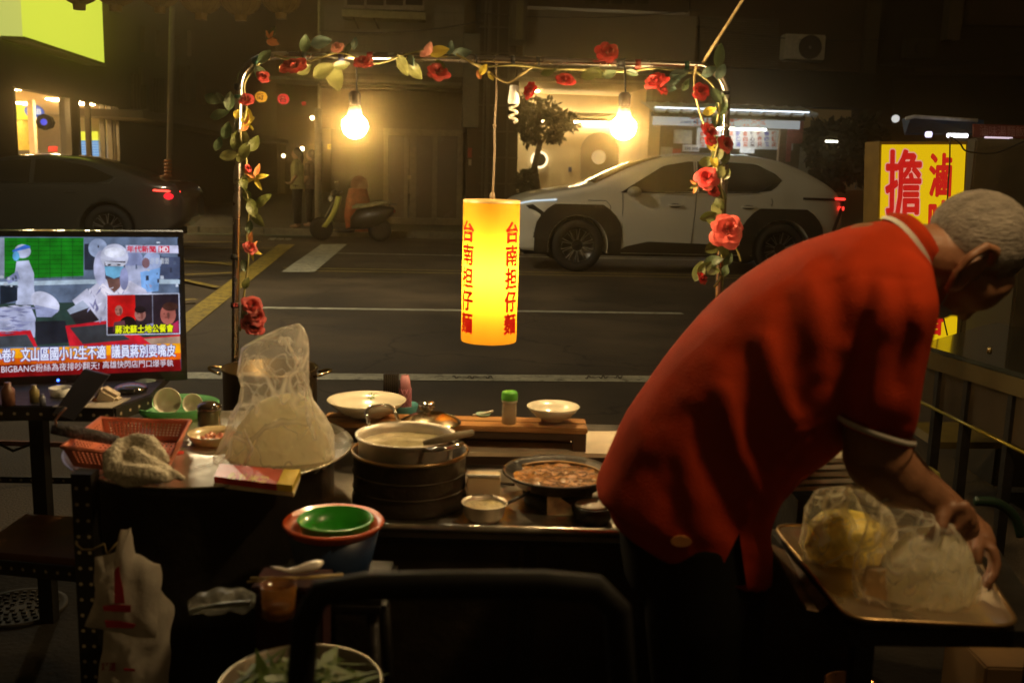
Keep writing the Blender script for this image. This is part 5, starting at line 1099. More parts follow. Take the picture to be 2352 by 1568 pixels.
for k in range(12): scr_ell(10+rdt.uniform(-8, 30), 655+rdt.uniform(-22, 10), rdt.uniform(2, 6), rdt.uniform(1, 4), 'utensil_glint', sv(*rdt.choice([(190, 200, 215), (70, 80, 100)])))
# inset
scr_poly([(245, 770), (414, 767), (412, 673), (244, 676)], 'inset_frame', sv(200, 205, 230)); scr_poly([(247, 768), (412, 765), (410, 675), (246, 678)], 'inset_dark', sv(42, 32, 42))
scr_poly([(247, 750), (312, 748), (310, 677), (246, 678)], 'inset_red', sv(200, 20, 22)); scr_poly([(350, 750), (352, 750), (351, 676), (349, 676)], 'inset_line', sv(120, 120, 140))
for (cx_, cy_, rx, ry, c_) in ((273, 713, 9, 12, (170, 110, 96)), (322, 722, 13, 15, (150, 100, 92)), (386, 722, 18, 24, (170, 96, 86))): scr_ell(cx_, cy_, rx, ry, 'inset_face', sv(*c_))
for (cx_, cy_) in ((270, 711), (319, 720), (380, 720)): scr_ell(cx_-3, cy_, 2.2, 1, 'inset_eye', sv(50, 26, 26)); scr_ell(cx_+5, cy_, 2.2, 1, 'inset_eye', sv(50, 26, 26)); scr_ell(cx_+1, cy_+9, 3.4, 1.1, 'inset_mouth', sv(104, 50, 48)); scr_ell(cx_+7, cy_+5, 3, 8, 'inset_cheek', sv(120, 70, 64))
scr_ell(322, 711, 13, 8, 'inset_hair', sv(30, 24, 28)); scr_ell(391, 704, 18, 10, 'inset_hair', sv(70, 42, 36)); scr_ell(294, 746, 20, 20, 'inset_hair', sv(18, 14, 16)); scr_poly([(262, 740), (286, 735), (290, 760), (258, 762)], 'inset_shirt', sv(90, 50, 60)); scr_poly([(335, 745), (352, 742), (356, 764), (330, 764)], 'inset_shirt', sv(150, 150, 190)); scr_poly([(395, 745), (410, 735), (411, 764), (385, 764)], 'inset_shirt', sv(170, 40, 80))
def scr_text(s, pts, col, bold, name='screen_text', outline=None):
    if outline: LV[0] += 1; dilate(MB(), s, [sp(x, y) for x, y in pts], .0024, 8).build(name, E('st'+s, outline, 1), tv)
    LV[0] += 2
    if bold: dilate(MB(), s, [sp(x, y) for x, y in pts], .0006, 4).build(name, E('su'+s, col, 1.1), tv)
    else: text_map(MB(), s, bil(*[sp(x, y) for x, y in pts]), 0).build(name, E('su'+s, col, 1.1), tv)
scr_poly([(289, 580), (410, 582), (409, 564), (289, 563)], 'channel_plate', sv(190, 192, 222))
scr_text('年代新聞', [(292, 579), (358, 580), (357, 565), (292, 564)], sv(190, 30, 60), .02)
scr_poly([(364, 580), (389, 580), (389, 565), (364, 565)], 'hd_badge', sv(190, 30, 60)); scr_text('HD', [(367, 578), (386, 578), (386, 567), (367, 567)], sv(225, 225, 240), .01)
scr_text('示意畫面', [(345, 606), (388, 606), (388, 592), (345, 592)], sv(190, 195, 205), .0)
scr_text('蔣沈蘇土地公餐會', [(265, 766), (398, 762), (398, 744), (265, 748)], sv(226, 232, 20), .01, outline=sv(30, 30, 30))
ylo, yhi = sv(216, 92, 10), sv(238, 160, 12)
scr_poly([(X0, 806), (414, 788), (415, 812), (X0, 828)], 'banner_top', yhi); scr_poly([(X0, 828), (415, 810), (415, 826), (X0, 846)], 'banner_low', ylo)
scr_poly([(X0, 843), (415, 825), (416, 851), (X0, 872)], 'ticker_band', sv(120, 8, 14))
scr_text('小卷?', [(-18, 832), (33, 830), (33, 800), (-18, 802)], sv(222, 226, 248), .02, outline=sv(70, 60, 140))
scr_text('文山區國小12生不適', [(48, 830), (243, 823), (242, 793), (48, 798)], sv(222, 226, 248), .02, outline=sv(70, 60, 140))
scr_text('議員蔣別耍嘴皮', [(257, 822), (403, 818), (402, 791), (256, 792)], sv(222, 226, 248), .02, outline=sv(70, 60, 140))
scr_text('BIGBANG粉絲為夜排吵翻天!', [(3, 857), (228, 848), (228, 830), (3, 838)], sv(215, 210, 225), .0)
scr_text('高雄快閃店門口爆爭執', [(236, 846), (398, 841), (398, 825), (236, 829)], sv(215, 210, 225), .0)
MB().add([PL(x, y, PBR+nT*.0, nT) for x, y in ((X0, 874), (417, 853), (414, 543), (X0, 539))], [(0, 1, 2, 3)]).build('panel_glass', bzl, tv)
# shelf carrying the television
slot = M('slotted_angle', (.02, .018, .015), .5, .3, var=.3); dotm = M('hole_light', (.45, .38, .24), .5)
sh = thing('slotted_shelf', 'black slotted angle shelf carrying the television', 'shelf', Vector((-1.1, 2.5, 0)))
zS = .735
E0 = G(-40, 932, zS); E1 = G(262, 935, zS); E2 = G(345, 905, zS)
MB().prism([Vector((E0.x-.5, E0.y+.0, zS-.02)), Vector((E1.x, E1.y, zS-.02)), Vector((E2.x, E2.y, zS-.02)), Vector((E2.x-.05, E2.y+.35, zS-.02)), Vector((E0.x-.5, E0.y+.6, zS-.02))], (0, 0, .02)).build('top', black_s, sh)
def angle(a, b, name='slotted_rail', w_=.035, nd=None):
    a = Vector(a); b = Vector(b); d = b-a; L = d.length; up_ = ZZ if abs(d.normalized().z) < .9 else Vector((0, 1, 0)); T_ = frame((a+b)/2, d, up_)
    o = MB().box((0, 0, 0), (L, .003, w_), T_).build(name, slot, sh); mb = MB(); n_ = int(L/.032)
    for k in range(n_):
        x = -L/2+L*(k+.5)/n_
        for sg in (-1, 1): mb.lathe((0, 0, 0), [(0, 0), (.0042, 0)], 8, T_ @ Matrix.Translation((x, -.0022*sg, 0)) @ Matrix.Rotation(math.pi/2*sg, 4, 'X'), False)
    q = mb.build('slot_holes', dotm, o); q['kind'] = 'stuff'; return o
angle((E0.x-.5, E0.y-.004, zS-.02), (E1.x, E1.y-.004, zS-.02)); angle((E1.x+.003, E1.y, zS-.02), (E2.x+.003, E2.y, zS-.02))
def post(px, py0, py1, Y, w_=.045):
    a = W(px, py0, Y); return MB().box((a.x, a.y, W(px, py0, Y).z/2), (w_, w_, W(px, py0, Y).z)).build('post', slot, sh)
post(88, 950, 1150, 2.75, .04)
pz = W(195, 1082, 2.0); o_ = MB().box((pz.x, pz.y, pz.z/2), (.042, .042, pz.z)).build('post', slot, sh)
mb = MB()
for k in range(16):
    for dx in (-.010, .012): mb.lathe((pz.x+dx, pz.y-.0215, pz.z-.03-.035*k), [(0, 0), (.004, 0)], 8, None, False)
for v in mb.v: pass
mb2 = MB()
for k in range(16):
    for dx in (-.010, .012): mb2.lathe((0, 0, 0), [(0, 0), (.0042, 0)], 8, Matrix.Translation((pz.x+dx, pz.y-.0222, pz.z-.03-.035*k)) @ Matrix.Rotation(math.pi/2, 4, 'X'), False)
mb2.build('slot_holes', dotm, o_)['kind'] = 'stuff'
a = W(-60, 1263, 2.2); b_ = W(180, 1283, 2.05); MB().prism([a, b_, b_+Vector((0, .25, 0)), a+Vector((0, .25, 0))], (0, 0, -.022)).build('shelf_board', M('orange_board', (.16, .06, .02), .7, var=.3), sh)
angle(W(-60, 1296, 2.15), W(175, 1318, 2.03))
angle(W(-60, 1100, 2.9), W(280, 1105, 2.9), w_=.02)
# objects on the shelf
ph = thing('black_tablet', 'black tilted tablet standing on the shelf in front of the television', 'tablet', W(180, 940, 2.45))
pts = [W(122, 948, 2.40), W(168, 965, 2.38), W(250, 862, 2.50), W(192, 848, 2.52)]
MB().prism(pts, (0, .012, .0)).build('slab', M('tablet_black', (.01, .01, .012), .3, coat=.3, var=0), ph)
t = thing('paper_cup', 'white paper cup behind the black tablet on the shelf', 'cup', W(140, 930, 2.55)); c_ = W(142, 932, 2.55); MB().lathe(c_, [(0, 0), (.022, 0), (.03, .05), (.028, .05), (.02, .003)], 24).build('body', M('white_card'), t)
t = thing('tissue_pack', 'torn tissue pack with brown band right of the black tablet', 'tissue pack', W(238, 930, 2.5)); c_ = W(238, 934, 2.5)
MB().box((0, 0, .025), (.055, .04, .05), Matrix.Translation(c_) @ Matrix.Rotation(.5, 4, 'Y'), .008).build('wrapper', M('tissue_white', (.62, .52, .38), .7, var=.1), t); MB().box((0, -.001, .01), (.057, .042, .016), Matrix.Translation(c_) @ Matrix.Rotation(.5, 4, 'Y'), .003).build('band', M('tissue_band', (.35, .14, .04), .6), t)
t = thing('glossy_kettle_lid', 'glossy black oval object reflecting light on the shelf corner', 'device', W(303, 905, 2.62)); MB().ball(W(300, 893, 2.62), (.045, .05, .016)).build('shell', M('gloss_black', (.01, .01, .01), .06, coat=1, var=0), t); MB().tube([W(262, 890, 2.6), W(275, 905, 2.6), W(310, 912, 2.6), W(340, 900, 2.62)], .003).build('rim', chrome, t)
t = thing('grey_green_pouch', 'grey green rounded pouch at the shelf corner below the television', 'pouch', W(335, 890, 2.72)); MB().ball(W(335, 888, 2.75), (.045, .05, .022)).build('pouch', M('pouch', (.10, .13, .10), .6), t)
t = thing('shelf_clutter_paper', 'sheet of white paper on the shelf under the television', 'paper', W(240, 935, 2.5)); MB().prism([G(120, 935, zS+.001), G(255, 938, zS+.001), G(300, 915, zS+.001), G(180, 912, zS+.001)], (0, 0, .002)).build('sheet', M('paper', (.45, .40, .32), .7), t)
for (px, py, c_, r_, lab) in ((80, 912, (.30, .25, .10), .012, 'small brass lighter like bottle on the shelf'), (98, 920, (.2, .22, .3), .008, 'small grey tube on the shelf'), (20, 920, (.18, .08, .05), .016, 'small reddish jar at the left end of the shelf')):
    p = G(px, py+10, zS); t = thing('small_bottle', lab, 'bottle', p); MB().lathe(p, [(0, 0), (r_, 0), (r_, r_*2.5), (r_*.5, r_*3), (r_*.5, r_*3.6), (0, r_*3.6)], 16).build('body', M('sb'+lab[6:12], c_, .3), t)
cbl = MB().tube([W(-20, 1010, 2.6), W(30, 1035, 2.6), W(70, 1020, 2.6), W(85, 990, 2.6)], .004).build('power_cable', M('black_cord')); tag(cbl, 'black cable looping below the television shelf', 'cable')
MB_ = thing('rust_bar', 'rusty horizontal bar crossing behind the shelf post', 'bar', W(50, 1017, 3.0)); MB().box((W(60, 1018, 3.).x, 3., W(60, 1018, 3.).z), (.5, .015, .015)).build('bar', M('rust', (.12, .04, .02), .8), MB_)
# ================================================================ NEAR LEFT AND CENTRE
# nested basins
YR = 1.92; rc_ = W(766, 1199, YR); rR = 122*YR/FPX
st0 = thing('plastic_basin', 'dark blue plastic basin carrying the red and green bowls', 'basin', Vector((rc_.x, rc_.y, rc_.z-.12)))
b = Vector((rc_.x, rc_.y, rc_.z-.115))
MB().lathe(b, [(0, 0), (rR*.66, 0), (rR*.70, .01), (rR*.90, .10), (rR*.86, .10), (rR*.66, .012), (0, .01)], 48).build('body', M('blue_plastic', (.012, .03, .075), .4, var=.1), st0)
t = thing('red_bowl', 'orange red plastic bowl nested on the blue basin', 'bowl', b)
MB().lathe(b, [(0, .03), (rR*.60, .032), (rR*.80, .09), (rR*.95, .110), (rR*1.0, .116), (rR*.96, .121), (rR*.78, .10), (rR*.56, .038), (0, .036)], 56).build('body', M('red_plastic', (.58, .085, .02), .35, var=.1, coat=.3), t)
t = thing('green_bowl', 'bright green plastic bowl nested inside the red bowl', 'bowl', b); gc = b+Vector((.004, .0, .072)); rG = 92*YR/FPX
MB().lathe(gc, [(0, -.030), (rG*.55, -.030), (rG*.84, .02), (rG*.96, .048), (rG*1.0, .051), (rG*.95, .053), (rG*.80, .02), (rG*.52, -.026), (0, -.027)], 56).build('body', M('green_bright', (.03, .36, .02), .35, var=.1, coat=.4), t)
o = thing('basin_stool', 'dark stool carrying the blue basin', 'stool', Vector((b.x, b.y, 0)))
MB().box((b.x, b.y, b.z-.02), (.24, .22, .03), None, .01).build('seat', black_s, o)
for sx in (-1, 1):
    for sy in (-1, 1): MB().tube([(b.x+sx*.09, b.y+sy*.08, b.z-.03), (b.x+sx*.12, b.y+sy*.11, 0)], .012).build('leg', black_s, o)
# spoon and chopsticks on a crate
Yq = 1.66; cz = W(680, 1332, Yq).z
cr = thing('maroon_crate', 'dark maroon crate with spoon and chopsticks on its top', 'crate', Vector((W(680, 1400, Yq).x, Yq+.05, 0)))
cxq = W(665, 1340, Yq).x
MB().box((cxq, Yq+.03, cz-.014), (.13, .09, .012), None, .003).build('top', M('maroon', (.03, .008, .008), .9, var=.3, spec=.1), cr)
MB().box((cxq, Yq+.03, cz/2-.014), (.12, .08, cz-.03), None, .004).build('body', M('maroon'), cr)
o = thing('glass_tumbler', 'amber lit glass tumbler standing in front of the crate', 'glass', W(640, 1410, 1.55)); q = W(640, 1412, 1.55)
MB().lathe(q, [(0, 0), (.026, 0), (.030, .055), (.028, .055), (.024, .004)], 24).build('body', M('amber_glass', (.35, .15, .03), .1, alpha=.5, coat=1, var=0), o)
MB().lathe(q, [(0, .003), (.024, .003), (.026, .02), (0, .02)], 20).build('tea', M('tea', (.32, .12, .02), .2), o)
t = thing('soup_spoon', 'white porcelain soup spoon lying beside the chopsticks', 'spoon', W(690, 1305, Yq))
rg = []
for (px, py, w_, d_) in ((622, 1302, 4, 3), (640, 1305, 7, 4), (660, 1310, 9, 5), (680, 1310, 18, 10), (705, 1303, 27, 13), (725, 1298, 26, 13), (738, 1295, 18, 9), (743, 1293, 6, 4)):
    c_ = W(px, py, Yq-.01); k = Yq/FPX; rg.append([c_+Vector((0, w_*k*math.cos(a)*.9, d_*k*math.sin(a)*(1 if math.sin(a) > 0 else .7))) for a in [2*math.pi*i/14 for i in range(14)]])
MB().loft(rg).build('spoon', M('spoon_white', (.75, .68, .62), .2, coat=.6, var=.03), t)
for i, (a, b_) in enumerate((((568, 1336), (788, 1319)), ((575, 1327), (788, 1325)))):
    o = MB().tube([W(*a, Yq-.03), W(*b_, Yq-.02)], [.0022, .003], 8).build('chopstick', M('bamboo', (.55, .40, .14), .5, var=.15)); tag(o, ['lower of the two bamboo chopsticks, reaching further left', 'upper of the two bamboo chopsticks, below the spoon'][i], 'chopstick', 'pair of bamboo chopsticks')
# hanging carrier bags
bm_ = M('carrier_bag', (.82, .76, .66), .5, transl=.3, var=.08, bump=.9, bscale=18)
def sheetbag(outline, Y, name, mat, par, thick=.02, jit=.004):
    # closed pillow from an outline: front and back sheets bulging
    n = len(outline); cx_ = sum(p[0] for p in outline)/n; cy_ = sum(p[1] for p in outline)/n; K_ = 7; vs = []; fs = []
    for sg in (-1, 1):
        base = len(vs)
        for k in range(K_):
            f = 1-k/K_; bul = thick*math.sqrt(max(0, 1-f*f))
            for (x, y) in outline: p = W(cx_+(x-cx_)*f, cy_+(y-cy_)*f, Y); p.y += sg*bul; vs.append(p)
        vs.append(W(cx_, cy_, Y)+Vector((0, sg*thick, 0)))
        for k in range(K_-1): fs += [(base+k*n+i, base+k*n+(i+1) % n, base+(k+1)*n+(i+1) % n, base+(k+1)*n+i) for i in range(n)]
        fs += [(base+(K_-1)*n+i, base+(K_-1)*n+(i+1) % n, len(vs)-1) for i in range(n)]
    mb = MB().add(vs, fs, True); mb.v = [v+noise.noise_vector(Vector((v.x*30, v.y*5, v.z*16)))*jit for v in mb.v]; return mb.build(name, mat, par)
def dens(pts, n=5):
    out = []
    for (a, b_) in zip(pts, pts[1:]+pts[:1]): out += [(a[0]+(b_[0]-a[0])*i/n, a[1]+(b_[1]-a[1])*i/n) for i in range(n)]
    return out
Yh = 1.9
hb = thing('carrier_bag', 'folded white carrier bag with red print hanging from the shelf post', 'plastic bag', W(290, 1330, Yh))
sheetbag(dens([(262, 1270), (275, 1213), (302, 1207), (312, 1235), (318, 1270), (372, 1292), (370, 1340), (355, 1470), (300, 1462), (235, 1447), (196, 1438), (205, 1395), (222, 1350), (222, 1278)]), Yh, 'bag', bm_, hb, .018, .010)
rp = M('red_print', (.35, .02, .03), .6, var=.3)
def patch(pts, name, Y, mat, par): return MB().prism([W(x, y, Y) for x, y in pts], (0, .0015, 0)).build(name, mat, par)
patch([(264, 1308), (272, 1300), (276, 1325), (282, 1350), (286, 1385), (262, 1385)], 'red_print', Yh-.022, rp, hb); patch([(236, 1392), (262, 1388), (300, 1390), (300, 1405), (262, 1404), (238, 1402)], 'red_print', Yh-.023, rp, hb); patch([(240, 1424), (275, 1426), (312, 1434), (306, 1442), (244, 1440)], 'red_print', Yh-.022, rp, hb)
patch([(244, 1300), (260, 1285), (262, 1385), (252, 1385)], 'fold', Yh-.024, bm_, hb)
hb2 = thing('carrier_bag', 'second white carrier bag hanging behind and below the folded one', 'plastic bag', W(310, 1480, Yh+.05))
sheetbag(dens([(240, 1440), (370, 1352), (396, 1390), (396, 1450), (386, 1560), (380, 1700), (228, 1700), (224, 1560), (235, 1480)]), Yh+.05, 'bag', bm_, hb2, .02, .012)
text_map(MB(), '好運', bil(W(232, 1540, Yh+.018), W(266, 1541, Yh+.018), W(267, 1520, Yh+.018), W(233, 1519, Yh+.018)), .02).build('red_lettering', rp, hb2); patch([(284, 1534), (310, 1536), (310, 1541), (284, 1539)], 'red_print', Yh+.02, rp, hb2)
wh = MB().tube([W(175, 1228, 2.0), W(176, 1250, 1.97), W(190, 1262, 1.95), W(212, 1262, 1.93), W(240, 1248, 1.92), W(246, 1272, 1.92), W(275, 1240, 1.92)], .0025, 6).build('wire_hook', M('brass_wire', (.5, .4, .2), .35, .8)); tag(wh, 'bent brass wire hook tied round the shelf post', 'hook')
# crumpled clear plastic under tray
o = thing('crumpled_plastic', 'crumpled clear plastic sheet lying under the round tray', 'plastic sheet', W(500, 1380, 1.75))
rings_bag([(1352, 500, 560), (1362, 455, 585), (1380, 430, 600), (1392, 432, 590)], 1.72, .5, 'sheet', M('film_dim', (.5, .5, .45), .2, alpha=.3, bump=1, bscale=30, coat=1), o, .008, 30, fold=.15)
MB().prism([W(432, 1400, 1.66), W(500, 1385, 1.66), W(575, 1378, 1.68), W(572, 1392, 1.68), W(470, 1398, 1.66), W(436, 1412, 1.66)], (0, .003, 0)).build('fold', M('film_edge', (.3, .33, .28), .3), o)
# basin with greens, chair
Yp = 1.25; zc_ = W(690, 1560, Yp).z
o = thing('greens_basin', 'wide steel basin of leafy greens at the bottom edge', 'basin', W(690, 1600, Yp+.1)); q = W(690, 1568, Yp+.12); rP = 200*(Yp+.12)/FPX
MB().lathe(q, [(rP*.6, -.09), (rP*.75, -.08), (rP*.97, 0), (rP, .003), (rP*1.02, 0), (rP*.98, -.01), (rP*.75, -.085)], 56).build('body', M('dim_steel', (.22, .19, .14), .4, .8, var=.3), o)
MB().lathe(q, [(0, -.085), (rP*.76, -.085)], 40).build('base', steel_d, o)
mb = MB(); rd = random.Random(5)
for _ in range(420):
    a = rd.uniform(0, 6.28); d_ = rP*.75*math.sqrt(rd.random()); c_ = q+Vector((d_*math.cos(a), d_*math.sin(a), -.025+rd.uniform(-.02, .03))); th = rd.uniform(0, 6.28); L_ = rd.uniform(.02, .05); v = Vector((math.cos(th), math.sin(th), rd.uniform(-.3, .5)))*L_; n_ = Vector((-math.sin(th), math.cos(th), rd.uniform(-.4, .4)))*L_*rd.uniform(.08, .3)
    mb.add([c_-v, c_+n_, c_+v, c_-n_], [(0, 1, 2, 3)])
x = mb.build('greens', M('greens', (.10, .16, .03), .5, transl=.3, var=.5, scale=30), o); x['kind'] = 'stuff'
Yk = 1.05
chm = M('chair_black', (.004, .004, .004), .75, var=.2, spec=.25)
o = thing('black_chair', 'black chair back with rounded top in the lower centre', 'chair', Vector((W(1060, 1500, Yk).x, Yk-.1, 0)))
pth = [(700, 1900), (692, 1560), (700, 1430), (735, 1362), (850, 1346), (1060, 1342), (1250, 1342), (1370, 1352), (1418, 1400), (1430, 1560), (1430, 1900)]
MB().tube([W(x, y, Yk) for x, y in pth], .016, 10).build('back_frame', chm, o)
MB().tube([W(712, 1700, Yk), W(1060, 1690, Yk), W(1418, 1700, Yk)], .014, 10).build('lower_rail', chm, o)
sz_ = .45; xa, xb = W(700, 1560, Yk).x, W(1430, 1560, Yk).x
MB().box(((xa+xb)/2, Yk-.22, sz_), (xb-xa, .4, .04), None, .015).build('seat', chm, o)
for x in (xa+.02, xb-.02):
    for y in (Yk, Yk-.4): MB().tube([(x, y, sz_), (x, y, 0)], .013).build('leg', chm, o)
# ================================================================ HOOPED FRAME, LIGHTS, LANTERN, ROSES
YF = 3.05
hf = thing('hoop_frame', 'bent steel pipe hoop framing the stall and hung with fake roses', 'frame', W(545, 1000, YF))
pipe = M('steel_pipe', (.52, .47, .42), .25, 1, var=.25, scale=12)
pth = [(538, 1130), (541, 700), (545, 420), (549, 235), (553, 185), (568, 155), (597, 135), (640, 128), (720, 128), (900, 131), (1140, 137), (1400, 145), (1580, 151), (1620, 156), (1650, 173), (1665, 200), (1668, 235), (1662, 420), (1650, 700), (1636, 1060)]
pts = [W(x, y, YF) for x, y in pth]
def cr_spline(P, n=6):
    out = []
    for i in range(len(P)-1):
        p0, p1, p2, p3 = P[max(i-1, 0)], P[i], P[i+1], P[min(i+2, len(P)-1)]
        for k in range(n):
            t = k/n; out.append(.5*((2*p1)+(p2-p0)*t+(2*p0-5*p1+4*p2-p3)*t*t+(3*p1-p0-3*p2+p3)*t**3))
    return out+[P[-1]]
MB().tube(cr_spline(pts), .0115, 14).build('pipe', pipe, hf)
tape = {'k': M('black_tape', (.02, .02, .02), .5), 'g': M('green_tape', (.02, .09, .06), .5), 'b': M('blue_tape', (.03, .04, .16), .5), 'r': M('red_tape', (.25, .03, .02), .5)}
for (x, y, dx, dy, c_) in ((548, 200, 0, 14, 'k'), (548, 222, 0, 8, 'g'), (590, 140, 16, -9, 'g'), (540, 590, 0, 12, 'k'), (540, 700, 0, 12, 'k'), (700, 128, 10, 0, 'k'), (784, 129, 12, 0, 'b'), (850, 130, 14, 0, 'r'), (1094, 136, 5, 0, 'k'), (1178, 138, 10, 0, 'k'), (1236, 140, 8, 0, 'k'), (1425, 146, 18, 0, 'k'), (1465, 147, 12, 0, 'r'), (1577, 151, 10, 0, 'g'), (1666, 214, 0, 8, 'k'), (1668, 318, 0, 9, 'g'), (1664, 375, 0, 6, 'k')):
    MB().tube([W(x-dx/2, y-dy/2, YF), W(x+dx/2, y+dy/2, YF)], .0135, 14).build('tape_wrap', tape[c_], hf)
MB().tube(cr_spline([W(1085, 145, YF-.015), W(1120, 165, YF-.02), W(1165, 190, YF-.02), W(1200, 170, YF-.02), W(1235, 145, YF-.015)]), .0035, 6).build('tie_cord', M('tie_cord', (.30, .22, .08), .8), hf)
ropem = M('rope', (.38, .28, .12), .8, var=.3, bump=.6)
rp_ = MB().tube(cr_spline([W(1612, 148, YF), W(1650, 88, YF-.05), W(1712, -10, YF-.1), W(1760, -90, YF-.2)]), .0045, 8).build('guy_rope', ropem); tag(rp_, 'tan rope pulled taut from the hoop corner to upper right', 'rope')
rp2 = MB().tube(cr_spline([W(1600, 150, YF-.02), W(1594, 190, YF-.02), W(1605, 250, YF-.02), W(1628, 320, YF-.02), W(1650, 400, YF-.02)]), .0035, 8).build('hanging_rope', ropem); tag(rp2, 'thin tan rope hanging down from the hoop corner among roses', 'rope')
# bulbs
def bulb(px, py, Y, lab, label2):
    p = W(px, py, Y); t = thing('light_bulb', lab, 'light bulb', p)
    r = .037
    MB().lathe(p, [(0, -r*.92), (r*.45, -r*.82), (r*.82, -r*.5), (r, 0), (r*.93, r*.42), (r*.62, r*.75)], 28).build('glowing_dome', E('bulb_glow', (1, .70, .33), BULB), t)
    MB().lathe(p, [(r*.62, r*.76), (r*.5, r*1.3), (r*.42, r*1.7), (r*.30, r*1.75)], 24).build('neck', M('bulb_white', (.7, .65, .55), .4), t)
    MB().lathe(p, [(r*.46, r*1.6), (r*.48, r*2.5), (r*.3, r*2.7), (0, r*2.7)], 20).build('socket', M('socket', (.05, .04, .03), .5), t)
    tp = W(px+3, 135, YF); MB().tube([p+ZZ*r*2.6, (p+tp)/2+Vector((.004, 0, 0)), tp], .0028, 6).build('cord', M('black_cord'), t)

bulb(815, 291, 2.93, 'glowing light bulb hanging in front of the olive building', '')
bulb(1432, 294, 2.93, 'glowing light bulb hanging above the white car', '')
def bulb3(p, lab):
    t = thing('light_bulb', lab, 'light bulb', p); r = .058
    MB().lathe(p, [(0, -r*.92), (r*.45, -r*.82), (r*.82, -r*.5), (r, 0), (r*.93, r*.42), (r*.62, r*.75)], 28).build('glowing_dome', E('bulb_glow2', (1, .66, .30), BULB*.6), t)
    MB().lathe(p, [(r*.62, r*.76), (r*.42, r*1.7), (r*.46, r*2.5), (0, r*2.7)], 24).build('socket', M('socket'), t); MB().tube([p+ZZ*r*2.6, p+ZZ*.6], .0028, 6).build('cord', M('black_cord'), t)
bulb3(Vector((.95, 1.5, 2.2)), 'large light bulb hanging over the near tables beyond the picture edge')
# folded CFL
t = thing('energy_saving_bulb', 'unlit white spiral bulb tied under the hoop near the centre', 'light bulb', W(1178, 235, YF-.03))
T0 = frame(W(1180, 228, YF-.04), R0, (W(1183, 195, YF-.04)-W(1176, 268, YF-.04)).normalized())
MB().lathe((0, 0, 0), [(.008, .040), (.012, .038), (.014, .02), (.017, .0), (.017, -.012), (.010, -.014)], 20, T0).build('base', M('ceramic_white', (.70, .68, .66), .35), t)
MB().tube([Vector((.0105*math.cos(a), .0105*math.sin(a), -.015-.0048*a/1.3)) for a in [i*.42 for i in range(34)]], .0042, 8, T0).build('spiral_tube', M('ceramic_white2', (.62, .56, .44), .35), t)
# lantern sign
Lp = W(1130, 463, YF); Lb = W(1122, 782, YF); Lc = (Lp+Lb)/2; Lc.x = (Lp.x+Lb.x)/2; rL = 64.5*YF/FPX; hL = Lp.z-Lb.z
ln = thing('cylinder_lantern', 'glowing yellow cylinder lantern with red brush characters hanging at the centre', 'lantern', Vector((Lc.x, Lc.y, Lb.z)))
lc = Vector((Lc.x, Lc.y, 0))
shd = M('lantern_shade', (.95, .50, .035), .5, transl=.72, var=0)
MB().lathe(lc, [(rL*.985, Lb.z), (rL, Lb.z+.006), (rL, Lp.z)], 64).build('shade', shd, ln)
MB().lathe(lc, [(rL*1.01, Lp.z-.004), (rL*1.01, Lp.z+.004), (rL*.9, Lp.z+.006), (0, Lp.z+.008)], 48).build('top_cap', M('lantern_cap', (.45, .30, .10), .4), ln)
MB().lathe(lc, [(0, Lb.z+.001), (rL*.97, Lb.z)], 48).build('bottom_cap', M('lantern_cap2', (.8, .45, .04), .5, transl=.5, var=0), ln)
MB().lathe(lc, [(0, Lc.z-.045), (.020, Lc.z-.04), (.024, Lc.z), (.020, Lc.z+.04), (0, Lc.z+.05)], 20).build('inner_bulb', E('inner_bulb', (1, .72, .33), LANT), ln)
ink = M('lantern_red_ink', (.9, .02, .012), .6, transl=.6, var=0)
for (a0, lab) in ((-52, 'lettering'), (50, 'lettering')):
    def fn(u, v, a0=a0):
        a = math.radians(a0+(u-.5)*34); return Vector((lc.x+(rL+.0016)*math.sin(a), lc.y-(rL+.0016)*math.cos(a), Lb.z+hL*(.065+.81*v)))
    mb = MB()
    for k_ in range(7):
        ox, oz = (.0022*math.cos(k_*1.047), .0022*math.sin(k_*1.047)) if k_ else (0, 0)
        def fk(u, v): p = fn(u, v); c__ = p-lc; aa = math.atan2(c__.x, -c__.y)+ox/rL; R__ = rL+.0012+.0001*k_; return Vector((lc.x+R__*math.sin(aa), lc.y-R__*math.cos(aa), p.z+oz))
        text_map(mb, '台南担仔麵', fk, 0., True, .12)
    mb.build('lettering', ink, ln)
hg = MB().tube(cr_spline([W(1140, 138, YF), W(1141, 200, YF), W(1136, 290, YF), W(1136, 350, YF), W(1131, 462, YF)]), .0032, 7).build('x', M('lantern_cord', (.14, .09, .04), .6), ln); hg.name = 'cord'
MB().lathe(W(1131, 452, YF), [(0, .015), (.006, .012), (.009, 0), (.006, -.012), (0, -.014)], 12).build('cord_knot', MATS['lantern_cord'], ln)
MB().ball(W(1136, 289, YF), .006).build('cord_knot', MATS['lantern_cord'], ln)
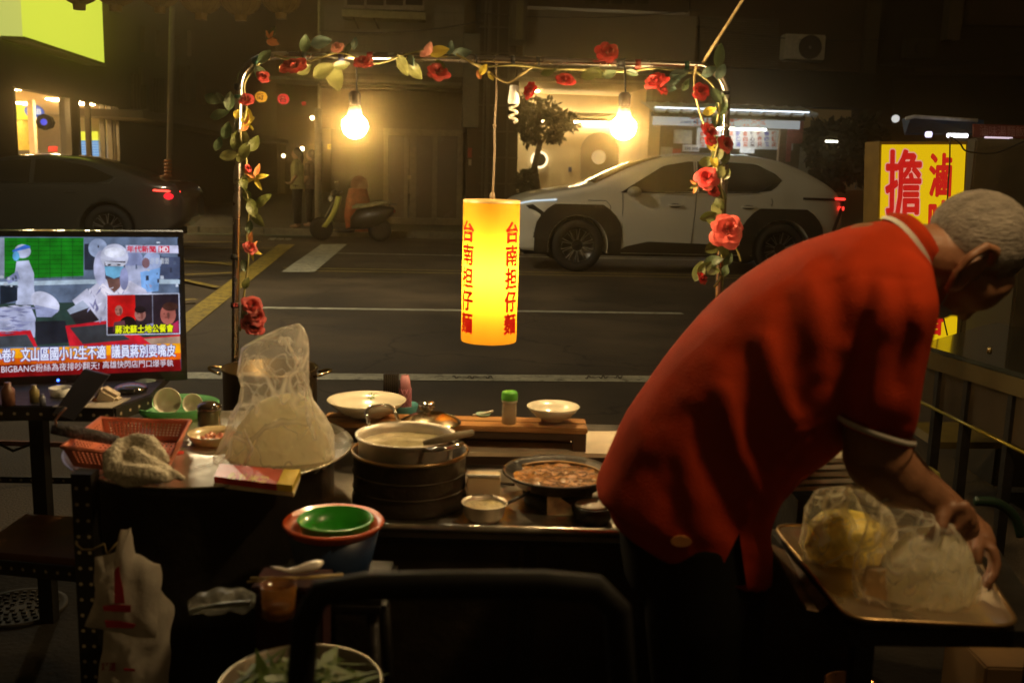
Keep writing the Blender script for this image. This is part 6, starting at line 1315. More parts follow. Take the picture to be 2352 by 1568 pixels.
# ---- roses and leaves
leaf_mats = [M('leaf_olive', (.08, .09, .02), .45, transl=.25, var=.3, scale=30), M('leaf_dark', (.05, .075, .03), .5, transl=.2, var=.3, scale=30), M('leaf_pale', (.12, .12, .035), .45, transl=.25, var=.25, scale=30), M('leaf_grey', (.08, .12, .09), .5, transl=.2, var=.2, scale=30), M('petal_yellow', (.55, .42, .05), .5, transl=.3, var=.2, scale=30), M('petal_orange', (.55, .20, .06), .5, transl=.3, var=.2, scale=30), M('petal_pink', (.55, .22, .16), .5, transl=.3, var=.1)]
rose_m = M('rose_red', (.40, .016, .015), .6, transl=.2, var=.45, scale=70); rose_d = M('rose_dark', (.28, .02, .015), .6, transl=.2, var=.3, scale=40)
def leaf(x, y, L, ang, mi, par, Y=None, name='leaf', wid=.30):
    Y = Y or YF-.03; k = Y/FPX; c_ = W(x, y, Y); a = math.radians(ang); d = (RC*math.cos(a)+UC*math.sin(a)); n_ = (RC*-math.sin(a)+UC*math.cos(a)); dp = Vector((0, 1, 0)); l_ = L*k; rd = random.Random(int(x*7+y)); tw_ = rd.uniform(-.6, .6); cur = rd.uniform(-.25, .25)
    n2 = (n_*math.cos(tw_)+dp*math.sin(tw_)); vs = []; fs = []; N_ = 8
    for i in range(N_+1):
        u = i/N_; w_ = l_*wid*math.sin(math.pi*u**.85)**.8 if 0 < u < 1 else 0.0005; cc = c_+d*(u-.5)*l_+dp*(cur*l_*math.sin(math.pi*u))
        vs += [cc-n2*w_+dp*-.12*w_, cc-n2*w_*.5, cc+dp*w_*.18, cc+n2*w_*.5, cc+n2*w_-dp*.12*w_]
    for i in range(N_):
        for j in range(4): fs.append((5*i+j, 5*i+j+1, 5*i+j+6, 5*i+j+5))
    return MB().add(vs, fs, True).build(name, leaf_mats[mi], par)
def rose(x, y, d_, par, mat=None, tilt=0, Y=None, sq=1., seed=1, name='rose'):
    Y = Y or YF-.045; k = Y/FPX; r = d_/2*k; c_ = W(x, y, Y); rd = random.Random(seed*31+int(x)); mb = MB()
    T_ = Matrix.Translation(c_) @ Matrix.Rotation(math.radians(62), 4, 'X') @ Matrix.Rotation(tilt, 4, 'Y')
    for layer, (n_, rr_, hh_, op) in enumerate(((3, .25, .75, .08), (4, .42, .72, .22), (5, .62, .60, .42), (6, .80, .42, .75), (6, .95, .22, 1.1))):
        for i in range(n_):
            a0 = 2*math.pi*i/n_+layer*.7+rd.uniform(-.15, .15); wA = 2*math.pi/n_*.62; rs_ = rd.uniform(.82, 1.15); zs_ = rd.uniform(-.10, .10)*r; vs = []; G_ = 5
            for u in range(G_+1):
                for v in range(G_+1):
                    uu = u/G_; vv = v/G_*2-1; a = a0+vv*wA*(.55+.45*math.sin(uu*2.2)); rad = r*rr_*(.25+.75*uu**.7)*(1+.10*math.sin(uu*3.1)); lip = op*.22*r*max(0, uu-.7)/.3
                    z = r*hh_*(uu**.8)*(1-.22*vv*vv)-lip*.6+r*.03*math.sin(5*vv+layer); rd2 = (rad+lip)*rs_*(1-.16*abs(vv)**3*uu+.10*uu*(1-abs(vv))); pv = Vector((rd2*math.cos(a), rd2*math.sin(a)*sq, z+zs_*uu-r*.25)); vs.append(pv+noise.noise_vector(pv*110+Vector((layer, i, 0)))*r*.09)
            mb.add(vs, [(u*(G_+1)+v, u*(G_+1)+v+1, (u+1)*(G_+1)+v+1, (u+1)*(G_+1)+v) for u in range(G_) for v in range(G_)], True, T_)
    o = mb.build(name, mat or rose_m, par); mb = MB()
    for i in range(5): a = i*1.256; mb.add([Vector((0, 0, -r*.3)), Vector((r*.25*math.cos(a-.4), r*.25*math.sin(a-.4), -r*.28)), Vector((r*.75*math.cos(a), r*.75*math.sin(a), -r*.12)), Vector((r*.25*math.cos(a+.4), r*.25*math.sin(a+.4), -r*.28))], [(0, 1, 2, 3)], False, T_)
    mb.build('sepals', leaf_mats[0], o); return o
def lily(x, y, L, par, mi=4, angs=(70, 10, -60, 140, 200), seed=0, Y=None):
    for i, a in enumerate(angs): leaf(x+L*.35*math.cos(math.radians(a)), y-L*.35*math.sin(math.radians(a)), L*.8, a, mi if i % 3 else 5, par, Y, 'petal', .17)
vine = M('vine_stem', (.20, .17, .05), .6, var=.3)
# left garland
gl = thing('left_garland', 'artificial leaf and lily garland twined down the left post', 'garland', W(560, 500, YF))
MB().tube(cr_spline([W(x, y, YF-.02) for x, y in ((600, 140), (562, 190), (566, 250), (552, 310), (566, 370), (560, 420), (572, 470), (566, 540), (570, 600), (560, 680), (552, 760))]), .0035, 6).build('stem', vine, gl)
for L_ in ((489, 228, 40, -25, 1), (505, 263, 46, 15, 1), (527, 232, 44, 85, 1), (520, 300, 42, 75, 1), (500, 330, 34, 70, 1), (541, 322, 46, 85, 0), (556, 322, 56, 88, 2), (526, 357, 44, 10, 2), (565, 345, 44, 70, 0), (583, 330, 42, 60, 0), (552, 350, 50, 84, 2), (566, 270, 44, 75, 4), (563, 290, 26, 60, 5), (606, 460, 46, 38, 0), (582, 478, 46, -72, 0), (592, 503, 46, -48, 2), (562, 420, 36, -80, 0), (566, 450, 34, -75, 0), (572, 520, 30, 80, 1), (577, 545, 28, 85, 5), (622, 75, 36, 55, 0), (627, 98, 30, -15, 5), (608, 130, 40, 45, 1), (598, 170, 44, -60, 1), (545, 262, 24, 70, 4), (505, 225, 30, 120, 1), (560, 610, 30, -80, 1), (566, 650, 30, 70, 0)): leaf(*L_, gl)
lily(585, 408, 46, gl); lily(568, 283, 30, gl, 4, (80, 40, -50)); lily(578, 575, 34, gl, 4, (60, -20, -80)); lily(618, 88, 26, gl, 5, (60, 110, -10))
rose(566, 228, 26, gl, rose_d, .3, seed=2); rose(572, 386, 20, gl, rose_m, 1.2, sq=.6, seed=3); rose(576, 568, 26, gl, rose_d, .5, seed=4); rose(604, 175, 24, gl, rose_d, .5, seed=5)
for (x, y, d_) in ((580, 700, 40), (590, 725, 36), (572, 742, 36), (586, 752, 34), (541, 700, 10)): rose(x, y, d_, gl, rose_d, .4, seed=x % 9)
leaf(566, 700, 34, 70, 0, gl); leaf(560, 720, 26, 60, 2, gl)
# top garland
gt = thing('top_garland', 'garland of red roses and leaves wound along the top bar', 'garland', W(1000, 130, YF))
MB().tube(cr_spline([W(x, y, YF-.02) for x, y in ((630, 128), (700, 142), (780, 122), (860, 146), (930, 126), (1010, 110), (1060, 132), (1110, 152), (1180, 150), (1260, 158), (1340, 160), (1430, 165), (1500, 158), (1590, 168))]), .0035, 6).build('stem', vine, gt)
for L_ in ((700, 100, 42, 85, 1), (738, 98, 50, 12, 3), (815, 100, 30, 80, 3), (700, 160, 40, 30, 2), (744, 163, 56, 28, 2), (768, 178, 68, -70, 2), (800, 110, 30, 60, 1), (785, 150, 40, 10, 0), (925, 150, 54, -65, 2), (950, 160, 58, -50, 2), (945, 140, 30, -70, 3), (1008, 118, 48, 12, 4), (1034, 110, 34, 80, 3), (1062, 121, 44, 4, 3), (985, 112, 34, 75, 6), (974, 122, 24, 40, 6), (1110, 160, 30, 60, 4), (1100, 172, 22, 110, 5), (1128, 175, 24, -60, 4), (1260, 165, 38, 20, 0), (1355, 172, 44, 12, 0), (1372, 168, 40, -30, 0), (1400, 170, 36, 20, 1), (1452, 168, 30, -20, 1), (1545, 185, 48, 25, 3), (1535, 200, 40, -15, 3), (1560, 170, 44, 10, 3), (1575, 195, 34, 60, 1), (1525, 192, 36, -50, 3), (1012, 155, 40, -60, 0)): leaf(*L_, gt)
rose(672, 150, 56, gt, rose_d, -.3, sq=.6, seed=6); rose(775, 108, 24, gt, leaf_mats[6], .2, seed=7); rose(835, 142, 38, gt, rose_d, .2, sq=.7, seed=8); rose(1006, 162, 44, gt, rose_d, .3, sq=.8, seed=9)
rose(1216, 207, 36, gt, rose_m, -.9, seed=11); rose(1298, 182, 36, gt, rose_m, .1, sq=.8, seed=12); rose(1396, 118, 42, gt, rose_m, .1, seed=13); rose(1505, 185, 46, gt, rose_m, -.5, sq=.7, seed=14); rose(1522, 205, 34, gt, rose_m, .8, sq=.6, seed=15)
# right garland
gr = thing('right_garland', 'garland of roses and yellowed leaves hanging down the right post', 'garland', W(1650, 400, YF))
MB().tube(cr_spline([W(x, y, YF-.02) for x, y in ((1600, 165), (1640, 200), (1652, 250), (1640, 320), (1648, 380), (1656, 440), (1660, 500), (1655, 560), (1662, 620), (1640, 660))]), .004, 6).build('stem', vine, gr)
MB().tube(cr_spline([W(x, y, YF-.03) for x, y in ((1650, 330), (1640, 380), (1655, 430), (1662, 470), (1652, 530), (1690, 570), (1702, 600))]), .0035, 6).build('stem', vine, gr)
for L_ in ((1652, 128, 58, 80, 1), (1655, 165, 40, 60, 3), (1628, 165, 40, 30, 3), (1645, 220, 40, -60, 1), (1660, 240, 50, 85, 1), (1630, 255, 34, 20, 4), (1650, 275, 42, 60, 1), (1655, 330, 44, -50, 1), (1635, 335, 34, -40, 4), (1648, 350, 46, 80, 0), (1640, 372, 32, -70, 4), (1625, 372, 40, 10, 0), (1655, 395, 36, 80, 2), (1668, 400, 30, 60, 2), (1645, 440, 36, -70, 0), (1658, 445, 36, -50, 0), (1652, 470, 34, -60, 0), (1628, 497, 44, 15, 0), (1645, 485, 40, -70, 2), (1640, 510, 40, -20, 0), (1650, 500, 34, 80, 0), (1640, 565, 50, 30, 0), (1662, 575, 44, -60, 0), (1672, 595, 34, 60, 1), (1640, 600, 48, 15, 1), (1605, 622, 52, 70, 0), (1618, 615, 44, 40, 0), (1635, 620, 40, -10, 0), (1665, 620, 30, 80, 1), (1668, 360, 38, 70, 0), (1640, 410, 30, 60, 2)): leaf(*L_, gr)
rose(1610, 208, 34, gr, rose_m, .1, seed=21); rose(1630, 298, 32, gr, rose_m, .4, seed=22); rose(1634, 322, 24, gr, rose_m, .2, seed=23); rose(1624, 408, 46, gr, rose_m, -.2, seed=24); rose(1638, 436, 28, gr, rose_m, .4, seed=25); rose(1672, 527, 70, gr, M('rose_coral', (.66, .10, .08), .6, transl=.25, var=.2, scale=40), .1, Y=YF-.08, seed=26); rose(1614, 638, 36, gr, rose_m, 1.0, sq=.7, seed=27); rose(1668, 330, 34, gr, rose_d, .5, seed=28)
lily(1603, 425, 30, gr, 2, (150, 120, 200, 240))
# ================================================================ RIGHT: BOX SIGN, PILLAR, TABLES
YS = 4.9
sg_ = thing('box_sign', 'backlit yellow box sign with large red characters behind the man', 'sign', W(2110, 770, YS))
A0, A1, A2, A3 = W(2008, 800, YS), W(2185, 800, YS+.12), W(2222, 325, YS+.12), W(2020, 325, YS)
A1.x = W(2198, 800, YS+.12).x
n_ = (A1-A0).cross(A3-A0).normalized(); n_ = n_ if n_.y < 0 else -n_
MB().prism([A0, A1, A2, A3], -n_*.12).build('casing', M('sign_case', (.25, .16, .03), .5), sg_)
LB = E('sign_light_yellow', (.86, .55, .005), .85)
def sgm(u, v, o=.004): return A0*(1-u)*(1-v)+A1*u*(1-v)+A2*u*v+A3*(1-u)*v+n_*o
MB().add([sgm(.02, .01), sgm(.98, .01), sgm(.98, .985), sgm(.02, .985)], [(0, 1, 2, 3)]).build('light_face', LB, sg_)
def sgp(px, py, o=.008): return PL(px, py, A0+n_*o, n_)
pk_ = E('sign_pink', (.9, .35, .25), .8); rd_ = E('sign_red_ink', (.62, .012, .01), .8)
for (s_, bx) in (('擔', (2036, 492, 2114, 346)), ('滷', (2136, 450, 2184, 354)), ('味', (2134, 560, 2182, 462)), ('香', (2125, 768, 2168, 690)), ('仔', (2030, 660, 2108, 520))):
    q = [(bx[0]-1, bx[1]), (bx[2]-2, bx[1]), (bx[2]+2, bx[3]), (bx[0]+1, bx[3])]
    if s_ in '擔仔': dilate(MB(), s_, [sgp(x, y, .006) for x, y in q], .0125, 12).build('character_outline', pk_, sg_)
    dilate(MB(), s_, [sgp(x, y, .010) for x, y in q], .006, 8).build('character', rd_, sg_)
MB().tube([W(2205, 795, YS-.2), W(2222, 560, YS-.2)], .004).build('x', M('black_cord'), sg_).name = 'side_wire'
cb = MB().tube(cr_spline([W(2182, 312, YS-.1), W(2181, 380, YS-.1), W(2177, 440, YS-.1), W(2172, 600, YS-.1), W(2164, 700, YS-.1), W(2176, 770, YS-.1)]), .0035, 6).build('sign_cable', M('black_cord')); tag(cb, 'black cable hanging down across the yellow box sign', 'cable')
cb = MB().tube(cr_spline([W(2185, 315, YS-.1), W(2205, 330, YS-.1), W(2222, 348, YS-.1), W(2280, 352, YS-.1), W(2330, 335, YS-.1), W(2400, 300, YS-.1)]), .004, 6).build('slack_cable', M('black_cord')); tag(cb, 'black cable sagging from the yellow box sign to the right edge', 'cable')
YG = 6.2
pl = thing('grey_pillar', 'stained grey concrete pillar right of the yellow box sign', 'pillar', W(2270, 790, YG))
q0, q1 = W(2180, 830, YG), W(2310, 830, YG); q0.x = W(2188, 770, YG).x; zt2 = W(2270, 318, YG).z
MB().box(((q0.x+q1.x)/2+.03, YG+.15, zt2/2), (q1.x-q0.x+.02, .3, zt2), None, .01).build('shaft', M('stained_concrete', (.16, .14, .105), .85, var=.35, scale=3, bump=.4), pl)
br_ = thing('lit_window', 'pale green lit shop window at the right edge', 'window', W(2350, 460, 7.5))
MB().prism([W(2322, 460, 7.5), W(2420, 470, 7.5), W(2420, 322, 7.5), W(2330, 322, 7.5)], (0, .05, 0)).build('lit_pane', E('pale_green', (.42, .50, .34), .5), br_)
MB().prism([W(2318, 465, 7.45), W(2322, 465, 7.45), W(2332, 318, 7.45), W(2326, 318, 7.45)], (0, .05, 0)).build('frame', M('window_frame_grey', (.3, .3, .26), .5), br_)
MB().prism([W(2326, 458, 7.4), W(2345, 452, 7.4), W(2340, 440, 7.4), W(2328, 446, 7.4)], (0, .02, 0)).build('teal_item', M('teal_cloth', (.03, .25, .25), .7), br_)
# steel table behind (two edges)
tb = thing('steel_worktable', 'steel worktable with yellowish lit edge and box body at right', 'table', W(2250, 900, 3.1))
stt = M('dull_table_steel', (.16, .15, .12), .35, .7, var=.3, scale=4)
edge0, edge1 = W(2113, 790, 3.5), W(2400, 878, 2.9)
edge1.z = edge0.z
bkv = Vector((.5, .55, 0))
MB().prism([edge0, edge1, edge1+bkv, edge0+bkv*1.2], (0, 0, -.015)).build('top', M('table_gloss', (.05, .055, .045), .12, .6, var=.3, coat=.5), tb)
d_ = (edge1-edge0); nn = Vector((d_.y, -d_.x, 0)).normalized()
MB().prism([edge0-ZZ*.017, edge1-ZZ*.017, edge1-ZZ*.075, edge0-ZZ*.075], -nn*.01).build('edge_band', M('edge_brass', (.07, .05, .015), .5, .3, var=.2), tb)
MB().prism([edge0-ZZ*.078-nn*.02, edge1-ZZ*.078-nn*.02, edge1-ZZ*.24-nn*.02, edge0-ZZ*.20-nn*.02], -nn*.01).build('side_panel', M('panel_brown', (.05, .035, .018), .5, .3, var=.3), tb)
MB().tube([edge0-ZZ*.205-nn*.01, edge1-ZZ*.245-nn*.01], .006).build('lower_rail', M('rail_yellow', (.30, .24, .03), .35, .5), tb)
for f in (.2, .45, .8): q = edge0+d_*f; MB().box((q.x+.02, q.y+.03, q.z/2), (.03, .03, q.z-.02)).build('leg', black_s, tb)
for (x, y) in ((2170, 1035), (2280, 1035)): pass
yl = MB().prism([W(2150, 1030, 3.6), W(2355, 1030, 3.6), W(2330, 1015, 3.6), W(2160, 1015, 3.6)], (0, .3, 0)).build('yellow_plank', M('yellow_plank', (.10, .07, .012), .7, var=.4)); tag(yl, 'dirty yellow plank lying under the steel worktable', 'plank')
mk = thing('table_clutter', 'dark crate standing behind the steel worktable', 'crate', W(2330, 780, 3.8)); MB().box((W(2400, 760, 4.2).x, 4.2, .6), (.5, .4, 1.0), None, .01).build('body', M('crate_brown', (.03, .022, .01), .6, var=.3), mk)
o = MB().lathe(W(2272, 812, 3.2), [(0, 0), (.008, 0), (.008, .018), (.004, .022), (0, .022)], 12).build('brass_tap', M('brass')); tag(o, 'tiny brass knob standing on the steel worktable', 'knob')
# green and yellow cloth bits beyond the arm
t = thing('yellow_cloth', 'dull yellow cloth hanging behind the forearm', 'cloth', W(2140, 1085, 2.6)); sheetbag(dens([(2095, 1060), (2130, 1068), (2158, 1085), (2160, 1100), (2130, 1104), (2105, 1100)], 4), 2.6, 'cloth', M('yellow_rag', (.25, .22, .05), .9, var=.4, scale=30), t, .02)
t = thing('green_hose', 'dark green hose curving behind the right tray', 'hose', W(2300, 1200, 2.3)); MB().tube(cr_spline([W(2240, 1150, 2.3), W(2290, 1155, 2.3), W(2330, 1185, 2.3), W(2345, 1230, 2.3)]), .012).build('hose', M('hose_green', (.008, .025, .012), .4), t)
# trays stack behind belly
t = thing('tray_stack', 'stack of steel trays glimpsed between the red shirt and arm', 'tray', W(1880, 1100, 2.35))
for i in range(5):
    y0 = 1128-16*i; a = W(1800, y0, 2.4); b_ = W(1960, y0-4, 2.4); MB().prism([a, b_, b_+Vector((-.01, .3, .0)), a+Vector((.03, .3, .0))], (0, 0, .010)).build('tray', M('pot_steel') if i % 2 else M('tray_cream', (.50, .42, .30), .35, .5), t)
MB().box((W(1880, 1150, 2.55).x, 2.55, W(1880, 1132, 2.4).z/2-.01), (.2, .3, W(1880, 1132, 2.4).z-.02)).build('support', black_s, t)
# near right tray
ZT = .60
tr_ = thing('baking_tray', 'large rectangular metal tray under the bags at lower right', 'tray', G(2050, 1350, ZT))
K0 = [G(1780, 1207, ZT+.012), G(1950, 1418, ZT+.012), G(2338, 1436, ZT+.012), G(2200, 1215, ZT+.012)]
cenK = sum(K0, Vector())/4
def rnd(P, r=.03, n=5):
    out = []
    for i in range(4):
        p = P[i]; a = (P[i-1]-p).normalized()*r; b2 = (P[(i+1) % 4]-p).normalized()*r
        for k in range(n+1): t = k/n; out.append(p+a*(1-t)**2+b2*t**2)
    return out
R1 = rnd(K0, .045); inn2 = lambda s, dz: [cenK+(p-cenK)*s+ZZ*dz for p in R1]
MB().loft([inn2(1.02, -.002), inn2(1.0, 0), inn2(.96, -.012), inn2(0.02, -.012)], caps=False).loft([inn2(1.02, -.004), inn2(.97, -.016), inn2(.02, -.016)], caps=False).build('tray', M('tray_alu', (.58, .48, .34), .28, .85, var=.3, scale=10), tr_)
MB().tube(inn2(1.02, 0), .004, 7, closed=True).build('rim', M('rim_copper', (.5, .33, .16), .3, .9), tr_)
bt = thing('black_work_surface', 'black worktable standing under the baking tray', 'table', Vector((cenK.x, cenK.y, 0)))
c_ = cenK; MB().prism([G(1765, 1215, ZT-.01), G(1950, 1445, ZT-.01), G(2420, 1450, ZT-.01), G(2260, 1210, ZT-.01)], (0, 0, -.03)).build('top', black_s, bt)
for q in (G(1960, 1430, ZT-.04), G(2380, 1440, ZT-.04), G(1790, 1225, ZT-.04)): MB().box((q.x+.03, q.y+.03, (ZT-.04)/2), (.035, .035, ZT-.04)).build('leg', black_s, bt)
bb = thing('scuffed_board', 'scuffed brown board leaning beside the baking tray', 'board', W(1850, 1320, 1.75)); MB().prism([W(1765, 1245, 1.95), W(1802, 1262, 1.95), W(1905, 1385, 1.7), W(1880, 1405, 1.7), W(1855, 1400, 1.7)], (0, .012, -.004)).build('board', M('scuffed_brown', (.16, .10, .05), .7, var=.6, scale=20), bb)
# bags on tray
Yd = 1.72
b1 = thing('yellow_noodle_bag', 'clear bag of yellow egg noodles at the back of the baking tray', 'plastic bag', G(1910, 1300, ZT))
rings_bag([(1120, 1900, 1960), (1132, 1865, 2005), (1165, 1845, 2040), (1205, 1842, 2055), (1250, 1836, 2060), (1290, 1850, 2050), (1312, 1885, 2020)], 1.90, .7, 'film', film_c, b1, .009, 16, fold=.05, seed=4)
rings_bag([(1180, 1890, 1990), (1205, 1856, 2030), (1250, 1846, 2045), (1290, 1862, 2035), (1306, 1890, 2010)], 1.90, .65, 'yellow_noodles', M('yellow_noodles', (.95, .76, .14), .35, var=.35, scale=30, bump=1, bscale=50, coat=.5), b1, .009, 25, seed=7)
b2_ = thing('white_noodle_bag', 'bulging clear bag of white noodles gripped by the man', 'plastic bag', G(2110, 1400, ZT))
rings_bag([(1118, 1955, 1995), (1150, 1968, 2080), (1200, 1990, 2190), (1240, 1980, 2215), (1285, 1958, 2235), (1330, 1955, 2248), (1370, 1962, 2242), (1400, 1990, 2190), (1409, 2030, 2130)], Yd, .55, 'film', film_c, b2_, .008, 14, fold=.04, seed=9)
rings_bag([(1215, 2110, 2180), (1235, 2070, 2210), (1280, 2030, 2234), (1330, 2010, 2244), (1370, 2015, 2236), (1394, 2045, 2195), (1404, 2080, 2150)], Yd+.005, .55, 'white_noodles', M('white_noodles'), b2_, .006, 22, seed=11)
rings_bag([(1300, 1990, 2050), (1330, 1978, 2060), (1375, 1985, 2060), (1398, 2010, 2050)], Yd, .5, 'sauce_packet', M('brown_noodles', (.42, .26, .10), .5, var=.3, bump=.5), b2_, .006, 22, seed=13)
# dim box lower right
t = thing('cardboard_box', 'dim brown cardboard box on the ground at lower right', 'box', W(2290, 1560, 2.0)); MB().box((W(2310, 1560, 2.1).x, 2.1, W(2290, 1532, 2.0).z/2), (.20, .2, W(2290, 1532, 2.0).z), None, .004).build('box', M('cardboard', (.11, .06, .018), .8, var=.2), t)
t = thing('copper_bowl', 'dim orange rimmed bowl under the worktable', 'bowl', W(1950, 1560, 1.9)); q = W(1955, 1570, 1.9); MB().lathe(q, [(.03, -.04), (.055, 0), (.05, 0), (.03, -.035), (0, -.035)], 28).build('body', M('copper', (.4, .18, .06), .3, .8), t)
# ================================================================ THE MAN
def proj(p): q = p-O; d = q.dot(F); return CX+FPX*q.dot(RC)/d, CY-FPX*q.dot(UC)/d
YM = 1.92
man = thing('person', 'bent elderly man in red polo shirt and black trousers gripping a noodle bag', 'person', Vector((W(1600, 1300, YM).x, YM, 0)))
def ringpx(a, b, Yc, dep, n=36, p=2.3):
    A = W(a[0], a[1], Yc); B = W(b[0], b[1], Yc); c = (A+B)/2; u = (B-A)/2; out = []
    for k in range(n):
        t = 2*math.pi*k/n; cx_, sy = math.cos(t), math.sin(t); f = lambda v: math.copysign(abs(v)**(2/p), v)
        out.append(c+u*f(cx_)+Vector((0, 1, 0))*dep*f(sy))
    return out
def loft_fine(mb, rg, sub=3):
    out = []; n = len(rg[0])
    for i in range(len(rg)-1):
        P = [rg[max(i-1, 0)], rg[i], rg[i+1], rg[min(i+2, len(rg)-1)]]
        for s_ in range(sub):
            t = s_/sub; out.append([.5*((2*P[1][k])+(P[2][k]-P[0][k])*t+(2*P[0][k]-5*P[1][k]+4*P[2][k]-P[3][k])*t*t+(3*P[1][k]-P[0][k]-3*P[2][k]+P[3][k])*t**3) for k in range(n)])
    out.append(rg[-1]); return mb.loft(out)
skin = M('skin', (.24, .11, .055), .5, var=.12, scale=18, sss=.15, bump=.15, bscale=60)
red_c = M('polo_red', (.37, .032, .007), .95, var=.12, scale=14, bump=.35, bscale=350, spec=.08)
wht_c = M('polo_white_trim', (.62, .58, .52), .8)
blk_c = M('trouser_black', (.004, .0038, .0035), .95, var=.2, spec=.1)
# --- body skin: one surface
mb = MB()
# torso core and legs
loft_fine(mb, [ringpx((1440, 1190), (1720, 1230), YM, .10), ringpx((1450, 1080), (1740, 1140), YM, .10), ringpx((1540, 900), (1860, 1020), YM, .11), ringpx((1700, 720), (1990, 860), YM, .12), ringpx((1880, 610), (2080, 720), YM, .12), ringpx((2010, 545), (2110, 620), YM, .06)])
# neck
capsule_chain(mb, [W(1990, 600, YM), W(2075, 580, YM), W(2150, 590, YM), W(2200, 590, YM)], [.075, .058, .062, .07], 18)
# skull, face, jaw
def ell(px, py, Y, rx, ry, rz, rot=0.):
    p = W(px, py, Y); bm = bmesh.new(); bmesh.ops.create_uvsphere(bm, u_segments=24, v_segments=16, radius=1)
    T_ = Matrix.Translation(p) @ Matrix((RC, Vector((0, 1, 0)), UC)).transposed().to_4x4() @ Matrix.Rotation(rot, 4, 'Y') @ Matrix.Diagonal((rx, ry, rz, 1)); return mb.bm(bm, T_, True)
k = YM/FPX
ell(2252, 545, YM, 112*k, .078, 104*k); ell(2215, 640, YM, 92*k, .066, 70*k, math.radians(25)); ell(2180, 682, YM, 46*k, .045, 40*k, math.radians(10))
ell(2268, 655, YM, 60*k, .060, 36*k, math.radians(-30))
ell(2152, 708, YM, 22*k, .024, 19*k)                       # chin
ell(2186, 716, YM, 13*k, .022, 10*k); ell(2197, 712, YM, 10*k, .022, 9*k)  # lips
capsule_chain(mb, [W(2250, 692, YM), W(2214, 722, YM)], [.008, .013], 10); ell(2212, 716, YM, 12*k, .019, 10*k)   # nose
for s_ in (-1, 1): ell(2276, 680, YM+s_*.030, 18*k, .022, 8*k); ell(2236, 672, YM+s_*.040, 22*k, .02, 14*k)     # brow, cheek
# ears
for s_ in (-1, 1):
    Ye = YM+s_*.082
    capsule_chain(mb, [W(2176, 664, Ye), W(2196, 626, Ye+s_*.010), W(2228, 590, Ye+s_*.016), W(2266, 566, Ye+s_*.012), W(2290, 578, Ye+s_*.004), W(2276, 608, Ye-s_*.004)], [.007, .008, .009, .009, .008, .006], 10)
    capsule_chain(mb, [W(2180, 668, Ye), W(2205, 662, Ye-s_*.003), W(2240, 630, Ye-s_*.004)], [.008, .007, .006], 10); ell(2230, 620, Ye-s_*.006, 44*k, .008, 24*k, math.radians(-38))
# arms
YA = 1.74
capsule_chain(mb, [W(2030, 690, 1.83), W(2030, 800, 1.76), W(2010, 1000, YA), W(2014, 1052, YA)], [.05, .052, .056, .060], 20)
capsule_chain(mb, [W(2014, 1052, YA), W(2060, 1100, YA), W(2110, 1132, YA), W(2158, 1165, YA)], [.060, .053, .041, .033], 20)
capsule_chain(mb, [W(1990, 640, 2.04), W(2010, 850, 2.12), W(2030, 1030, 2.10), W(2140, 1130, 1.98), W(2246, 1222, 1.86)], [.07, .05, .045, .034, .026], 16)
# right hand: palm, four curled fingers, thumb
ell(2190, 1176, YA, 38*YA/FPX, .040, 30*YA/FPX, math.radians(28))
for i, (kx, ky, yy) in enumerate(((2216, 1160, -.030), (2226, 1172, -.012), (2232, 1186, .006), (2232, 1200, .022))):
    L_ = (1.0, 1.06, 1.0, .8)[i]
    capsule_chain(mb, [W(2185, 1170+4*i, YA+yy*.8), W(kx, ky, YA+yy), W(kx+7, ky+28*L_, YA+yy-.006), W(kx-16, ky+54*L_-3*i, YA+yy-.006), W(kx-46*L_, ky+64*L_-4*i, YA+yy)], [.013, .0115, .010, .0088, .0075], 10)
capsule_chain(mb, [W(2165, 1180, YA-.03), W(2160, 1208, YA-.045), W(2140, 1232, YA-.04), W(2124, 1240, YA-.032)], [.015, .013, .011, .009], 12)
# left hand
YL = 1.80
ell(2256, 1244, YL+.02, 22*YL/FPX, .034, 28*YL/FPX, math.radians(-20)); capsule_chain(mb, [W(2246, 1222, 1.86), W(2256, 1245, YL+.02)], [.027, .026], 12)
for i, yy in enumerate((-.028, -.009, .010, .028)):
    e = (0, 6, 4, -6)[i]
    capsule_chain(mb, [W(2258, 1246, YL+yy+.02), W(2280-2*i, 1262, YL+yy), W(2289-2*i, 1292+e*.5, YL+yy-.01), W(2284-3*i, 1318+e, YL+yy-.02), W(2270-3*i, 1338+e, YL+yy-.028)], [.012, .0108, .0098, .0088, .0075], 10)
capsule_chain(mb, [W(2250, 1240, YL-.01), W(2244, 1262, YL-.035), W(2246, 1288, YL-.045)], [.013, .011, .0085], 10)
# legs
for yy, dx in ((-.10, 0), (.10, .03)):
    x0 = W(1580, 1200, YM).x
    capsule_chain(mb, [Vector((x0-.01, YM+yy*.8, .68)), Vector((x0+.03+dx, YM+yy, .40)), Vector((x0-.02+dx, YM+yy, .08))], [.075, .05, .032], 16); mb.ball(Vector((x0+.05+dx, YM+yy, .045)), (.11, .04, .035))
body = remesh(mb, 'body', skin, man, .005, 2)
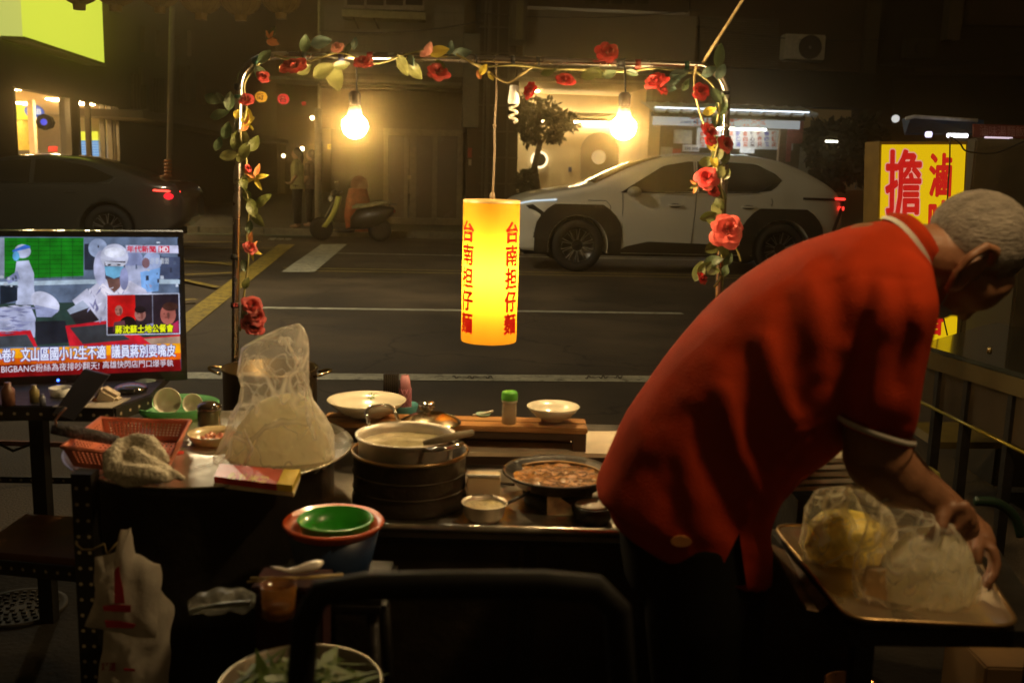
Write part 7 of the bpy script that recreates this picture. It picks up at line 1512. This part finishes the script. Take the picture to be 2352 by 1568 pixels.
# --- polo shirt
mb = MB()
loft_fine(mb, [ringpx((1404, 1192), (1767, 1326), YM, .165), ringpx((1390, 1150), (1766, 1262), YM, .17), ringpx((1366, 1126), (1770, 1190), YM, .172), ringpx((1400, 1040), (1800, 1120), YM, .172), ringpx((1434, 968), (1858, 1062), YM, .175), ringpx((1492, 880), (1925, 1010), YM, .185),
    ringpx((1552, 800), (1960, 945), YM, .195), ringpx((1640, 702), (2005, 880), YM, .20), ringpx((1730, 630), (2055, 805), YM, .205), ringpx((1830, 570), (2095, 730), YM, .195), ringpx((1930, 533), (2115, 680), YM, .165), ringpx((2000, 512), (2122, 640), YM, .115), ringpx((2040, 505), (2124, 610), YM, .075)], 4)
YS2 = 1.745
loft_fine(mb, [ringpx((1930, 600), (2080, 560), 1.84, .075), ringpx((1958, 640), (2122, 600), 1.79, .085), ringpx((1962, 720), (2141, 680), YS2, .082), ringpx((1950, 800), (2128, 790), YS2, .08), ringpx((1938, 880), (2108, 900), YS2, .078), ringpx((1924, 950), (2090, 1000), YS2, .076)], 4)
YS3 = 2.09
loft_fine(mb, [ringpx((1930, 620), (2060, 590), 2.0, .075), ringpx((1950, 700), (2090, 680), YS3, .08), ringpx((1945, 900), (2080, 930), YS3, .072)], 4)
shirt = remesh(mb, 'polo_shirt', red_c, man, .007, 8)
FOLDS = [([(1985, 545), (1962, 640), (1975, 700)], 22, .006), ([(1900, 600), (1915, 680), (1935, 760)], 24, -.010), ([(1860, 660), (1880, 760), (1890, 860)], 24, .008), ([(1800, 700), (1820, 820), (1840, 930)], 26, -.008), ([(1760, 780), (1790, 900), (1840, 1010)], 22, .010),
    ([(1700, 820), (1725, 960), (1775, 1080)], 30, -.010), ([(1660, 900), (1700, 1040), (1765, 1170)], 20, .010), ([(1600, 960), (1650, 1100), (1705, 1210)], 30, -.008), ([(1540, 1000), (1590, 1120), (1640, 1250)], 26, .006), ([(1480, 1080), (1530, 1150), (1560, 1230)], 26, -.005),
    ([(1890, 900), (1850, 980), (1780, 1050)], 16, .010), ([(2020, 660), (2012, 800), (2005, 930)], 22, .006), ([(2060, 640), (2080, 760), (2065, 880)], 22, -.008), ([(2110, 700), (2108, 820), (2085, 950)], 16, .006), ([(1880, 655), (1990, 632), (2110, 642)], 6, -.0028), ([(1790, 1090), (1795, 1160), (1765, 1240)], 16, -.007), ([(1715, 1160), (1725, 1250), (1740, 1320)], 14, .006)]
def sdist(x, y, pl):
    best = 1e9
    for (a, b), (c, d) in zip(pl, pl[1:]):
        vx, vy = c-a, d-b; t = max(0, min(1, ((x-a)*vx+(y-b)*vy)/(vx*vx+vy*vy))); dd = math.hypot(x-a-vx*t, y-b-vy*t)
        if dd < best: best = dd; tt_ = t
    return best
me = shirt.data; w = WL[man.name]
for v in me.vertices:
    p = v.co+w
    if p.y > YM+.05: continue
    x, y = proj(p); a = 0.; damp = .35 if y > 1180+max(0, (x-1405))*.3 else 1.
    for pl_, wd_, am in FOLDS:
        dd = sdist(x, y, pl_)
        if dd < wd_*2.6: a += .95*am*math.exp(-(dd/wd_)**2)
    a += .006*noise.noise(Vector((x*.012, y*.006, 1)))+.0025*noise.noise(Vector((x*.03, y*.02, 4)))
    nrm = v.normal; v.co += nrm*a*damp
# soften, then cut the side vent
bm = bmesh.new(); bm.from_mesh(me)
for _ in range(5): bmesh.ops.smooth_vert(bm, verts=bm.verts, factor=.5, use_axis_x=True, use_axis_y=True, use_axis_z=True)
def intri(x, y, T):
    s = [(T[(i+1) % 3][0]-T[i][0])*(y-T[i][1])-(T[(i+1) % 3][1]-T[i][1])*(x-T[i][0]) for i in range(3)]; return all(q > 0 for q in s) or all(q < 0 for q in s)
dl = [f for f in bm.faces if (lambda c: c.y < YM and intri(*proj(c), [(1643, 1335), (1698, 1222), (1716, 1350)]))(f.calc_center_median()+w)]
bmesh.ops.delete(bm, geom=dl, context='FACES')
for v in bm.verts:
    if not v.is_boundary: continue
    x, y = proj(v.co+w); best = None
    for (a, b2) in (((1643, 1335), (1698, 1222)), ((1698, 1222), (1716, 1350))):
        vx, vy = b2[0]-a[0], b2[1]-a[1]; t = max(0, min(1, ((x-a[0])*vx+(y-a[1])*vy)/(vx*vx+vy*vy))); qx, qy = a[0]+vx*t, a[1]+vy*t; dd = math.hypot(qx-x, qy-y)
        if best is None or dd < best[0]: best = (dd, qx-x, qy-y)
    if best[0] < 16: sc_ = (v.co+w).y/FPX; v.co += RC*best[1]*sc_-UC*best[2]*sc_
bm.to_mesh(me); bm.free()
for p_ in me.polygons: p_.use_smooth = True
# trims
def loop_tube(ring, r, name, mat): return MB().tube(ring, r, 6, closed=True).build(name, mat, man)
cuff = ringpx((1922, 949), (2093, 1001), YS2, .079); rr2 = ringpx((1921, 962), (2091, 1013), YS2, .0785)
MB().loft([cuff, [a.lerp(b, .5)+(a-sum(cuff, Vector())/36).normalized()*.002 for a, b in zip(cuff, rr2)], rr2], caps=False).build('sleeve_trim', wht_c, man)
MB().loft([rr2, ringpx((1923, 966), (2089, 1017), YS2, .077)], caps=False).build('cuff_edge', red_c, man)
col0 = ringpx((2034, 506), (2118, 630), YM, .082); col1 = ringpx((2050, 488), (2128, 604), YM, .076); col2 = ringpx((2078, 490), (2140, 590), YM, .070)
MB().loft([col0, col1, col2, ringpx((2082, 500), (2134, 586), YM, .062)], caps=False).build('collar', red_c, man)
c3_ = ringpx((2030, 502), (2116, 634), YM, .086); c4_ = ringpx((2040, 496), (2120, 622), YM, .086)
MB().loft([c3_, c4_], caps=False).build('collar_trim', wht_c, man)
# hip patch
pz_ = [W(1565+24*math.cos(a), 1243+13*math.sin(a), YM-.172) for a in [2*math.pi*i/20 for i in range(20)]]
MB().prism(pz_, (0, .004, 0)).build('hip_badge', M('badge_ochre', (.40, .16, .04), .7), man)
# --- trousers
mb = MB(); x0 = W(1580, 1200, YM).x
loft_fine(mb, [ringpx((1425, 1150), (1745, 1200), YM, .15), ringpx((1425, 1230), (1755, 1270), YM, .155), ringpx((1435, 1330), (1762, 1350), YM, .15)])
for yy, dx in ((-.09, 0), (.09, .03)):
    mb.tube([Vector((x0+.0, YM+yy*.8, .66)), Vector((x0+.01+dx*.5, YM+yy, .50)), Vector((x0+.02+dx, YM+yy, .30)), Vector((x0-.01+dx, YM+yy, .07))], [.10, .098, .085, .065], 20)
mb.v = [v+noise.noise_vector(v*12)*.006 for v in mb.v]
remesh(mb, 'trousers', blk_c, man, .009, 4)
for yy, dx in ((-.10, 0), (.10, .03)):
    MB().ball(Vector((x0+.05+dx, YM+yy, .045)), (.135, .05, .045)).build('shoe', M('shoe_black', (.02, .02, .02), .5), man)
# --- short grey hair: cap following the skull
mb = MB(); bm = bmesh.new(); bmesh.ops.create_uvsphere(bm, u_segments=72, v_segments=48, radius=1)
T_ = Matrix.Translation(W(2252, 543, YM)) @ Matrix((RC, Vector((0, 1, 0)), UC)).transposed().to_4x4() @ Matrix.Diagonal((114*k, .0815, 107*k, 1))
for v in bm.verts: v.co = T_ @ v.co
def hairy(c):
    x, y = proj(c)
    return y < 640-(x-2100)*.10-max(0, (2170-x))*.6 if x < 2290 else y < 660-(x-2290)*.3
dl = [f for f in bm.faces if not hairy(f.calc_center_median())]
bmesh.ops.delete(bm, geom=dl, context='FACES')
for v in bm.verts: v.co += v.normal*.002*noise.noise(v.co*120)
mb.bm(bm, None, True).build('hair', M('grey_hair', (.21, .185, .155), .8, var=.35, scale=60, bump=1., bscale=220, stretch=(.25, 1, 1)), man)
mb = MB(); rd = random.Random(3); cH = W(2252, 545, YM); A3 = Matrix((RC, Vector((0, 1, 0)), UC)).transposed()
for _ in range(5200):
    u = Vector((rd.gauss(0, 1), rd.gauss(0, 1), rd.gauss(0, 1))).normalized(); p = cH+A3 @ Vector((u.x*114*k, u.y*.081, u.z*106*k))
    if not hairy(p): continue
    flow = (A3 @ Vector((-.9, 0, -.25)))+Vector((rd.gauss(0, .2), rd.gauss(0, .2), rd.gauss(0, .2))); nrm = (A3 @ u); tdir = (flow-nrm*flow.dot(nrm)).normalized(); q = p+tdir*.012+nrm*rd.uniform(.002, .004); s_ = tdir.cross(nrm)*.0005
    mb.add([p-s_, p+s_, q], [(0, 1, 2)])
hs_ = mb.build('hair_strands', M('grey_strand', (.36, .32, .27), .6), man); hs_['kind'] = 'stuff'

MB().ball(W(2156, 708, YM), (30*k, .037, 24*k)).build('face_mask', M('mask_blue_grey', (.22, .27, .30), .8), man)
MB().tube([W(2182, 664, YM-.088), W(2172, 684, YM-.066), W(2163, 700, YM-.034)], .0018, 6).build('mask_strap', M('mask_blue_grey'), man)
# ================================================================ haze
hz = MB().box((0, 40, 5), (150, 110, 12.4)).build('haze', M('haze_m')); hz['kind'] = 'stuff'
mt = MATS['haze_m']; nt = mt.node_tree; nt.nodes.clear(); out = nt.nodes.new('ShaderNodeOutputMaterial'); pv_ = nt.nodes.new('ShaderNodeVolumePrincipled')
pv_.inputs['Color'].default_value = (1, .74, .36, 1); pv_.inputs['Density'].default_value = HAZE; pv_.inputs['Anisotropy'].default_value = .965
nt.links.new(pv_.outputs[0], out.inputs['Volume'])
